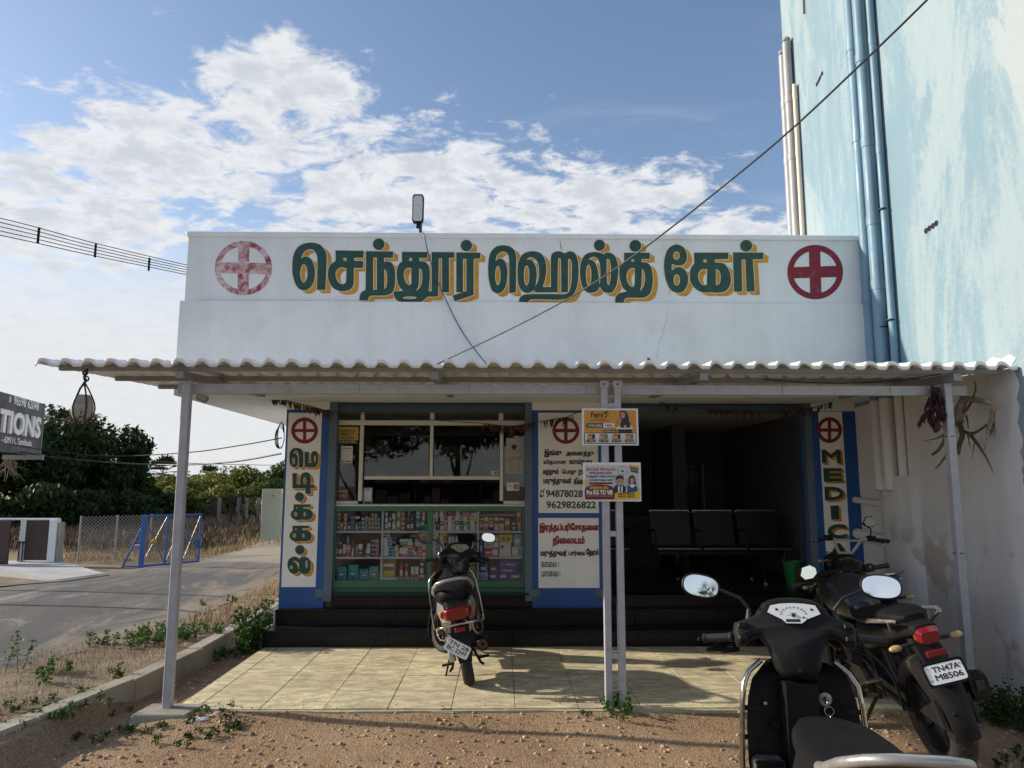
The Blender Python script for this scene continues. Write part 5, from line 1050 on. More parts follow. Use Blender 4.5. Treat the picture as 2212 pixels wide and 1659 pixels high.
paper('placard', 'white and yellow school admissions placard hung below the orange one', (578, 572, 1010, 865), [WH, RD, K_, pm((.03, .06, .16)), MR, YL, SK, GR, RG, BN, NV, HR], plac2, 'placard', PYY-.004, mP(), None, .004)

# ------------------------------------------------------------------ things hung under the canopy
def leaf_mesh(w_, l_, fold, bend):
    mb = MB(); n = 5; L_ = []
    for i in range(n+1):
        t = i/n; hw = w_*math.sin(math.pi*(.06+.94*t)**.8)*.5 if t < 1 else 0.0; z = -l_*t; y = bend*t*t
        L_.append([(-hw, y+fold*hw, z), (0, y, z), (hw, y+fold*hw, z)])
    for r_ in L_: mb.v += [Vector(p) for p in r_]
    for i in range(n):
        for j in range(2): mb.f.append((i*3+j, i*3+j+1, i*3+j+4, i*3+j+3)); mb.mi.append(0)
    return mb
_lm = []
for a in ((.030, .085, .6, .015), (.024, .10, -.8, -.02), (.036, .075, .9, .03), (.020, .06, .5, -.01)):
    o = leaf_mesh(*a).build('leaf', M['dryleaf'], local=True); _lm.append(o.data); bpy.data.objects.remove(o)
def garland(label, pts, spans, Y):
    P = [Vector(at(x, y, Y)) for x, y in pts]; t = thing('leaf_garland', label, 'garland', tuple(P[0])); ROOT[t.name] = P[0]
    MB().tube(P, .0045, 5).build('cord', M['rope'], t)
    seg = [0.0]
    for i in range(1, len(P)): seg.append(seg[-1]+(P[i]-P[i-1]).length)
    for (u0, u1, n) in spans:
        for k_ in range(n):
            d_ = seg[-1]*(u0+(u1-u0)*(k_+random.random())/n); i = max(1, next((j for j in range(1, len(seg)) if seg[j] >= d_), len(seg)-1)); p = P[i-1].lerp(P[i], (d_-seg[i-1])/max(1e-6, seg[i]-seg[i-1]))
            s_ = random.uniform(.75, 1.3); link_mesh('leaf', random.choice(_lm), t, p-P[0], (random.uniform(-.35, .35), random.uniform(-.55, .55), random.uniform(-2, 2)), (s_, s_, s_))
garland('dense dry mango leaf garland from the canopy beam to the left shutter jamb', [(585, 858), (630, 868), (680, 880), (716, 890)], [(.0, 1, 46)], 7.80)
garland('thin cord with dry leaves bunched over the right half of the glazed screen', [(716, 890), (830, 898), (920, 906), (1000, 912), (1044, 914), (1100, 922), (1150, 914), (1200, 905), (1222, 902), (1262, 884)], [(.60, .80, 42), (.82, .95, 22)], 7.82)
garland('drooping dry leaf garland across the hall bay ending at the MEDICAL pillar', [(1420, 866), (1450, 876), (1540, 884), (1640, 888), (1740, 884), (1790, 872), (1808, 862)], [(.04, .12, 9), (.28, .56, 34), (.66, .97, 30)], 7.82)
# ash gourd in a rope sling
gx, gy = -3.115, 5.46
gt = thing('hanging_gourd', 'pale ash gourd in a dark rope sling hung from the canopy corner', 'gourd', (gx, gy, 2.06))
prof = [(.012, .0), (.048, .008), (.070, .05), (.076, .10), (.070, .14), (.055, .18), (.045, .198), (.004, .20)]
MB().lathe(prof, (gx, gy, 2.065), 'Z', 22).build('gourd', M['gourd'], gt, smooth=60)
mb = MB()
for k_ in range(5):
    a = k_*2*math.pi/5+.5; pth = [(gx+math.cos(a)*r_*1.04+.004, gy+math.sin(a)*r_*1.04, 2.065+h) for r_, h in prof[1:6]] + [(gx+math.cos(a)*.03, gy+math.sin(a)*.03, 2.31), (gx+random.uniform(-.006, .006), gy, 2.36)]; mb.tube(pth, .006, 6)
mb.build('sling', M['rope'], gt, smooth=60)
mb = MB()
for k_ in range(90):
    a = random.random()*6.28; r_ = .03+.062*random.random(); z = 2.062+.055*random.random()**2 + (.02 if r_ > .08 else -.005); p = Vector((gx+math.cos(a)*r_, gy+math.sin(a)*r_, z)); q = p+Vector((random.uniform(-.025, .025), random.uniform(-.02, .02), random.uniform(-.015, .03))); mb.cyl(p, q, .006, .002, 4)
tag(mb.build('coir_nest', M['husk'], gt), kind='stuff')
mb = MB(); pth = [(gx, gy, 2.35), (gx+.012, gy, 2.375), (gx-.006, gy, 2.40), (gx+.008, gy, 2.43), (gx, gy+.03, 2.47)]; mb.tube(pth, .009, 6); mb.torus((gx+.012, gy, 2.385), .018, .006, 'Y', 10, 5); mb.torus((gx, gy, 2.43), .016, .008, 'Y', 10, 5); mb.build('knot', M['rope'], gt, smooth=60)
# drying aloe and a bunch of dark leaves on the wall end of the canopy
ax = lambda x, y, Y=5.78: Vector(at(*zoomed(3300, 1350, 3.0167)(x, y), Y - .26*min(1, max(0, (x-950)/250))))
al = thing('hanging_aloe', 'uprooted aloe plant drying upside down from the canopy beside the whitewashed wall', 'plant', tuple(ax(880, 660)))
def aloe_leaf(pts, r0, r1, m_='aloe', name='leaf', Y=5.78):
    P = [ax(x, y, Y+(0.02*math.sin(i*1.3))) for i, (x, y) in enumerate(pts)]; n = len(P); Q = []
    for i in range(n-1):
        for k_ in range(4): t = k_/4; p0, p1, p2, p3 = P[max(0, i-1)], P[i], P[i+1], P[min(n-1, i+2)]; Q.append(.5*((2*p1)+(p2-p0)*t+(2*p0-5*p1+4*p2-p3)*t*t+(3*p1-p0-3*p2+p3)*t**3))
    Q.append(P[-1]); rr = [r0+(r1-r0)*(i/(len(Q)-1))**.8 for i in range(len(Q))]
    MB().tube(Q, rr, 7).build(name, M[m_], al, smooth=60)
aloe_leaf([(955, 420), (915, 520), (880, 600), (880, 700)], .030, .045, 'bark_pale', 'stem')
aloe_leaf([(960, 440), (1080, 450), (1200, 475), (1270, 500), (1270, 600), (1270, 680)], .026, .018, 'bark_pale', 'stem'); aloe_leaf([(1265, 680), (1230, 760), (1215, 860), (1180, 1020)], .022, .004, 'bark_pale', 'stem')
aloe_leaf([(1070, 235), (1080, 330), (1030, 480), (960, 580), (880, 660)], .004, .014); aloe_leaf([(880, 700), (940, 800), (1040, 830), (1130, 790), (1210, 730)], .016, .009); aloe_leaf([(1010, 830), (1090, 930), (1190, 1080), (1240, 1180), (1280, 1275)], .018, .002)
aloe_leaf([(745, 830), (720, 930), (660, 1020), (595, 1070)], .016, .011); aloe_leaf([(760, 1065), (700, 1150), (625, 1240)], .015, .003); aloe_leaf([(745, 830), (660, 880), (580, 900), (495, 912)], .010, .002); aloe_leaf([(900, 720), (930, 850), (900, 950), (880, 1060)], .022, .016); aloe_leaf([(975, 620), (990, 700), (1000, 780)], .009, .004); aloe_leaf([(1030, 850), (1065, 920), (1050, 1050), (1038, 1115)], .006, .002); aloe_leaf([(990, 830), (1010, 940), (1030, 1010)], .006, .002); aloe_leaf([(880, 700), (820, 760), (760, 820), (740, 850)], .018, .014)
for k_ in range(16):
    x = 1270+random.uniform(-30, 40); y = 690+random.uniform(-20, 30); aloe_leaf([(x, y), (x+random.uniform(-10, 20), y+70), (x+random.uniform(-30, 30), y+random.uniform(100, 180))], .0035, .001, 'husk', 'root')
bn = thing('dried_leaf_bunch', 'bunch of dark wine-red dried leaves tied to the canopy beam near the aloe', 'leaf bunch', tuple(ax(610, 400, 5.62)))
mb = MB(); lm = leaf_mesh(.022, .055, .6, .01)
for k_ in range(240):
    t = random.random(); y = 300+460*t; half = 25+95*math.sin(math.pi*min(1, t*1.05)**1.3) if t > .22 else 30; x = 620+random.uniform(-1, 1)*half + 10*t
    p = ax(x, y, 5.60+random.uniform(-.04, .04)); st = mb.mark(); mb.add([v.copy() for v in lm.v], lm.f); mb.xf(Matrix.Translation(p) @ Matrix.Rotation(random.uniform(-3, 3), 4, 'Z') @ Matrix.Rotation(random.uniform(-.6, .6), 4, 'X'), st)
for k_ in range(22):
    t = k_/22; x, y = 560-130*t, 560+130*t*t+20; p = ax(x, y, 5.6); st = mb.mark(); mb.add([v.copy() for v in lm.v], lm.f); mb.xf(Matrix.Translation(p) @ Matrix.Rotation(random.uniform(-3, 3), 4, 'Z') @ Matrix.Rotation(random.uniform(-.6, .6), 4, 'X'), st)
tag(mb.build('dry_leaves', M['wine_leaf'], bn), kind='stuff'); MB().tube([ax(575, 290, 5.6), ax(620, 400, 5.6), ax(600, 560, 5.6)], .006, 6).build('twig', M['rope'], bn)
# lamps
fl = thing('flood_lamp', 'small grey flood lamp under the canopy beside the lone post', 'lamp', tuple(at(437, 858, 5.9)))
p = Vector(at(437, 860, 5.9)); st_ = MB().box(-.045, -.02, -.03, .045, .02, .03, .006); st_.xf(Matrix.Translation(p) @ Matrix.Rotation(.45, 4, 'Y') @ Matrix.Rotation(-.5, 4, 'X')); st_.build('housing', M['steel_g'], fl)
mb = MB().box(-.036, -.0225, -.022, .036, -.02, .022); mb.xf(Matrix.Translation(p) @ Matrix.Rotation(.45, 4, 'Y') @ Matrix.Rotation(-.5, 4, 'X')); mb.build('lens', M['led'], fl); MB().cyl(p+Vector((-.01, .01, .02)), p+Vector((-.03, .02, .10)), .008, n=8).build('bracket', M['steel_g'], fl)
p = Vector(at(1803, 872, 7.87)); bh = thing('bulb_holder', 'white bulb holder fixed above the MEDICAL pillar', 'lamp', tuple(p)); MB().lathe([(.036, .03), (.036, .0), (.03, -.01), (.022, -.03), (.02, -.05)], p, 'Z', 16).build('cap', M['white'], bh, smooth=40); MB().box(p.x-.05, p.y-.01, p.z+.03, p.x+.05, PY+.02, p.z+.045).build('bracket', M['white'], bh)
lx, lz = at(908, 500, 7.6).x, zt
st = thing('roof_street_lamp', 'black LED street lamp head on a short pole above the name band', 'lamp', (lx, 7.6, lz))
MB().cyl((lx, 7.6, lz-.3), (lx-.002, 7.58, at(906, 478, 7.6).z), .022, n=12).build('pole', M['bluewire'], st, smooth=40)
h0, h1 = at(903, 482, 7.56).z, at(903, 420, 7.56).z; hx = at(903, 450, 7.56).x; mb = MB(); ol = [(hx-.060, h0+.03), (hx-.045, h0), (hx+.045, h0), (hx+.060, h0+.03), (hx+.062, h1-.03), (hx+.045, h1), (hx-.045, h1), (hx-.062, h1-.03)]; mb.prism(ol, 7.545, 7.60); mb.build('housing', M['black_plastic'], st, bevel=.006)
mb = MB(); ins = [(hx+(x-hx)*.8, (h0+h1)/2+(z-(h0+h1)/2)*.88) for x, z in ol]; mb.prism(ins, 7.541, 7.5455); mb.build('led_panel', M['led'], st)
mb = MB().box(hx-.02, 7.55, h0-.05, hx+.025, 7.60, h0+.01, .005); mb.build('neck', M['black_plastic'], st)

# ------------------------------------------------------------------ cables
def cable(name, label, pts, r_, m_='wire', n=6, sag=0.0, cat='cable', group=None):
    P = [Vector(p) for p in pts]; Q = []
    for i in range(len(P)-1):
        p0, p1, p2, p3 = P[max(0, i-1)], P[i], P[i+1], P[min(len(P)-1, i+2)]
        for k_ in range(8):
            t = k_/8; q = .5*((2*p1)+(p2-p0)*t+(2*p0-5*p1+4*p2-p3)*t*t+(3*p1-p0-3*p2+p3)*t**3); q.z -= sag*4*t*(1-t); Q.append(q)
    Q.append(P[-1]); return tag(MB().tube(Q, r_, n).build(name, M[m_], smooth=80), label, cat, group)
cable('service_cable', 'long black service cable rising from the canopy past the blue wall', [at(940, 789, 7.2), at(1250, 632, 5.5), at(1600, 372, 4.3), at(1900, 100, 3.6), at(2300, -300, 2.9)], .006)
cable('lamp_cable', 'blue cable hanging from the roof lamp down the name band', [(lx+.01, 7.55, lz+.02), at(916, 507, 7.36), at(930, 565, 7.37), at(962, 645, 7.37), at(1002, 722, 7.37), at(1052, 788, 7.30)], .006, 'bluewire')
cable('corner_cable', 'thin dark cable down the corner between the name band and the blue wall', [at(1873, 506, 7.36), at(1880, 540, 7.37), at(1888, 600, 7.37), at(1878, 670, 7.37), at(1890, 720, 7.37), at(1886, 782, 7.36)], .004)
cable('rope_line', 'rope line strung across the road from the grey sign to the left pillar', [at(0, 955, 11.4), at(95, 972, 11.0), at(230, 985, 10.3), at(400, 978, 9.4), at(520, 962, 8.8), at(608, 946, 8.4)], .007, 'rope')
cable('drop_cable', 'black cable sagging across the road to the left pillar', [at(-30, 962, 12), at(100, 985, 11.4), at(240, 999, 10.6), at(380, 1004, 9.6), at(500, 998, 8.9), at(607, 980, 8.4)], .010)
cable('far_line', 'pale far telephone line above the scrub', [at(200, 985, 40), at(400, 1000, 42), at(640, 1006, 45)], .02, 'galv')
cl = thing('cable_coil', 'coil of black cable hung on the outer edge of the left pillar', 'cable coil', tuple(at(608, 945, 8.0)))
for k_ in range(4):
    c = Vector(at(607-k_*.7, 940+k_*2, 8.02)); mb = MB(); pts = [(c.x+.035*math.cos(a)*(1+.15*k_), c.y-.02*k_*.3, c.z+(.145-.01*k_)*math.sin(a)) for a in np.linspace(0, 2*math.pi, 22, False)]; mb.tube(pts, .0045, 5, closed=True); mb.build('loop', M['wire'], cl, smooth=80)
cable('soffit_cable', 'thin black cable slung below the canopy rafters', [at(1650, 820, 5.9), at(1800, 828, 5.85), at(1930, 822, 5.7), at(2035, 808, 5.6)], .005)
# bundled overhead lines passing behind the roof
LN = []
for k_ in range(5):
    y0 = 466+k_*9; y1 = 592+k_*5
    a, b = at(-700, 320+k_*14, 12), at(620, 655+k_*5, 24)
    pts = [at(-520, 352+k_*13, 13.0), at(0, 471+k_*9.3, 16), at(200, 524+k_*7, 18), at(405, 573+k_*5.2, 20.5), at(700, 640+k_*4, 24)]
    cable('overhead_line', 'overhead power line in the spacered bundle behind the roof', pts, .011, 'wire', 5, 0, 'power line', 'overhead power lines'); LN.append(pts)
for (x, y, Y, n_) in ((83, 508, 16.7, 18), (206, 541, 18.1, 16), (322, 571, 19.5, 15)):
    c = Vector(at(x, y, Y)); h = n_/1580*Y; MB().box(c.x-.025, c.y-.02, c.z-h, c.x+.025, c.y+.02, c.z+h, .006).build('line_spacer', M['black_plastic']); tag(bpy.data.objects[[o.name for o in bpy.data.objects if o.name.startswith('line_spacer')][-1]], 'black vertical spacer clipping the overhead power lines apart', 'spacer', 'spacers on the overhead lines')
# pale green meter box on the side wall
mx0, mx1, mz0, mz1 = at(565, 1100, 8.7).x, at(609, 1100, 8.7).x, at(585, 1165, 8.7).z, at(585, 1056, 8.7).z
mt = thing('meter_box', 'pale green steel meter box with its door swung out beside the left pillar', 'box', (mx1, 8.7, mz0)); MB().box(mx0, 8.69, mz0, mx1-.01, 8.712, mz1, .004).build('door', M['boxgreen'], mt); MB().box(mx1-.012, 8.72, mz0+.02, lx0+.06, 9.1, mz1-.02, .004).build('cabinet', M['boxgreen'], mt); MB().cyl((mx1-.008, 8.715, mz0), (mx1-.008, 8.715, mz1), .008, n=8).build('hinge', M['boxgreen'], mt); MB().lathe([(.012, 0), (.012, -.006)], (mx0+.13, 8.69, mz0+.5), 'Y', 10).build('lock', M['galv'], mt)

# ------------------------------------------------------------------ plants
def leaves(C, N, size, asp=.45, jit=.7, base=None):
    """numpy leaf mesh: C centres (n,3), N rough normals, size per leaf"""
    n = len(C); d_ = N + RNG.normal(0, jit, (n, 3)); d_ /= np.linalg.norm(d_, axis=1)[:, None]+1e-9
    a = RNG.normal(0, 1, (n, 3)); u = np.cross(d_, a); u /= np.linalg.norm(u, axis=1)[:, None]+1e-9; v = np.cross(d_, u)
    s_ = (size*RNG.uniform(.6, 1.35, n))[:, None] if np.isscalar(size) else (size*RNG.uniform(.7, 1.3, n))[:, None]
    V = np.empty((n*4, 3)); V[0::4] = C - u*s_*.5; V[1::4] = C + v*s_*asp*.5 + d_*s_*.06; V[2::4] = C + u*s_*.5; V[3::4] = C - v*s_*asp*.5 + d_*s_*.06
    return V
def quads_mesh(name, V, m_, parent=None, off=None):
    n = len(V)//4; me = bpy.data.meshes.new(name); off = (ROOT.get(parent.name, Vector()) if parent else Vector()) if off is None else off
    V = V - np.array(off)
    me.vertices.add(n*4); me.vertices.foreach_set('co', V.astype(np.float32).ravel()); me.loops.add(n*4); me.loops.foreach_set('vertex_index', np.arange(n*4, dtype=np.int32)); me.polygons.add(n); me.polygons.foreach_set('loop_start', np.arange(0, n*4, 4, dtype=np.int32)); me.materials.append(m_); me.update(); me.validate()
    return link_mesh(name, me, parent)
def blob_points(blobs, n, shell=.55):
    vol = np.array([b[3]*b[4]*b[5] for b in blobs])**.75; vol /= vol.sum(); idx = RNG.choice(len(blobs), n, p=vol); B = np.array(blobs)[idx]
    d_ = RNG.normal(0, 1, (n, 3)); d_ /= np.linalg.norm(d_, axis=1)[:, None]; r_ = shell + (1-shell)*RNG.random(n)**.6; r_ *= (1+.18*np.sin(d_[:, 0]*7+B[:, 0]*5)*np.sin(d_[:, 2]*8+B[:, 1]))
    return B[:, :3] + d_*B[:, 3:6]*r_[:, None], d_
def crown_blobs(c, rx, ry, rz, n, small=.42):
    out = []
    for _ in range(n):
        d_ = RNG.normal(0, 1, 3); d_ /= np.linalg.norm(d_); d_[2] = d_[2]*.8+.1; k_ = RNG.uniform(.35, .85); s_ = RNG.uniform(.7, 1.25)*small; out.append((c[0]+d_[0]*rx*k_, c[1]+d_[1]*ry*k_, c[2]+d_[2]*rz*k_, rx*s_, ry*s_, rz*s_*.85))
    return out
def tree(name, label, base, h, rx, rz, lm_, nl, ls, trunk_r, nb=14, low=.25, group=None, asp=.45, cat='tree', shell=.5):
    base = Vector(base); t = thing(name, label, cat, tuple(base), (0, 0, 0), group); c = (base.x, base.y, base.z+h-rz)
    bl = crown_blobs(c, rx, rx*.9, rz, nb); mb = MB(); top = base+Vector((random.uniform(-.1, .1)*rx, 0, h*.72)); mid = base.lerp(top, .5)+Vector((random.uniform(-.1, .1), 0, 0))
    mb.tube([base-Vector((0, 0, .1)), base.lerp(mid, .5), mid, top], [trunk_r*1.25, trunk_r, trunk_r*.8, trunk_r*.3], 9)
    for b in bl[:9]:
        s0 = base.lerp(top, random.uniform(low, .8)); e = Vector(b[:3]); mb.tube([s0, s0.lerp(e, .5)+Vector((0, 0, -.05*h)), e], [trunk_r*.5, trunk_r*.3, trunk_r*.08], 6)
    mb.build('trunk', M['trunk'], t, smooth=60)
    P, N = blob_points(bl, nl, shell); P[:, 2] = np.maximum(P[:, 2], base.z+h*low*.6+RNG.random(nl)*.3); quads_mesh('crown', leaves(P, N, ls, asp), M[lm_], t); return t
GZ0 = .09
def gp(x, y, Y): p = at(x, y, Y); return (p.x, p.y, GZ0)
def hh(y, Y): return at(1106, y, Y).z - GZ0
# big dark mango trees
tree('mango_tree', 'broad dark mango tree directly behind the grey sign', gp(70, 1100, 27), hh(868, 27), 3.0, 2.1, 'leaf_mango', 16000, .24, .20, 22, .12)
tree('mango_tree', 'tall dark mango tree right of the grey sign with the highest crown', gp(175, 1100, 30), hh(886, 30), 2.3, 2.2, 'leaf_mango', 14000, .25, .18, 20, .10)
tree('mango_tree', 'dark low tree behind the brown gate', gp(-60, 1100, 26), hh(900, 26), 2.8, 2.0, 'leaf_mango', 9000, .24, .2, 16, .12)
tree('neem_tree', 'slim feathery tree standing between the mango tree and the palmyra', gp(285, 1100, 31), hh(968, 31), 1.0, 1.5, 'leaf_neem', 6000, .17, .10, 14, .12)
tree('mango_tree', 'dark rounded tree below the feathery tree', gp(245, 1100, 29), hh(1005, 29), 1.5, 1.2, 'leaf_mango', 8000, .22, .12, 14, .08)
tree('scrub_tree', 'dense dark bush beside the blue gate', gp(318, 1100, 33), hh(1030, 33), 1.3, 1.1, 'leaf_neem', 5000, .2, .10, 12, .05, cat='bush')
for i, (x, yt, Y, rx, lm_, nl, lab) in enumerate(((375, 1012, 38, 1.5, 'leaf_scrub', 3600, 'thin pale yellow-green tree behind the blue gate'), (430, 1006, 40, 1.9, 'leaf_scrub', 4200, 'sparse yellow-green tree right of the lone canopy post'), (478, 1016, 42, 1.5, 'leaf_scrub2', 4200, 'mid green scrub tree in the far row'),
                                             (520, 1010, 41, 1.7, 'leaf_scrub2', 5000, 'bushy green tree near the right end of the far row'), (562, 1004, 39, 1.6, 'leaf_scrub2', 5200, 'green tree just left of the meter box'), (600, 988, 37, 1.5, 'leaf_neem', 5600, 'tall green tree above the meter box'), (450, 1062, 36, 1.3, 'leaf_scrub', 3000, 'low yellowish bush on the dry field'), (405, 1070, 35, 1.2, 'leaf_scrub', 2600, 'small yellow bush behind the lone canopy post'), (640, 1015, 40, 1.8, 'leaf_scrub2', 4000, 'green tree half hidden by the left pillar'))):
    tree('scrub_tree', lab, gp(x, 1100, Y), hh(yt, Y), rx, max(.8, hh(yt, Y)*.52), lm_, int(nl*.62), .2, .07, 13, .02, asp=.5, shell=.55)
for (x, yt, Y, rx, lab) in ((20, 1040, 24, 1.6, 'low dark bush behind the brown gate'), (110, 1050, 23, 1.5, 'low dark bush under the mango tree'), (190, 1046, 24, 1.5, 'dark bush behind the chain link fence'), (265, 1052, 25, 1.4, 'dark bush left of the blue gate'), (330, 1066, 27, 1.2, 'dark green bush behind the blue gate')): tree('dark_bush', lab, gp(x, 1100, Y), hh(yt, Y), rx, hh(yt, Y)*.55, 'leaf_mango', 5200, .2, .06, 11, .0, cat='bush', shell=.2)
for (x, yt, Y, rx, lm_, lab) in ((385, 1046, 33, 1.1, 'leaf_scrub', 'yellow-green bush close behind the blue gate'), (425, 1052, 32, 1.2, 'leaf_scrub2', 'green bush just right of the lone canopy post'), (470, 1040, 35, 1.4, 'leaf_scrub', 'broad yellow-green bush on the field edge'), (515, 1050, 34, 1.3, 'leaf_scrub2', 'rounded green bush behind the stone posts'), (555, 1042, 33, 1.3, 'leaf_scrub2', 'dense green bush beside the meter box'), (600, 1036, 34, 1.4, 'leaf_neem', 'dark green bush partly hidden by the meter box')): tree('scrub_bush', lab, gp(x, 1100, Y), hh(yt, Y), rx, hh(yt, Y)*.56, lm_, 2600, .18, .05, 11, .0, asp=.5, cat='bush', shell=.4)
for (x, y, h, rx, lab) in ((-5.2, -11, 5.4, 2.2, 'leafy tree across the street seen only in the window panes'), (-1.6, -13, 5.8, 2.3, 'second leafy tree across the street facing the counter'), (2.4, -11.5, 5.0, 2.0, 'third leafy tree across the street facing the hall')): tree('street_tree', lab, (x, y, -.05), h, rx, 1.9, 'leaf_neem', 5000, .24, .14, 15, .2)
P, N = blob_points([(-30+3.2*i, 62+RNG.uniform(-4, 8), .9, 2.6, 2, RNG.uniform(.9, 1.7)) for i in range(14)], 9000, .3); o = quads_mesh('far_scrub', leaves(P, N, .38, .5), M['leaf_scrub2']); tag(o, 'far band of green scrub along the horizon', 'scrub', None, 'stuff')
def palm(label, x, y, Y, r_):
    c = Vector(at(x, y, Y)); t = thing('palmyra_palm', label, 'palm', (c.x, c.y, GZ0)); MB().tube([(c.x, c.y, 0), (c.x+.1, c.y, c.z*.5), c], [.22, .17, .14], 8).build('trunk', M['trunk'], t, smooth=60)
    mb = MB()
    for k_ in range(26):
        a = random.random()*6.28; e = random.uniform(-.9, 1.3); d_ = Vector((math.cos(a)*math.cos(e), math.sin(a)*math.cos(e), math.sin(e))); u = d_.cross(Vector((0, 0, 1))).normalized(); v = u.cross(d_); q = c+d_*r_*.45
        for j in range(9):
            th = -1.1+2.2*j/8; tip = q + (d_*math.cos(th)+u*math.sin(th))*r_*.62*random.uniform(.85, 1.1) - Vector((0, 0, .08*r_)); sd = (u*math.cos(th)-d_*math.sin(th))*r_*.06; mb.add([q, q.lerp(tip, .6)+sd, tip, q.lerp(tip, .6)-sd], [(0, 1, 2, 3)])
        mb.tube([c, q], .02, 4)
    mb.build('fronds', M['leaf_palm'], t)
palm('palmyra palm with a round dark head beside the feathery tree', 350, 1023, 62, 1.75); palm('small far palmyra palm head above the yellow scrub', 452, 1030, 78, 1.5); palm('smaller palmyra palm partly behind the far row', 516, 1040, 85, 1.3)
# bare dead shrubs and dry grass in the field
def dead_shrub(x, y, Y, h, lab):
    b = Vector(gp(x, y, Y)); mb = MB()
    for k_ in range(9):
        a = random.random()*6.28; tip = b+Vector((math.cos(a)*h*.35, math.sin(a)*h*.3, h*random.uniform(.7, 1))); mid = b.lerp(tip, .5)+Vector((random.uniform(-.1, .1), 0, 0)); mb.tube([b, mid, tip], [.022, .014, .004], 4)
        for j in range(4): q = mid.lerp(tip, random.random()); mb.tube([q, q+Vector((random.uniform(-.3, .3), random.uniform(-.2, .2), random.uniform(.1, .4)))*h*.5], [.008, .002], 4)
    tag(mb.build('dead_shrub', M['drygrass2']), lab, 'shrub', 'bare dead shrubs in the dry field')
for (x, Y, h) in ((500, 27, 1.1), (530, 28, 1.3), (560, 26, 1.0), (585, 29, 1.2), (470, 30, 1.2), (445, 29, .9), (610, 27, 1.1)): dead_shrub(x, 1150, Y, h, 'bare grey dead shrub standing in the dry field')
def blades(name, label, region, n, h, wd, m_, lean=.4, off=0.0, cat='grass', kind='stuff', zf=None):
    X = RNG.uniform(region[0], region[2], n); Y = RNG.uniform(region[1], region[3], n); cl = np.sin(X*2.1+Y*1.3)*np.sin(Y*1.7-X*.9)*.5+.5; H = h*RNG.uniform(.4, 1.2, n)*(.45+.9*cl); a = RNG.uniform(0, 6.28, n)
    Z = np.array([(zf or gz)(x, y) for x, y in zip(X, Y)])+off; B = np.stack([X, Y, Z], 1); dr = np.stack([np.cos(a), np.sin(a), np.zeros(n)], 1); sd = np.stack([-np.sin(a), np.cos(a), np.zeros(n)], 1)*wd; tip = B + dr*(H*lean*RNG.uniform(.3, 1.4, n))[:, None]; tip[:, 2] += H; md = B*.5+tip*.5; md[:, 2] += H*.12
    V = np.empty((n*4, 3)); V[0::4] = B-sd*.5; V[1::4] = md-sd*.45; V[2::4] = tip; V[3::4] = md+sd*.45
    o = quads_mesh(name, V, M[m_]); return tag(o, label, cat, None, kind)
blades('dry_grass', 'tall dry straw-coloured grass over the far field', (-16, 18, -3, 34), 18000, .28, .016, 'drygrass'); blades('dry_grass', 'dry brush darkened to stand for tree shade behind the fence', (-15, 16.5, -6.5, 26), 12000, .34, .02, 'drygrass2')
blades('dry_grass', 'short dry grass on the verge along the far side of the shop', (-3.5, 8.2, -2.45, 13), 3000, .09, .008, 'drygrass'); blades('dry_grass', 'pale dry tufts on the verge between road and kerb', (-4.2, 4.2, -2.95, 8.5), 2600, .05, .006, 'drygrass')
blades('dry_grass', 'dry roadside grass by the blue gate', (-9, 14.6, -5.9, 18), 3000, .13, .012, 'drygrass')
def weed(name, label, c, r_, h, n, ls, m_='leaf_weed', cat='weed', group=None, tall=1.0):
    c = Vector(c); t = thing(name, label, cat, tuple(c), (0, 0, 0), group); mb = MB(); ns = max(3, int(n/28)); P = []
    for k_ in range(ns):
        a = random.random()*6.28; q = c+Vector((math.cos(a)*r_*random.random()**.5, math.sin(a)*r_*random.random()**.5, 0)); hh_ = h*random.uniform(.5, 1.1); tip = q+Vector((random.uniform(-.3, .3)*h, random.uniform(-.3, .3)*h, hh_)); mb.tube([q-Vector((0, 0, .02)), q.lerp(tip, .5), tip], [.004, .003, .0015], 4)
        for j in range(max(2, n//ns)): u = random.random()**.7; p = q.lerp(tip, u); P.append(p+Vector((random.gauss(0, .03*h+.012), random.gauss(0, .03*h+.012), random.gauss(0, .01)))) 
    tag(mb.build('stems', M['leaf_weed'], t), kind='stuff'); P = np.array([tuple(p) for p in P]); N = np.tile([0, -.2, .9], (len(P), 1)); quads_mesh('foliage', leaves(P, N, ls, .5, .8), M[m_], t); return t
def vz(x, y): p = onz(x, y, .1); return (p.x, p.y, gz(p.x, p.y))
weed('weed', 'leafy weed clump at the double canopy post foot', (.84, 5.54, -.05), .16, .16, 420, .032)
weed('shrub', 'dense green shrub growing against the left end of the steps', (-2.50, 7.60, -.05), .10, .40, 900, .05, 'leaf_shrub', 'shrub'); weed('shrub', 'taller green shrub behind the left end of the steps', (-2.48, 8.1, -.02), .08, .40, 420, .05, 'leaf_shrub', 'shrub')
for (x, y, r_, h, n, lab) in ((300, 1392, .22, .12, 420, 'green weed clump on the verge between the road and the lone post'), (330, 1380, .2, .14, 420, 'bushy weed on the verge close to the lone post'), (215, 1395, .09, .12, 160, 'little lone weed at the road edge'), (425, 1372, .26, .12, 600, 'spreading weed draped over the kerb gap'), (470, 1385, .2, .10, 420, 'creeping weed hanging over the broken kerb'), (130, 1455, .10, .12, 150, 'small weed on the verge near the kerb top'), (240, 1460, .07, .1, 90, 'tiny weed beside the pale patch'), (430, 1310, .06, .08, 70, 'tiny green sprig on the dry verge'), (70, 1480, .13, .2, 110, 'thin upright weed by the road edge'), (30, 1450, .10, .3, 90, 'tall thin weed spike at the road edge'), (500, 1300, .08, .1, 80, 'weed sprig on the verge beyond the shrub')):
    weed('weed', lab, vz(x, y), r_, h, n, .035)
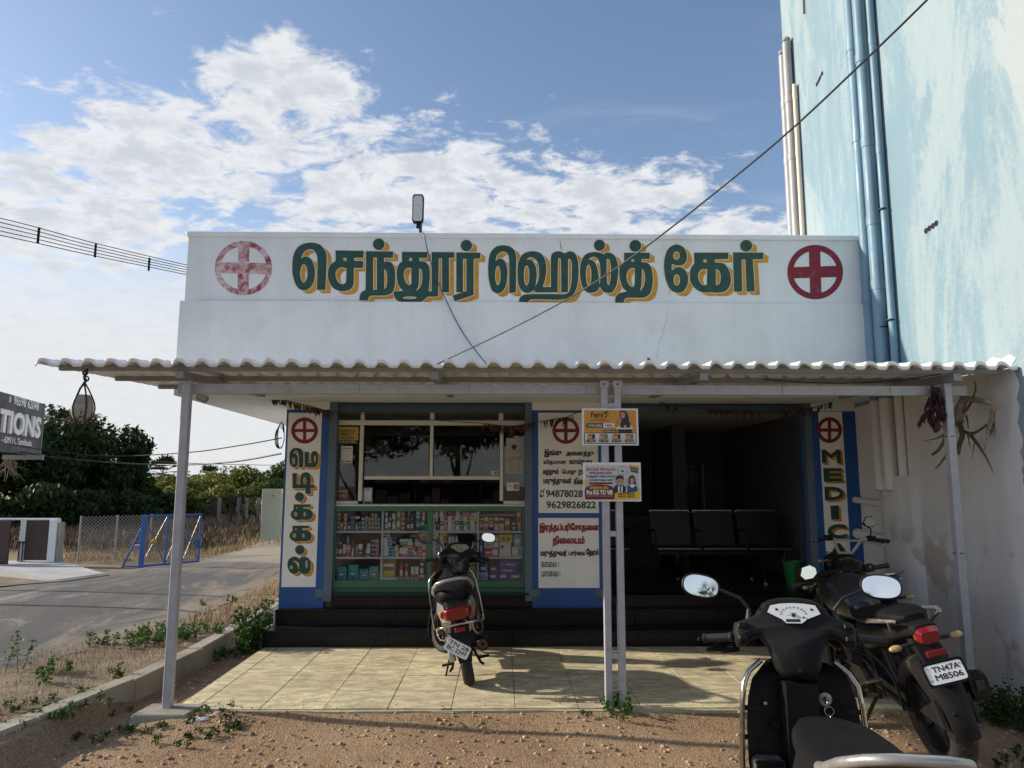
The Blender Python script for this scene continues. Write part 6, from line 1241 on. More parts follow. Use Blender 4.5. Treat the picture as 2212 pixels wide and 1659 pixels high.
for (x, y, lab, r_, n) in ((250, 1562, 'low creeping weeds in front of the post footing', .42, 900), (420, 1578, 'patch of short green weed in the red soil', .34, 760), (120, 1572, 'dark creeping weed along the kerb foot', .36, 700), (40, 1600, 'dark weed patch at the kerb foot', .3, 500), (470, 1560, 'thin green weed patch beside the concrete footing', .22, 320), (1270, 1558, 'tiny weed on the gravel near the double post', .06, 60)):
    p = onz(x, y, -.05); weed('ground_weed', lab, (p.x, p.y, gz(p.x, p.y)), r_, .035, n, .022, 'leaf_shrub')
for (x, y, r_, n, lab) in ((3.62, 5.35, .22, 1500, 'dark leafy weeds at the foot of the whitewashed wall'), (3.68, 4.95, .2, 1300, 'dense dark weeds where the wall meets the soil'), (3.60, 4.55, .2, 900, 'dark weeds spreading onto the red soil by the wall')): weed('weed', lab, (x, y, -.05), r_, .24, n, .034, 'leaf_shrub')
weed('ground_weed', 'low weeds on the soil below the wall', (3.25, 4.6, -.05), .3, .05, 500, .025, 'leaf_shrub')
# gravel
def gravel(n, x0, y0, x1, y1, smin, smax, name, lab, flat=False):
    ico = bmesh.new(); bmesh.ops.create_icosphere(ico, subdivisions=1, radius=1); iv = np.array([v.co[:] for v in ico.verts]); if_ = np.array([[v.index for v in f.verts] for f in ico.faces]); ico.free()
    X = RNG.uniform(x0, x1, n); Y = RNG.uniform(y0, y1, n); keep = np.ones(n, bool) if flat else (X > -2.78+np.maximum(0, 6.4-Y)*-.17) & ~((X > -2.38) & (Y > 5.52)); X, Y = X[keep], Y[keep]; X, Y = X[:], Y[:]; kp = np.array([flat or random.random() < .25+1.1*max(0, hnoise(a*1.3+3, b*1.9)+.35) for a, b in zip(X, Y)]); X, Y = X[kp], Y[kp]; n = len(X); sz_ = smin+(smax-smin)*RNG.random(n)**3.0
    V = np.empty((n, len(iv), 3))
    for i in range(n):
        q = iv*(1+RNG.uniform(-.25, .25, (len(iv), 1)))*np.array([1, RNG.uniform(.6, 1), RNG.uniform(.4, .75)])*sz_[i]; a = RNG.uniform(0, 6.28); c, s_ = math.cos(a), math.sin(a); V[i, :, 0] = q[:, 0]*c-q[:, 1]*s_+X[i]; V[i, :, 1] = q[:, 0]*s_+q[:, 1]*c+Y[i]; V[i, :, 2] = q[:, 2]+(.0 if flat else gz(X[i], Y[i]))+sz_[i]*.15
    F = (if_[None]+(np.arange(n)*len(iv))[:, None, None]).reshape(-1, 3); me = bpy.data.meshes.new(name); me.vertices.add(n*len(iv)); me.vertices.foreach_set('co', V.astype(np.float32).ravel()); me.loops.add(len(F)*3); me.loops.foreach_set('vertex_index', F.astype(np.int32).ravel()); me.polygons.add(len(F)); me.polygons.foreach_set('loop_start', np.arange(0, len(F)*3, 3, dtype=np.int32)); me.materials.append(M['stone']); me.update(); me.validate()
    tag(link_mesh(name, me), lab, 'gravel', None, 'stuff')
gravel(9000, -2.9, 2.2, 4.0, 5.6, .004, .022, 'gravel', 'loose red-brown gravel over the soil in front of the patio'); gravel(700, -2.75, 5.5, -2.3, 9, .006, .025, 'gravel', 'loose stones between the kerb and the patio'); gravel(1500, -4.4, 4, -2.95, 9, .004, .014, 'gravel', 'small stones on the verge')
for (x, y, s_, lab) in ((818, 1437, .05, 'grey rounded stone beside the post footing'),): pass
gravel(260, -2.3, 5.58, 1.6, 5.78, .002, .009, 'gravel', 'grit kicked onto the front row of tiles', True); gravel(90, -2.3, 5.8, 2.2, 7.5, .0015, .005, 'gravel', 'scattered grit on the tiles', True)
p = onz(470, 1555, -.05); tag(MB().ell((p.x, p.y, -.03), (.055, .045, .04), 10, 6).build('stone', M['stone'], smooth=60), 'rounded grey-brown stone in the weeds beside the footing', 'stone')
mb = MB(); p = onz(430, 1562, -.05)
for k_ in range(14): mb.ell((p.x+random.uniform(-.05, .05), p.y+random.uniform(-.03, .03), -.035+random.random()*.02), (.03, .02, .012), 6, 4)
tag(mb.build('plastic_scrap', M['white'], smooth=60), 'crumpled white plastic scrap on the soil near the footing', 'litter')

n_ = 260; X = RNG.uniform(-2.2, 3.6, n_); Y = 2.6+3.0*RNG.random(n_)**.7; P = np.stack([X, Y, np.array([gz(x, y) for x, y in zip(X, Y)])+.006], 1); tag(quads_mesh('leaf_litter', leaves(P, np.tile([0, 0, 1.0], (n_, 1)), .03, .45, .25), M['leaf_dry']), 'small dry leaves and chaff scattered over the soil', 'leaf litter', None, 'stuff')

# ------------------------------------------------------------------ across the road
# grey sign board, seen at an angle
sa, sb = Vector(at(97, 873, 12.4)), Vector(at(88, 984, 12.4)); la = Vector(at(0, 848, 10.7)); dirv = (Vector((sa.x, sa.y, 0))-Vector((la.x, la.y, 0))).normalized(); sn = Vector((dirv.y, -dirv.x, 0)); H_ = sa.z-sb.z; org = Vector((sa.x, sa.y, sb.z))
sg = thing('sign_board', 'large dark grey sign board with raised white letters beyond the road', 'sign', (org.x-dirv.x*1.5, org.y-dirv.y*1.5, GZ0))
sp_ = lambda u, v, d_=0.0: org + dirv*(u-3.2) + Vector((0, 0, v)) + sn*d_     # u from the far left end, 3.2 = right end
def sbox(name, u0, v0, u1, v1, d0, d1, m_): 
    mb = MB(); mb.add([sp_(u, v, d_) for d_ in (d0, d1) for (u, v) in ((u0, v0), (u1, v0), (u1, v1), (u0, v1))], [(0, 1, 2, 3), (7, 6, 5, 4), (0, 4, 5, 1), (1, 5, 6, 2), (2, 6, 7, 3), (3, 7, 4, 0)]); return mb.build(name, M[m_], sg)
for k_ in range(4): sbox('panel', k_*.8+.004, 0, (k_+1)*.8-.004, H_, -.06, 0, 'signgrey')
sbox('edge_trim', 3.2, -.01, 3.215, H_+.01, -.07, .004, 'steel_g')
def spix(x, y):
    w_ = ray(*zoomed(0, 1300, 2.011)(x, y)); t = (org-Vector((0, 0, CAM_H))).dot(sn)/w_.dot(sn); q = Vector((0, 0, CAM_H))+w_*t; return ((q-org).dot(dirv)+3.2, q.z-org.z)
def stext(body, x0, y0, x1, y1, bold, ext, m_='signwhite'):
    a = spix(x0, y1); b = spix(x1, y0); a2 = spix(x0, y0); b2 = spix(x1, y1); lp = fit_text(body, a[0], (a[1]+b2[1])/2, b[0], (a2[1]+b[1])/2, bold); T = fill(lp); mb = MB(); mb.flat(T, lambda p: sp_(p[0], p[1], ext))
    if ext > .01:
        for l in lp:
            n = len(l); mb.add([sp_(p[0], p[1], ext) for p in l]+[sp_(p[0], p[1], 0) for p in l], [(i, (i+1) % n, n+(i+1) % n, n+i) for i in range(n)])
    mb.build('lettering', M[m_], sg)
stext('TIONS', -30, 500, 302, 672, .05, .035); stext('96598 62048', 98, 392, 298, 462, .03, .003); stext('- 639111, Tamilnadu.', 8, 690, 246, 745, .03, .003)
a = spix(76, 398); mb = MB(); mb.flat(fill([orient(ellipse(a[0], a[1], .042, .05))]), lambda p: sp_(p[0], p[1], .002)); mb.build('phone_disc', M['signwhite'], sg); mb = MB(); mb.flat(fill(fit_text('✆', a[0]-.025, a[1]-.03, a[0]+.025, a[1]+.03, .02)), lambda p: sp_(p[0], p[1], .004)); mb.build('phone_mark', M['signgrey'], sg)
for u in (.3, 1.5): q = sp_(u, 0, -.05); MB().cyl((q.x, q.y, GZ0-.1), (q.x, q.y, q.z+H_), .04, n=10).build('support_post', M['steel_g'], sg)
mb = MB(); q = Vector(at(20, 1000, 11.2))
for k_ in range(30): mb.tube([q+Vector((random.uniform(-.05, .05), 0, .1)), q+Vector((random.uniform(-.12, .12), random.uniform(-.05, .05), 0)), q+Vector((random.uniform(-.25, .3), random.uniform(-.1, .1), random.uniform(-.28, -.08)))], [.008, .006, .002], 4)
tag(mb.build('dry_twig_bundle', M['bark_pale']), 'bundle of dry twigs hung under the grey sign board', 'twigs'); mb = MB().box(q.x-.1, q.y-.02, q.z+.05, q.x+.5, q.y+.02, q.z+.12); mb.build('sign_rail', M['steel_g'], sg)
# low white gate wall with brown boards and a whitewashed ramp
GY = 14.0
gt_ = thing('compound_gate', 'low white framed gate with dark brown boards at the head of the ramp', 'gate', (at(60, 1200, GY).x, GY, .15)); gz0 = at(100, 1212, GY).z; gz1 = at(100, 1122, GY).z; X_ = lambda x, Y=GY: at(x, 1160, Y).x
MB().box(X_(109), GY-.07, gz0-.1, X_(125), GY+.07, gz1, .006).build('pillar', M['white'], gt_); MB().box(X_(44), GY-.03, gz0-.05, X_(56), GY+.03, gz1, .004).build('stile', M['white'], gt_); MB().box(X_(-160), GY-.05, gz1-.012, X_(125), GY+.05, gz1+.022, .004).build('top_rail', M['white'], gt_)
MB().box(X_(57), GY-.03, gz0+.02, X_(108), GY, gz1-.015, .004).build('board', M['brown_board'], gt_); MB().box(X_(-150), GY-.30, gz0-.08, X_(43), GY-.26, gz1-.015, .004).build('board', M['brown_board'], gt_)
for x in (47, 55): MB().cyl((X_(x), GY-.05, gz0), (X_(x), GY-.05, gz0+.34), .012, n=8).build('bolt', M['wire'], gt_); MB().box(X_(x)-.02, GY-.06, gz0+.33, X_(x)+.02, GY-.03, gz0+.36).build('latch', M['wire'], gt_)
MB().box(X_(126), GY-.05, gz0-.15, X_(132), GY+.12, gz1-.05, .02).build('stub_wall', M['concrete'], gt_)
r0, r1, r2, r3 = onz(225, 1238, .10), onz(0, 1252, .12), Vector((X_(125), GY-.05, gz0-.005)), Vector((X_(-120), GY-.05, gz0-.01)); r1 = onz(60, 1252, .105); r3b = Vector((X_(-140), GY-.3, gz0-.01)); fl0 = onz(110, 1254, .105)
mb = MB(); top = [Vector((X_(125), GY+.1, gz0)), Vector((X_(-150), GY+.1, gz0)), Vector(onz(-150, 1215, .28)), Vector(onz(0, 1228, .22)), Vector(onz(115, 1253, .115)), Vector(onz(225, 1238, .115))]; mb.loft([[(p.x, p.y, -.05) for p in top], [tuple(p) for p in top]]); tag(mb.build('ramp', M['cement_w']), 'whitewashed cement ramp sloping from the brown gate to the road', 'ramp')
cable('garden_hose', 'dark green hose lying along the ramp foot', [onz(-20, 1270, .13), onz(60, 1262, .13), onz(140, 1256, .13), onz(235, 1243, .13)], .012, 'lmoss', 6, 0, 'hose')
# blue steel gate standing open
ba, bb = Vector(onz(304, 1228, .1)), Vector(onz(428, 1217, .1)); gd = (bb-ba); gl = Vector((gd.x, gd.y, 0)).length; gd = Vector((gd.x, gd.y, 0)).normalized(); bh_ = at(304, 1114, ba.y).z-.1
bg_ = thing('blue_gate', 'bright blue steel gate of crossed bars with yellow discs standing open by the road', 'gate', (ba.x, ba.y, .1)); bp = lambda u, v: ba+gd*u+Vector((0, 0, v))
MB().box(ba.x-.035, ba.y-.035, .0, ba.x+.035, ba.y+.035, .1+bh_+.01, .004).build('gate_post', M['gateblue'], bg_)
for u in (.40*gl, .70*gl, gl): MB().cyl(bp(u, .02), bp(u, bh_), .020, n=8).build('upright', M['gateblue'], bg_)
for v in (.04, bh_-.01): MB().cyl(bp(0, v), bp(gl, v), .018, n=8).build('rail', M['gateblue'], bg_)
us = [0, .40*gl, .70*gl, gl]
for i in range(3):
    MB().cyl(bp(us[i], .04), bp(us[i+1], bh_-.02), .010, n=6).build('brace', M['galv'], bg_); MB().cyl(bp(us[i], bh_-.02), bp(us[i+1], .04), .010, n=6).build('brace', M['jamb'], bg_)
    if i < 2: c = bp((us[i]+us[i+1])/2, bh_/2); MB().lathe([(.05, 0), (.05, -.012), (.03, -.022), (.012, -.022)], c-Vector((0, .015, 0)), 'Y', 14).build('disc', M['lyellow'], bg_)
MB().cyl(bp(.70*gl, bh_*.48), bp(gl, bh_*.48), .014, n=8).build('rail', M['gateblue'], bg_); MB().box(bp(gl, 0).x-.06, bp(gl, 0).y-.03, .1+bh_*.33, bp(gl, 0).x-.01, bp(gl, 0).y+.01, .1+bh_*.5).build('latch', M['gateblue'], bg_)
fs_ = Vector(onz(264, 1226, .1)); MB().cyl(fs_, Vector((ba.x, ba.y, .1+bh_*.85)), .016, n=8).build('stay', M['gateblue'], bg_); MB().cyl(fs_+Vector((0, 0, .03)), Vector((ba.x, ba.y, .13)), .014, n=8).build('stay', M['gateblue'], bg_); MB().cyl(fs_.lerp(ba, .5)+Vector((0, 0, .4)), Vector((ba.x, ba.y, .1+.42)), .012, n=8).build('stay', M['gateblue'], bg_)
mb = MB()
for k_ in range(26): mb.tube([bp(0, .05+k_*(bh_-.1)/26), bp(gl, .05+k_*(bh_-.1)/26)], .0022, 3)
for k_ in range(30): mb.tube([bp(gl*k_/30, .05), bp(gl*k_/30, bh_-.03)], .0022, 3)
tag(mb.build('wire_mesh', M['galv'], bg_), kind='stuff')
# chain link fence
fa0, fb0 = Vector((X_(133), GY+.6, GZ0)), Vector((ba.x-.3, ba.y+2.4, GZ0)); fd = fb0-fa0; fl_ = fd.length; fd.normalize(); fh = .86
fc = thing('chain_link_fence', 'rusty chain link fence between the white gate and the blue gate', 'fence', tuple(fa0)); fpnt = lambda u, v: fa0+fd*u+Vector((0, 0, v))
mb = MB(); st_ = .07
for k_ in range(int((fl_+fh)/st_)):
    u = k_*st_
    for sgn in (1, -1):
        a0, b0 = (u-fh, 0), (u, fh)
        if sgn < 0: a0, b0 = (u-fh, fh), (u, 0)
        (ua, va), (ub, vb) = a0, b0
        if ua < 0: t = -ua/(ub-ua); va += (vb-va)*t; ua = 0
        if ub > fl_: t = (fl_-ua)/(ub-ua); vb = va+(vb-va)*t; ub = fl_
        if ub > ua: mb.tube([fpnt(ua, va+.04), fpnt(ub, vb+.04)], .005, 3, caps=False)
tag(mb.build('chain_link', M['galv'], fc), kind='stuff')
for k_ in range(4): q = fpnt(fl_*k_/3, 0); MB().cyl((q.x, q.y, -.1), (q.x, q.y, 1.0), .02, n=8).build('fence_post', M['steel_g'], fc)
for (x, y) in ((512, 1150), (556, 1145), (470, 1148), (600, 1146), (530, 1140)): q = gp(x, y, 30); tag(MB().box(q[0]-.06, q[1]-.05, 0, q[0]+.06, q[1]+.05, 1.1, .01).build('stone_post', M['concrete']), 'short stone post standing in the dry field', 'post', 'stone posts in the field')

# ------------------------------------------------------------------ furniture in the hall
def bench(label, x0, Y, n):
    t = thing('waiting_bench', label, 'bench', (x0, Y, .45)); wd = .545; z0 = .45
    for i in range(n):
        a = x0+i*wd+.03; b = a+wd-.06; mb = MB(); pr = [(Y-.40, .40), (Y-.36, .41), (Y-.10, .385), (Y-.03, .41), (Y+.02, .55), (Y+.10, .83), (Y+.085, .835), (Y+.0, .55), (Y-.045, .425), (Y-.11, .40), (Y-.36, .425), (Y-.40, .415)]
        mb.prism([(y, z0+z) for y, z in pr], a, b, 'YZ'); s_ = mb.build('seat_shell', M['chair'], t, smooth=35); MB().box(a-.012, Y+.085, z0+.81, b+.012, Y+.115, z0+.85, .006).build('back_edge', M['silver'], s_)
        MB().cyl((a-.012, Y-.41, z0+.405), (b+.012, Y-.41, z0+.405), .011, n=8).build('front_edge', M['alloy'], s_)
    for i in range(n+1): x = x0+i*wd; MB().tube([(x, Y-.38, z0+.42), (x, Y-.38, z0+.60), (x, Y-.30, z0+.62), (x, Y+.03, z0+.60)], .014, 8).build('armrest', M['engine'], t, smooth=60)
    MB().box(x0+.05, Y-.24, z0+.32, x0+n*wd-.05, Y-.18, z0+.37, .004).build('beam', M['engine'], t)
    for x in (x0+.35, x0+n*wd-.35):
        for (dy, e) in ((-.20, -.42), (-.20, .06)): MB().tube([(x, Y+dy, z0+.33), (x, Y+e, z0+.03)], .022, 8).build('leg', M['engine'], t); MB().lathe([(.03, 0), (.03, .012), (.012, .03)], (x, Y+e, z0), 'Z', 10).build('foot', M['alloy'], t)
bench('black steel three-seat waiting bench facing the hall opening', at(1404, 1150, 9.2).x, 9.25, 3); bench('black steel bench mostly hidden behind the double post', at(1160, 1150, 9.2).x, 9.25, 2)
bk = thing('bucket', 'green plastic bucket with wire handle inside the hall by the right wall', 'bucket', (at(1716, 1262, 8.75).x, 8.75, .45)); bx_ = bk.location.x; MB().lathe([(.085, 0), (.125, .26), (.135, .262), (.135, .275), (.12, .272), (.08, .012)], (bx_, 8.75, .45), 'Z', 22).build('pail', M['green_plastic'], bk, smooth=40); MB().tube([(bx_-.125, 8.75, .71), (bx_-.08, 8.75, .85), (bx_+.02, 8.75, .89), (bx_+.1, 8.75, .84), (bx_+.125, 8.75, .71)], .004, 6).build('handle', M['galv'], bk, smooth=60)
cr = thing('wooden_crate', 'small wooden crate standing against the green bucket', 'crate', (bx_+.10, 8.55, .45))
for k_ in range(3): MB().box(bx_-.02, 8.44, .452+k_*.075, bx_+.26, 8.455, .52+k_*.075, .003).build('slat', M['crate'], cr); MB().box(bx_-.02, 8.60, .452+k_*.075, bx_+.26, 8.615, .52+k_*.075, .003).build('slat', M['crate'], cr)
for x in (bx_-.03, bx_+.265): MB().box(x-.008, 8.44, .451, x+.008, 8.615, .675, .003).build('end_board', M['crate'], cr)
tb = thing('reception_desk', 'dark reception desk at the back of the hall', 'desk', (1.45, 10.9, .45)); box('top', M['brown_board'], (1.0, 10.6, 1.15), (2.3, 11.2, 1.18), tb, .004); box('front', M['brown_board'], (1.02, 10.62, .45), (2.28, 10.65, 1.15), tb); box('side', M['brown_board'], (1.02, 10.65, .45), (1.05, 11.18, 1.15), tb); box('side', M['brown_board'], (2.25, 10.65, .45), (2.28, 11.18, 1.15), tb)
# slippers on the patio
sx = onz(1555, 1405, 0)
for k_, (dx_, dy_) in enumerate(((-.03, .0), (.09, -.05))):
    t = thing('slipper', 'black slipper lying on the tiles at the foot of the steps', 'slipper', (sx.x+dx_, sx.y+dy_, .002), (0, 0, -1.2+.2*k_), 'pair of slippers by the steps'); mb = MB(); ol = [(.045*math.cos(a)*(1+.15*math.sin(a)), .12*math.sin(a)) for a in np.linspace(0, 2*math.pi, 20, False)]; mb.prism(ol, 0, .028, 'XY'); mb.build('sole', M['rubber'], t, local=True, bevel=.005)
    mb = MB()
    for s_ in (-1, 1): mb.tube([(s_*.045, -.01, .02), (s_*.035, .02, .055), (0, .045, .06), (0, .07, .028)], .010, 6)
    mb.build('strap', M['grip'], t, local=True, smooth=60)

# ------------------------------------------------------------------ two-wheelers (x right, y forward, z up; origin on the ground between the wheels)
def sellipse(cx, cz, rx, rz, n=20, e=.6):
    return [(cx+rx*math.copysign(abs(math.cos(a))**e, math.cos(a)), cz+rz*math.copysign(abs(math.sin(a))**e, math.sin(a))) for a in np.linspace(0, 2*math.pi, n, False)]
def pillow(mb, outline, y0, depths):
    """outline in x,z; shells at y offsets with the outline drawn in: a moulded cover"""
    cx = sum(p[0] for p in outline)/len(outline); cz = sum(p[1] for p in outline)/len(outline); rings = []
    for dy, ins in depths:
        g_ = grow(orient(outline), -ins); rings.append([(p[0], y0+dy, p[1]) for p in g_])
    mb.loft(rings); return mb
def mirror(parent, c, stem, rx, rz, yaw, tilt, roll=0.0, hexa=False, name='mirror', xf=None):
    ol = [(-.9, -.25), (-.55, -.95), (.35, -1.0), (.95, -.45), (1.0, .35), (.5, .95), (-.45, .85)] if hexa else sellipse(0, 0, 1, 1, 26, .8)
    ol = [(x*rx, z*rz) for x, z in ol]; T = Matrix.Translation(c) @ Matrix.Rotation(yaw, 4, 'Z') @ Matrix.Rotation(tilt, 4, 'X') @ Matrix.Rotation(roll, 4, 'Y'); X = xf or Matrix()
    mb = MB(); pillow(mb, ol, 0, ((.0, .001), (.006, -.003), (.022, .004), (.034, min(rx, rz)*.35))); mb.xf(X @ T); sh_ = mb.build('mirror_shell', M['black_plastic'], parent, smooth=50, local=True)
    mb = MB(); mb.prism([(x*.93, z*.91) for x, z in ol], -.0022, .0005); mb.xf(X @ T); mb.build('mirror_glass', M['mirror'], sh_, local=True)
    mb = MB(); mb.tube(stem, [.0065]*len(stem), 8); mb.xf(X); mb.build('mirror_stem', M['engine'], parent, smooth=60, local=True)
def wheel(parent, name, y, r_, wd, rim_m, spokes=5, tread=0, xf=None):
    X = xf or Matrix(); t = bpy.data.objects.new(name, None); COL.objects.link(t); t.parent = parent; t.empty_display_size = .1; ROOT[t.name] = Vector()
    mb = MB(); h = wd/2; pr = [(r_*.70, -h*.75), (r_*.80, -h*.98), (r_*.92, -h*.92), (r_*.975, -h*.6), (r_, 0), (r_*.975, h*.6), (r_*.92, h*.92), (r_*.80, h*.98), (r_*.70, h*.75)]; mb.lathe(pr, (0, y, r_), 'X', 44, False)
    if tread:
        for k_ in range(tread):
            a = 2*math.pi*k_/tread
            for s_ in (-1, 1):
                st = mb.mark(); mb.box(-.0, -.010, -.004, h*.62, .010, .0075, .002); R2 = Matrix.Translation((0, y, r_)) @ Matrix.Rotation(a+(s_*.06), 4, 'X') @ Matrix.Translation((0, 0, r_*.988)) @ Matrix.Rotation(s_*.28, 4, 'Y') @ Matrix.Rotation(s_*.5, 4, 'Z') @ Matrix.Scale(s_, 4, (1, 0, 0)); mb.xf(R2, st)
    mb.xf(X); mb.build('tyre', M['rubber'], t, smooth=50, local=True)
    mb = MB(); mb.lathe([(r_*.72, -h*.7), (r_*.68, -h*.72), (r_*.64, -h*.4), (r_*.64, h*.4), (r_*.68, h*.72), (r_*.72, h*.7)], (0, y, r_), 'X', 36, False)
    for k_ in range(spokes):
        a = 2*math.pi*k_/spokes+.3; st = mb.mark(); mb.box(-h*.28, -r_*.07, r_*.1, h*.28, r_*.07, r_*.66, .006); mb.xf(Matrix.Translation((0, y, r_)) @ Matrix.Rotation(a, 4, 'X'), st)
    mb.lathe([(r_*.05, -h*1.1), (r_*.18, -h*.8), (r_*.18, h*.8), (r_*.05, h*1.1)], (0, y, r_), 'X', 18); mb.xf(X); mb.build('rim', M[rim_m], t, smooth=40, local=True); return t
def part(parent, name, mb, m_, smooth=50, xf=None, **k_):
    if xf is not None: mb.xf(xf)
    return mb.build(name, M[m_] if isinstance(m_, str) else m_, parent, smooth=smooth, local=True, **k_)
def flat_text(body, x0, z0, x1, z1, y, bold, mb):
    mb.flat(fill(fit_text(body, x0, z0, x1, z1, bold)), lambda p: (p[0], y, p[1])); return mb
def plate(parent, lines, w_, h, T, frame=0.0, ind=False):
    mb = MB(); ol = sellipse(0, 0, w_/2, h/2, 24, .22); mb.prism(ol, 0, .003); mb.xf(T); p = mb.build('number_plate', M['plate'], parent, local=True); n = len(lines)
    mb = MB(); lines = lines or []
    for i, l in enumerate(lines):
        z1 = h/2-h*.12-i*h*.40; x0 = -w_*.40 + (w_*.08 if ind else 0); flat_text(l, x0, z1-h*.30, w_*.42, z1, -.0012, .03, mb)
    if lines: mb.xf(T); mb.build('plate_lettering', M['lblack'], p, local=True)
    for (x, z) in ((-w_*.42, h*.32), (w_*.42, h*.32)): MB().lathe([(.005, 0), (.004, -.003)], (x, 0, z), 'Y', 8).xf(T).build('plate_bolt', M['alloy'], p, local=True)
    if ind:
        mb = MB(); mb.box(-w_*.47, -.0008, -h*.15, -w_*.40, 0, h*.22); mb.xf(T); mb.build('hologram', M['led'], p, local=True); mb = MB(); flat_text('IND', -w_*.475, -h*.33, -w_*.395, -h*.22, -.0012, .02, mb); mb.xf(T); mb.build('country_code', M['gateblue'], p, local=True)
    if frame:
        mb = MB(); o2 = sellipse(0, 0, w_/2+frame, h/2+frame, 24, .22); mb.prism(o2, .0035, .014); mb.xf(T); mb.build('plate_frame', M['black_plastic'], parent, local=True)
        mb = MB(); mb.loft([[(p_[0], -.004, p_[1]) for p_ in o2], [(p_[0], .006, p_[1]) for p_ in o2], [(p_[0]*.95, .006, p_[1]*.92) for p_ in o2], [(p_[0]*.95, -.004, p_[1]*.92) for p_ in o2]], closed=True); mb.xf(T); mb.build('plate_rim', M['black_plastic'], parent, local=True)

def scooter(name, label, loc, heading, lean, steer, cowl_m, body_m, plate_lines, near, scale=1.0):
    t = thing(name, label, 'scooter', loc, (0, lean, heading)); t.scale = (scale,)*3; ROOT[t.name] = Vector()
    ax_ = Matrix.Translation((0, .47, .6)) @ Matrix.Rotation(R(-24), 4, 'X'); SX = ax_ @ Matrix.Rotation(steer, 4, 'Z') @ ax_.inverted()
    wheel(t, 'rear_wheel', -.62, .222, .095, 'engine', 5, 26); wheel(t, 'front_wheel', .64, .222, .09, 'engine', 5, 0, SX)
    # front end
    mb = MB(); mb.tube([(0, .50, .78), (0, .56, .52), (0, .61, .34)], .028, 10)
    for s_ in (-1, 1): mb.tube([(s_*.03, .58, .44), (s_*.062, .62, .36), (s_*.062, .64, .222)], .017, 8)
    part(t, 'fork', mb, 'engine', 60, SX)
    mb = MB(); rings = []
    for a in np.linspace(R(-25), R(150), 12): c = (0, .64+math.cos(a)*.245, .222+math.sin(a)*.245); rings.append([(x, c[1]+math.cos(a)*d_, c[2]+math.sin(a)*d_) for (x, d_) in ((-.062, -.04), (-.058, .008), (0, .022), (.058, .008), (.062, -.04), (.052, -.04), (.048, 0), (0, .012), (-.048, 0), (-.052, -.04))])
    mb.loft(rings); part(t, 'front_fender', mb, body_m, 50, SX)
    # leg shield with its apron
    mb = MB(); rings = []
    for (z, hw, yr, yf) in ((.27, .17, .34, .50), (.34, .205, .352, .55), (.45, .215, .36, .57), (.58, .215, .372, .555), (.68, .205, .382, .52), (.75, .185, .392, .49), (.80, .14, .402, .465), (.825, .08, .412, .45)):
        n = 11; ring = [(-hw+2*hw*i/(n-1), yr+.022*(1-((2*i/(n-1))-1)**2) - .03*(abs(2*i/(n-1)-1)**4), z) for i in range(n)]; ring += [(hw-2*hw*i/(n-1), yr+.016+(yf-yr)*math.sqrt(max(0, 1-((2*i/(n-1))-1)**2)), z) for i in range(1, n-1)]; rings.append(ring)
    mb.loft(rings); sh_ = part(t, 'leg_shield', mb, body_m, 50)
    mb = MB(); mb.loft([[(x*.062, .335, z) for x, z in ()] or [(x, .385-.05*b, z) for (x, b, z) in ((-.075, 0, zz), (-.06, 1, zz), (.06, 1, zz), (.075, 0, zz))] for zz in (.30, .45, .60, .70, .745)]); part(t, 'centre_spine', mb, 'black_plastic', 40)
    mb = MB().box(-.205, .275, .32, -.085, .37, .47, .012); mb.box(-.20, .27, .455, -.09, .282, .478, .005); part(t, 'glove_pocket', mb, 'black_plastic', 40, bevel=.012); mb = MB().box(-.185, .285, .471, -.10, .36, .4725); part(t, 'pocket_mouth', mb, 'lblack', None)
    mb = MB().lathe([(.026, 0), (.027, -.004), (.022, -.007), (.010, -.007)], (.095, .385, .675), 'Y', 20); lk = part(t, 'ignition_lock', mb, 'silver', 30); part(lk, 'key_slot', MB().box(.091, .3765, .662, .099, .3785, .688), 'lblack', None)
    part(t, 'hook', MB().box(-.022, .315, .545, .012, .345, .60, .008), 'black_plastic', None); part(t, 'charger_cap', MB().lathe([(.018, 0), (.016, -.012)], (-.10, .378, .575), 'Y', 14), 'black_plastic', 40)
    if near:
        mb = MB().box(.088, .33, .668, .102, .37, .682, .003); mb.torus((.097, .335, .645), .017, .0018, 'Y', 18, 5); part(t, 'key_ring', mb, 'alloy', 60)
        mb = MB()
        for k_ in range(6): mb.torus((.099+.001*(k_ % 2), .334, .622-k_*.011), .006, .0016, 'Y' if k_ % 2 else 'X', 10, 4)
        mb.tube([(.104, .333, .615), (.108, .333, .58), (.101, .333, .556), (.097, .333, .56)], .0022, 5); part(t, 'key_chain', mb, 'alloy', 60)
        mb = MB().lathe([(.011, 0), (.010, -.003)], (-.135, .376, .655), 'Y', 16); b_ = part(t, 'badge', mb, 'lblack', 40); mb = MB(); flat_text('N', -.1405, .6495, -.1295, .6605, .3722, .05, mb); part(b_, 'badge_letter', mb, 'signwhite', None)
    else:
        mb = MB().lathe([(.030, 0), (.028, -.003)], (.085, .386, .62), 'Y', 18); part(t, 'lock_disc', mb, 'led', 40)
    for s_ in (-1, 1):
        g_ = [(s_*.140, .395, .815), (s_*.190, .385, .775), (s_*.215, .36, .735), (s_*.226, .355, .66), (s_*.234, .345, .52), (s_*.238, .335, .40), (s_*.235, .33, .31), (s_*.20, .335, .285)]; mb = MB().tube(g_, .0105, 10); part(t, 'chrome_guard', mb, 'chrome', 60)
        for z in (.64, .53): mb = MB().box(s_*.165, .352, z-.010, s_*.23, .357, z+.010, .002); mb.lathe([(.006, 0), (.005, -.004)], (s_*.172, .352, z), 'Y', 8); part(t, 'guard_clip', mb, 'engine', None)
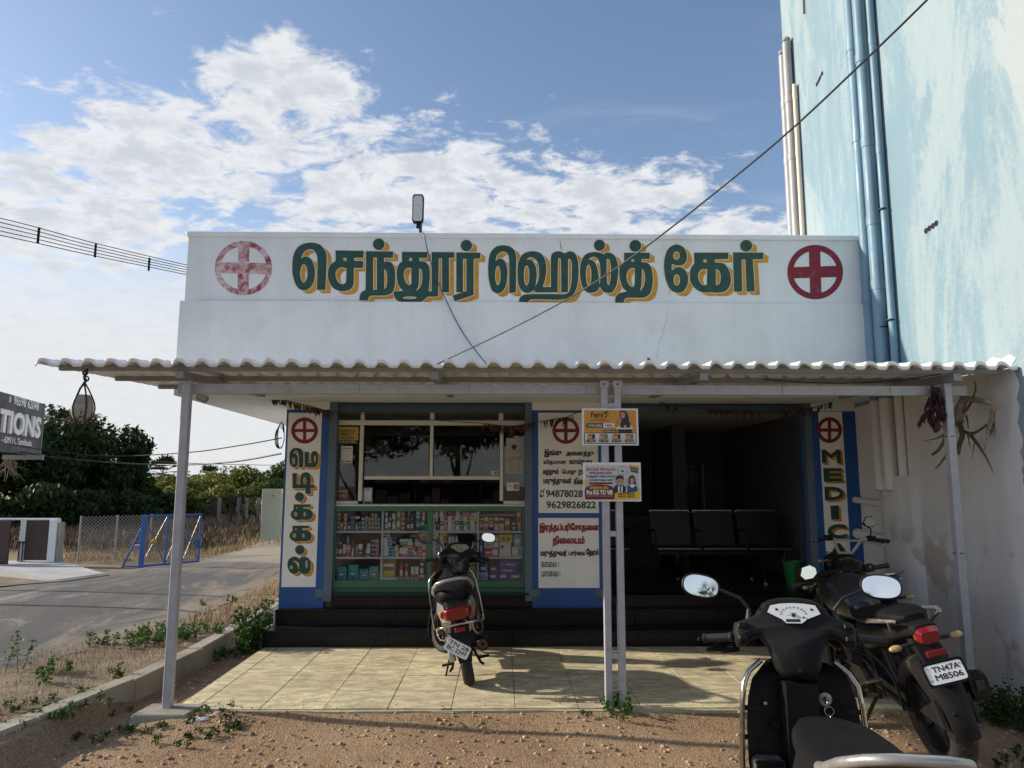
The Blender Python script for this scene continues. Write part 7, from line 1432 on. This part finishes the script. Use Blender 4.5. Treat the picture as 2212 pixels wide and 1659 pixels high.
    # handlebar cowl
    hw = [(0, 1.06), (.045, 1.058), (.085, 1.05), (.112, 1.035), (.130, 1.010), (.150, .985), (.185, .972), (.228, .958), (.236, .925), (.232, .885), (.222, .862), (.192, .868), (.160, .895), (.135, .900), (.112, .875), (.098, .83), (.086, .785), (.062, .755), (.0, .748)]
    ol = hw + [(-x, z) for x, z in hw[-2:0:-1]]; TC = SX @ Matrix.Translation((0, .40, .92)) @ Matrix.Rotation(R(-20), 4, 'X') @ Matrix.Translation((0, -.40, -.92))
    mb = MB(); pillow(mb, ol, .40, ((.05, .020), (.03, .006), (-.01, .0), (-.035, .003), (-.05, .010), (-.056, .018))); cw = part(t, 'handlebar_cowl', mb, cowl_m, 45, TC)
    mb = MB(); pillow(mb, [(x*.8, .93+(z-.93)*.85) for x, z in ol if z > .86], .46, ((-.03, 0), (.03, .012), (.06, .03))); part(t, 'headlamp_cowl', mb, body_m, 45, TC); mb = MB(); pillow(mb, sellipse(0, .945, .085, .05, 20, .8), .51, ((0, 0), (.018, .006), (.024, .02))); part(t, 'headlamp', mb, 'clear_lens', 45, TC)
    f = lambda zx, zy: ((zx-850)*.00053, 1.062-(zy-293)*.00055)
    so = [f(663, 420), f(690, 372), f(760, 358), f(850, 354), f(940, 358), f(1015, 370), f(1045, 430), f(945, 468), f(905, 497), f(795, 497), f(765, 470)]
    mb = MB(); pillow(mb, [(x*1.05, .995+(z-.995)*1.10) for x, z in so], .40, ((-.05, 0), (-.062, .002), (-.064, .006))); bz = part(t, 'dial_bezel', mb, 'black_plastic', 40, TC); dm = 'dial' if near else 'clear_lens'
    mb = MB(); mb.prism(so, .3345, .337); part(bz, 'dial_face', mb, dm, None, TC)
    if near:
        yy = .3338; cx_, cz_ = f(850, 440); mb = MB()
        for k_, num in enumerate(('10', '20', '30', '40', '50', '60', '70', '80', '90', '100')):
            a = math.pi*(1.02-(k_+.35)/10*1.04); x = cx_+math.cos(a)*.048; z = cz_+math.sin(a)*.029+.002; flat_text(num, x-.0045, z-.003, x+.0045, z+.003, yy, .02, mb)
        for k_ in range(21): a = math.pi*(1.0-k_/20); c, s_ = math.cos(a), math.sin(a); mb.add([(cx_+c*.036, yy, cz_+s_*.024), (cx_+c*.040, yy, cz_+s_*.0265), (cx_+c*.040+.0007, yy, cz_+s_*.0265), (cx_+c*.036+.0007, yy, cz_+s_*.024)], [(0, 1, 2, 3)])
        flat_text('SUZUKI', cx_-.013, cz_+.006, cx_+.013, cz_+.010, yy, .03, mb); mb.box(f(793, 0)[0], yy, f(0, 488)[1], f(893, 0)[0], yy+.0005, f(0, 468)[1]); part(bz, 'dial_markings', mb, 'lblack', None, TC)
        mb = MB().lathe([(.008, 0), (.006, -.004)], (cx_, yy, cz_), 'Y', 12); mb.add([(cx_, yy-.002, cz_+.001), (cx_-.034, yy-.002, cz_-.003), (cx_, yy-.002, cz_-.001)], [(0, 1, 2)]); part(bz, 'needle', mb, 'lblack', None, TC)
        mb = MB().lathe([(.004, 0), (.003, -.003)], f(920, 455)[:1] + (yy,) + f(920, 455)[1:], 'Y', 10); part(bz, 'reset_knob', mb, 'lblack', None, TC)
        for zx in (732, 985): x, z = f(zx, 400); mb = MB().lathe([(.005, 0), (.005, -.0006)], (x, yy, z), 'Y', 12); part(bz, 'tell_tale', mb, 'grey_plastic', None, TC)
    for s_ in (-1, 1):
        for (x, z, r_) in ((.123, 1.005, .008), (.135, .945, .011)): mb = MB().lathe([(r_, -.050), (r_, -.0525), (r_*.6, -.0525), (r_*.6, -.04)], (s_*x, .40, z), 'Y', 12); part(cw, 'screw_well', mb, 'lblack', None, TC)
        for (z0, z1) in ((.930, .952), (.883, .905)): mb = MB().box(s_*.185, .335, z0, s_*.218, .352, z1, .004); part(t, 'switch', mb, 'black_plastic', None, TC)
        mb = MB(); pr = [(.016, .235), (.020, .24), (.020, .248)] + [(.0172 if k_ % 2 else .0160, .252+k_*.004) for k_ in range(24)] + [(.0195, .348), (.0195, .356), (.012, .358)]; mb.lathe([(r_, h*s_) for r_, h in pr], (0, .395, .905), 'X', 16); mb.xf(Matrix.Translation((s_*.24, .395, .905)) @ Matrix.Rotation(s_*R(12), 4, 'Z') @ Matrix.Rotation(s_*R(6), 4, 'Y') @ Matrix.Translation((-s_*.24, -.395, -.905))); part(t, 'grip', mb, 'grip', 40, SX)
        mb = MB().tube([(s_*.225, .43, .905), (s_*.27, .455, .90), (s_*.34, .44, .892), (s_*.375, .425, .888)], [.008, .007, .006, .007], 7); part(t, 'brake_lever', mb, 'engine', 60, SX)
        st = [(s_*.165, .405, .965), (s_*.168, .405, 1.02), (s_*.20, .405, 1.06), (s_*.275, .41, 1.09)]; mirror(t, (s_*.352, .415, 1.105), st, .076, .047, -s_*R(6), R(-11), s_*R(-12 if s_ < 0 else 4), xf=SX); mb = MB().lathe([(.017, 0), (.015, .012), (.012, .02), (.010, .035), (.007, .045)], (s_*.166, .405, .972), 'Z', 12); part(t, 'mirror_boot', mb, 'grip', 40, SX)
    for s_ in (-1, 1): part(t, 'brake_cable', MB().tube([(s_*.235, .44, .905), (s_*.20, .50, .93), (s_*.12, .52, .90), (s_*.05, .50, .80)], .0045, 6), 'wire', 60, SX)
    part(t, 'cowl_seam', MB().tube([(x, .3475-.004*(abs(x) > .1), z) for x, z in ((-.215, .905), (-.16, .925), (-.12, .932), (-.07, .918), (0, .908), (.07, .918), (.12, .932), (.16, .925), (.215, .905))], .0022, 5), 'lblack', None, TC)
    part(t, 'cowl_screw', MB().lathe([(.007, 0), (.006, -.003)], (0, .345, .775), 'Y', 10), 'engine', None, TC)
    # floor, body, seat
    mb = MB().box(-.175, -.02, .255, .175, .36, .295, .01); part(t, 'footboard', mb, 'black_plastic', None)
    mb = MB(); rings = []
    for (y, hw_, z0, z1) in ((.03, .08, .30, .60), (-.06, .135, .29, .66), (-.25, .155, .33, .69), (-.45, .160, .40, .70), (-.65, .150, .47, .71), (-.80, .125, .52, .71), (-.90, .085, .56, .68)): rings.append([(x, y, z) for x, z in sellipse(0, (z0+z1)/2, hw_, (z1-z0)/2, 20, .55)])
    mb.loft(rings); part(t, 'side_panels', mb, body_m, 50)
    dzs = -.04 if near else 0.0
    mb = MB(); rings = []
    for (y, hw_, z0, z1) in ((.10, .045, .68, .715), (.05, .09, .66, .745), (-.08, .135, .655, .765), (-.25, .155, .66, .768), (-.40, .155, .665, .775), (-.50, .155, .67, .80), (-.65, .145, .68, .805), (-.74, .12, .69, .80), (-.785, .08, .70, .77)): rings.append([(x, y, z) for x, z in sellipse(0, (z0+z1)/2, hw_, (z1-z0)/2, 22, .6)])
    mb.loft(rings); mb.xf(Matrix.Translation((0, 0, dzs))); part(t, 'seat', mb, 'seat', 60)
    g_ = [(-.155, -.50, .735), (-.165, -.60, .765), (-.155, -.70, .815), (-.120, -.79, .855), (-.06, -.815, .868), (.06, -.815, .868), (.120, -.79, .855), (.155, -.70, .815), (.165, -.60, .765), (.155, -.50, .735)]; mb = MB().tube(g_, [.016, .017, .015, .0145, .0145, .0145, .0145, .015, .017, .016], 10); mb.xf(Matrix.Translation((0, -.02 if near else 0, dzs*.1))); part(t, 'grab_rail', mb, 'silver', 60)
    mb = MB(); rings = [[(x, y, z) for x, z in sellipse(0, .615, hw_, h, 18, .5)] for (y, hw_, h) in ((-.83, .118, .058), (-.895, .105, .052), (-.915, .080, .042))]; mb.loft(rings); part(t, 'tail_lamp', mb, 'red_lens', 40)
    for s_ in (-1, 1):
        mb = MB(); mb.loft([[(s_*.10, -.88, .565), (s_*.135, -.80, .56), (s_*.148, -.70, .62), (s_*.14, -.72, .70), (s_*.115, -.84, .68)], [(s_*.085, -.905, .57), (s_*.13, -.83, .555), (s_*.162, -.70, .62), (s_*.145, -.74, .71), (s_*.10, -.87, .69)]]); part(t, 'rear_indicator', mb, 'clear_lens', 30); mb = MB().ell((s_*.125, -.845, .62), (.018, .02, .03), 10, 6); part(t, 'indicator_bulb', mb, 'orange_lens', 60)
        mb = MB().tube([(s_*.0, -.955, .545), (s_*.12, -.94, .54), (s_*.175, -.86, .525), (s_*.185, -.70, .50), (s_*.18, -.66, .44)], .0095, 8); part(t, 'rear_guard', mb, 'chrome', 60); mb = MB().tube([(s_*.10, -.945, .54), (s_*.105, -.95, .48), (s_*.13, -.93, .44), (s_*.165, -.86, .44), (s_*.18, -.80, .46), (s_*.183, -.74, .505)], .008, 8); part(t, 'rear_guard_loop', mb, 'chrome', 60)
    mb = MB().box(-.042, -.925, .475, .042, -.905, .512, .004); part(t, 'rear_reflector', mb, 'red_lens', None)
    mb = MB(); mb.loft([[(-.075, -.86, .53), (.075, -.86, .53), (.075, -.80, .50), (-.075, -.80, .50)], [(-.07, -.915, .46), (.07, -.915, .46), (.07, -.86, .44), (-.07, -.86, .44)], [(-.062, -.94, .33), (.062, -.94, .33), (.06, -.90, .33), (-.06, -.90, .33)], [(-.05, -.945, .25), (.05, -.945, .25), (.05, -.92, .25), (-.05, -.92, .25)]]); part(t, 'rear_mudguard', mb, 'black_plastic', 40)
    plate(t, plate_lines, .20, .10, Matrix.Translation((-.045, -.965, .37)) @ Matrix.Rotation(R(38), 4, 'Y') @ Matrix.Rotation(R(-8), 4, 'X'))
    mb = MB(); mb.loft([[(x, y, z) for y, z in sellipse(-.40, .27, .30, .085, 20, .7)] for x in (-.13, -.075)]); part(t, 'engine_cover', mb, 'silver', 50, bevel=.012); mb = MB().box(-.07, -.62, .20, .07, -.20, .36, .03); mb.box(-.05, -.45, .36, .05, -.2, .46, .02); part(t, 'engine', mb, 'engine', None)
    mb = MB(); mb.loft([[(.155+x*.8, y, z) for x, z in sellipse(0, .30+zz, r_, r_*1.05, 16, .8)] for (y, r_, zz) in ((-.30, .03, -.06), (-.38, .052, -.04), (-.60, .058, 0), (-.80, .055, .03), (-.83, .035, .035))]); part(t, 'muffler', mb, 'engine', 50); mb = MB().lathe([(.034, 0), (.036, -.006), (.016, -.006), (.012, .03)], (.155, -.83, .335), 'Y', 14); part(t, 'muffler_tip', mb, 'husk', 40)
    mb = MB().tube([(-.10, -.18, .22), (-.16, -.30, .10), (-.20, -.34, .012)], .010, 8); mb.box(-.225, -.37, .0, -.175, -.31, .014, .004); part(t, 'side_stand', mb, 'engine', None); mb = MB()
    for s_ in (-1, 1): mb.tube([(s_*.08, -.30, .20), (s_*.12, -.48, .12), (s_*.14, -.52, .11)], .011, 7)
    part(t, 'centre_stand', mb, 'engine', 60); 
    for s_ in (-1, 1): part(t, 'footpeg', MB().box(s_*.115, -.50, .15, s_*.20, -.47, .17, .004), 'rubber', None)
    return t
def motorcycle(name, label, loc, heading, lean, steer, opt):
    t = thing(name, label, 'motorcycle', loc, (0, lean, heading)); t.scale = (opt.get('scale', 1.0),)*3; ROOT[t.name] = Vector(); rr = .31
    ax_ = Matrix.Translation((0, .48, .75)) @ Matrix.Rotation(R(-25), 4, 'X'); SX = ax_ @ Matrix.Rotation(steer, 4, 'Z') @ ax_.inverted()
    wheel(t, 'rear_wheel', -.68, rr, .135, 'engine', 5, 34 if opt['near'] else 0); wheel(t, 'front_wheel', .68, rr-.005, .105, 'engine', 5, 0, SX)
    mb = MB()
    for s_ in (-1, 1): mb.tube([(s_*.095, .44, .92), (s_*.095, .52, .72)], .020, 10); mb.tube([(s_*.095, .52, .74), (s_*.095, .68, .305)], .027, 10)
    mb.box(-.12, .42, .80, .12, .50, .83, .01); mb.box(-.12, .40, .92, .12, .47, .945, .01); part(t, 'fork', mb, 'engine', 50, SX)
    mb = MB(); rings = []
    for a in np.linspace(R(20), R(150), 10): rings.append([(x, .68+math.cos(a)*(.335+d_), .305+math.sin(a)*(.335+d_)) for (x, d_) in ((-.066, -.04), (-.06, 0), (0, .016), (.06, 0), (.066, -.04), (.055, -.04), (.05, -.006), (0, .006), (-.05, -.006), (-.055, -.04))])
    mb.loft(rings); part(t, 'front_fender', mb, 'black_gloss', 50, SX)
    mb = MB(); rings = [[(x, y, z) for x, z in sellipse(0, .86, rx, rz, 18, .75)] for (y, rx, rz) in ((.46, .07, .09), (.52, .115, .12), (.60, .10, .10), (.645, .07, .07))]; mb.loft(rings); part(t, 'headlamp', mb, 'black_gloss', 50, SX); mb = MB().lathe([(.085, .60), (.08, .64), (.03, .655)], (0, 0, .86), 'Y', 18); part(t, 'headlamp_lens', mb, 'clear_lens', 50, SX)
    mb = MB().box(-.095, .44, .915, .095, .51, .975, .015); part(t, 'instrument_pod', mb, 'black_plastic', None, SX); mb = MB().box(-.075, .435, .925, .075, .44, .965, .004); part(t, 'instrument_lens', mb, 'black_gloss', None, SX)
    hb = opt['bar']; hp = [(-.36, .30, .955), (-.24, .33, .96), (-.15, .385, .955), (-.07, .40, .925), (.07, .40, .925), (.15, .385, .955), (.24, .33, .96), (.36, .30, .955)] if hb == 'flat' else [(-.38, .28, 1.09), (-.24, .32, 1.11), (-.15, .36, 1.10), (-.07, .40, .975), (.07, .40, .975), (.15, .36, 1.10), (.24, .32, 1.11), (.38, .28, 1.09)]
    mb = MB().tube(hp, .012 if hb == 'flat' else .0145, 10)
    if hb != 'flat': mb.tube([(-.145, .355, 1.09), (.145, .355, 1.09)], .010, 8)
    part(t, 'handlebar', mb, 'engine' if hb == 'flat' else 'offwhite_bar', 60, SX)
    for s_ in (-1, 1):
        a, b = Vector(hp[-1 if s_ > 0 else 0]), Vector(hp[-2 if s_ > 0 else 1]); mb = MB().tube([a, a.lerp(b, .15), a.lerp(b, .16), a.lerp(b, .95)], [.019, .019, .0165, .0165], 12); part(t, 'grip', mb, 'grip', 50, SX)
        c = b.lerp(a, -.12); mb = MB().box(c.x-.035, c.y-.03, c.z-.025, c.x+.035, c.y+.03, c.z+.028, .008); sw = part(t, 'switch_box', mb, 'black_plastic', None, SX); mb = MB().box(c.x-.008, c.y-.036, c.z+.004, c.x+.010, c.y-.029, c.z+.022, .002)
        if s_ > 0: part(sw, 'kill_switch', mb, 'red_lens', None, SX)
        mb = MB().tube([b+Vector((0, .045, .0)), a.lerp(b, .6)+Vector((0, .075, -.01)), a.lerp(b, .05)+Vector((0, .06, -.02))], [.008, .006, .007], 7); part(t, 'lever', mb, 'engine', 60, SX)
        m0 = b+Vector((-s_*.01, .02, .02)); mc = Vector((s_*opt['mx'], .30, opt['mz'])); s_ in opt.get('mirrors', (-1, 1)) and mirror(t, mc, [m0, m0+Vector((s_*.01, 0, .07)), mc+Vector((-s_*.06, .03, -.02)), mc+Vector((0, .025, 0))], .070, .050, -s_*R(6)+opt.get('myaw', 0), R(-10), -s_*R(opt.get('mroll', 0)), True, xf=SX)
        mb = MB().tube([(s_*.10, .52, .90), (s_*.16, .52, .89)], .010, 8); mb.ell((s_*.185, .52, .89), (.026, .018, .015), 12, 6); part(t, 'front_indicator', mb, 'amber_lens', 50, SX)
    mb = MB()
    for k_ in range(3): mb.tube([(-.05+.04*k_, .42, .96), (-.12+.1*k_, .52, .98-.02*k_), (-.06+.05*k_, .50, .80)], .006, 6)
    part(t, 'control_cables', mb, 'wire', 60, SX)
    # tank, seat, tail
    mb = MB(); rings = [[(x, y, z) for x, z in sellipse(0, (z0+z1)/2, hw_, (z1-z0)/2, 22, .7)] for (y, hw_, z0, z1) in ((.42, .06, .76, .85), (.38, .11, .72, .91), (.28, .14, .70, .95), (.14, .14, .70, .945), (.02, .115, .70, .90), (-.06, .085, .71, .85), (-.10, .06, .72, .82))]; mb.loft(rings); part(t, 'tank', mb, opt['tank'], 60)
    if opt['near']:
        mb = MB(); rings = [[(x, y, z) for x, z in sellipse(0, (z0+z1)/2+.01, hw_+.008+.008*math.sin(y*40), (z1-z0)/2+.012, 22, .7)] for (y, hw_, z0, z1) in ((.32, .135, .73, .945), (.22, .145, .73, .955), (.12, .142, .73, .945), (.0, .12, .72, .90), (-.07, .10, .72, .855))]; mb.loft(rings); part(t, 'leather_cover', mb, 'leather', 60)
    mb = MB(); rings = [[(x, y, z) for x, z in sellipse(0, (z0+z1)/2, hw_, (z1-z0)/2, 22, .6)] for (y, hw_, z0, z1) in ((-.02, .07, .76, .80), (-.10, .115, .75, .81), (-.25, .14, .755, .815), (-.38, .135, .765, .835), (-.44, .125, .78, .87), (-.60, .12, .80, .89), (-.74, .10, .82, .895), (-.80, .06, .84, .88))]; mb.loft(rings); part(t, 'seat', mb, 'seat', 60)
    mb = MB(); rings = [[(x, y, z) for x, z in sellipse(0, (z0+z1)/2, hw_, (z1-z0)/2, 20, .55)] for (y, hw_, z0, z1) in ((-.05, .09, .55, .76), (-.20, .125, .56, .765), (-.40, .13, .62, .785), (-.60, .115, .70, .82), (-.78, .09, .755, .85), (-.90, .06, .79, .84))]; mb.loft(rings); part(t, 'tail_panels', mb, 'black_plastic', 50)
    for s_ in (-1, 1):
        mb = MB().tube([(s_*.135, -.42, .80), (s_*.168, -.55, .835), (s_*.168, -.72, .865), (s_*.13, -.84, .875)], [.012, .013, .013, .010], 8); mb.tube([(s_*.15, -.80, .872), (s_*.12, -.72, .80)], .008, 6); part(t, 'grab_rail', mb, 'alloy', 60)
        mb = MB().tube([(s_*.05, -.83, .735), (s_*.135, -.84, .735)], .011, 8); part(t, 'indicator_stalk', mb, 'rubber', 60); mb = MB().ell((s_*.170, -.845, .735), (.038, .020, .019), 14, 8); part(t, 'rear_indicator', mb, 'amber_lens', 60)
    if opt['tail'] == 'block':
        mb = MB(); mb.loft([[(x, y, z) for x, z in sellipse(0, zc, hw_, h, 16, .45)] for (y, zc, hw_, h) in ((-.86, .79, .062, .045), (-.905, .785, .062, .043), (-.93, .775, .048, .030))]); part(t, 'tail_lamp', mb, 'red_lens', 30)
    else:
        mb = MB()
        for k_ in range(5): mb.box(-.055, -.915+.006*k_, .745+k_*.022, .055, -.88, .76+k_*.022, .003)
        part(t, 'tail_lamp', mb, 'red_lens', None); mb = MB().tube([(-.17, -.55, .86), (-.17, -.80, .92), (-.10, -.92, .93), (.10, -.92, .93), (.17, -.80, .92), (.17, -.55, .86)], .012, 8); part(t, 'rear_rail', mb, 'chrome', 60)
    mb = MB(); mb.loft([[(-.06, -.82, .76), (.06, -.82, .76), (.06, -.74, .74), (-.06, -.74, .74)], [(-.07, -.90, .68), (.07, -.90, .68), (.06, -.84, .66), (-.06, -.84, .66)], [(-.06, -.965, .55), (.06, -.965, .55), (.05, -.935, .54), (-.05, -.935, .54)]]); part(t, 'plate_bracket', mb, 'black_plastic', 40)
    mb = MB().box(-.052, -.945, .665, .052, -.925, .70, .004); mb.xf(Matrix.Translation((0, 0, .01))); part(t, 'rear_reflector', mb, 'red_lens', None)
    plate(t, opt['plate'], .20, .10, Matrix.Translation((0, -.978, .60)) @ Matrix.Rotation(R(-24), 4, 'X'), .013, True)
    # hugger over the rear tyre
    mb = MB(); rings = []
    for i, a in enumerate(np.linspace(R(100), R(190), 12)):
        wdt = .075+.012*math.sin(i*.5); rings.append([(x*wdt/.075, -.68+math.cos(a)*(rr+d_), rr+math.sin(a)*(rr+d_)) for (x, d_) in ((-.082, -.06), (-.078, .012), (-.05, .028), (-.018, .032), (.018, .032), (.05, .028), (.078, .012), (.082, -.06), (.070, -.06), (.066, .004), (0, .020), (-.066, .004), (-.070, -.06))])
    mb.loft(rings); hg = part(t, 'tyre_hugger', mb, 'grey_plastic', 45); 
    for (a, x) in ((112, -.05), (112, .05), (140, .055), (165, -.04)): a = R(a); mb = MB().cyl((x, -.68+math.cos(a)*(rr+.026), rr+math.sin(a)*(rr+.026)), (x, -.68+math.cos(a)*(rr+.036), rr+math.sin(a)*(rr+.036)), .010, .007, 10); part(hg, 'rivet', mb, 'engine', 40)
    for s_ in (-1, 1): mb = MB(); mb.loft([[(s_*.078, -.68+math.cos(R(a))*(rr+.005), rr+math.sin(R(a))*(rr+.005)), (s_*.098, -.68+math.cos(R(a))*(rr-.0), rr+math.sin(R(a))*(rr)), (s_*.098, -.70, rr+.03), (s_*.085, -.70, rr+.03)] for a in (150, 178)]); part(t, 'hugger_stay', mb, 'grey_plastic', 40)
    mb = MB()
    for s_ in (-1, 1): mb.tube([(s_*.10, -.18, .36), (s_*.105, -.45, .335), (s_*.105, -.70, rr)], .024, 8)
    mb.cyl((-.125, -.68, rr), (.125, -.68, rr), .014, n=10); part(t, 'swingarm', mb, 'engine', 50); mb = MB(); mb.loft([[(-.118, y, z), (-.088, y, z), (-.088, y, z+.045), (-.118, y, z+.045)] for (y, z) in ((-.20, .39), (-.45, .375), (-.62, .37))]); part(t, 'chain_guard', mb, 'black_plastic', 40)
    mb = MB().tube([(-.14, -.30, .60), (-.15, -.52, .56), (-.145, -.60, .50), (-.14, -.60, .32)], .008, 8); mb.tube([(-.145, -.33, .58), (-.14, -.36, .34)], .007, 8); part(t, 'saree_guard', mb, 'engine', 60)
    # engine, frame, exhaust
    mb = MB().box(-.13, -.12, .27, .13, .20, .46, .04); mb.box(-.085, .02, .44, .085, .22, .66, .02)
    for k_ in range(7): mb.box(-.10, .01, .47+k_*.026, .10, .235, .478+k_*.026, .003)
    mb.lathe([(.085, -.15), (.095, -.13), (.095, .13), (.085, .15)], (0, -.03, .36), 'X', 20); part(t, 'engine', mb, 'engine', None)
    mb = MB().tube([(0, .42, .82), (0, .10, .70), (0, -.10, .66)], .028, 8)
    for s_ in (-1, 1): mb.tube([(s_*.03, .40, .78), (s_*.07, .30, .50), (s_*.08, .22, .28), (s_*.09, -.10, .25), (s_*.10, -.18, .40), (s_*.09, -.12, .68), (s_*.09, -.60, .80)], .017, 8)
    part(t, 'frame', mb, 'engine', 60)
    mb = MB().tube([(.06, .24, .58), (.08, .34, .42), (.09, .26, .22), (.12, -.10, .20), (.15, -.30, .26), (.17, -.42, .34)], .020, 10); part(t, 'exhaust_pipe', mb, 'engine', 60); mb = MB(); mb.loft([[(.175+x, y, z) for x, z in sellipse(0, zc, r_, r_*1.25, 18, .65)] for (y, zc, r_) in ((-.40, .33, .03), (-.46, .36, .052), (-.70, .42, .064), (-.88, .465, .066), (-.92, .475, .05))]); part(t, 'muffler', mb, 'black_plastic', 45); mb = MB().box(.15, -.928, .45, .20, -.918, .505, .008); part(t, 'muffler_tip', mb, 'lblack', None)
    for s_ in (-1, 1):
        mb = MB().tube([(s_*.12, -.02, .30), (s_*.21, -.02, .30)], .013, 8); part(t, 'footpeg', mb, 'rubber', 50); mb = MB().box(s_*.14, -.40, .44, s_*.24, -.365, .455, .004); part(t, 'pillion_peg', mb, 'alloy', None); mb = MB().tube([(s_*.12, -.10, .50), (s_*.13, -.30, .46), (s_*.14, -.38, .45)], .010, 7); part(t, 'peg_bracket', mb, 'engine', 60)
        mb = MB(); mb.loft([[(s_*.155, y, z) for (y, z) in pts] if q else [(s_*.10, y, z) for (y, z) in pts] for q, pts in ((0, [(.45, .62), (.18, .74), (.05, .66), (.30, .50)]), (1, [(.42, .62), (.20, .70), (.12, .64), (.30, .54)]))]); part(t, 'tank_shroud', mb, 'black_gloss', 40)
    if opt['near']:
        [part(t, 'side_decal', MB().add([(-.1575, .34-q*.05, .60), (-.1575, .31-q*.05, .60), (-.1575, .30-q*.05, .635), (-.1575, .33-q*.05, .635)], [(0, 1, 2, 3)]), 'lred' if q else 'signwhite', None) for q in range(2)]
    mb = MB().tube([(-.10, -.06, .24), (-.17, .0, .12), (-.235, .03, .008)], .012, 8); mb.box(-.26, .0, .0, -.21, .06, .012, .004); part(t, 'side_stand', mb, 'engine', None); mb = MB().tube([(-.11, .12, .30), (-.17, .20, .30)], .008, 6); mb.tube([(-.10, -.02, .26), (-.15, .18, .27), (-.19, .21, .28)], .008, 6); part(t, 'gear_lever', mb, 'engine', 60)
    mb = MB()
    for s_ in (-1, 1): mb.tube([(s_*.05, -.30, .68), (s_*.06, -.42, .42)], [.022, .022], 8)
    part(t, 'shock_absorber', mb, 'engine', 60); return t

GS = -.05
# large scooter close by
scooter('scooter', 'black scooter with dusty grey handlebar cowl and white speedometer parked on the red soil', (1.235, 2.90, GS), R(-9), 0, R(-3), 'grey_plastic', 'black_plastic', [], True, 1.09)
# scooter on the tiles
scooter('scooter', 'black scooter on the tiles before the green counter, plate TN 28 BC 2297', (-.30, 6.84, 0), R(5), R(-11), R(30), 'black_gloss', 'black_gloss', ['TN 28', 'BC 2297'], False)
motorcycle('motorcycle', 'black motorcycle with tyre hugger and plate TN47A M8506 leaning beside the large scooter', (2.75, 5.275, GS), R(-5), R(-14), R(4), dict(near=True, bar='flat', tail='block', tank='black_gloss', plate=['TN47A', 'M8506'], mx=.22, mz=1.03, mirrors=(-1,), scale=1.05))
motorcycle('motorcycle', 'older motorcycle with bare white handlebar parked tight against the whitewashed wall', (3.24, 6.55, GS+.06), R(-11), R(-9), R(24), dict(near=False, bar='high', tail='ribs', tank='black_gloss', plate=[], mx=.20, mz=1.27, mirrors=(1,)))
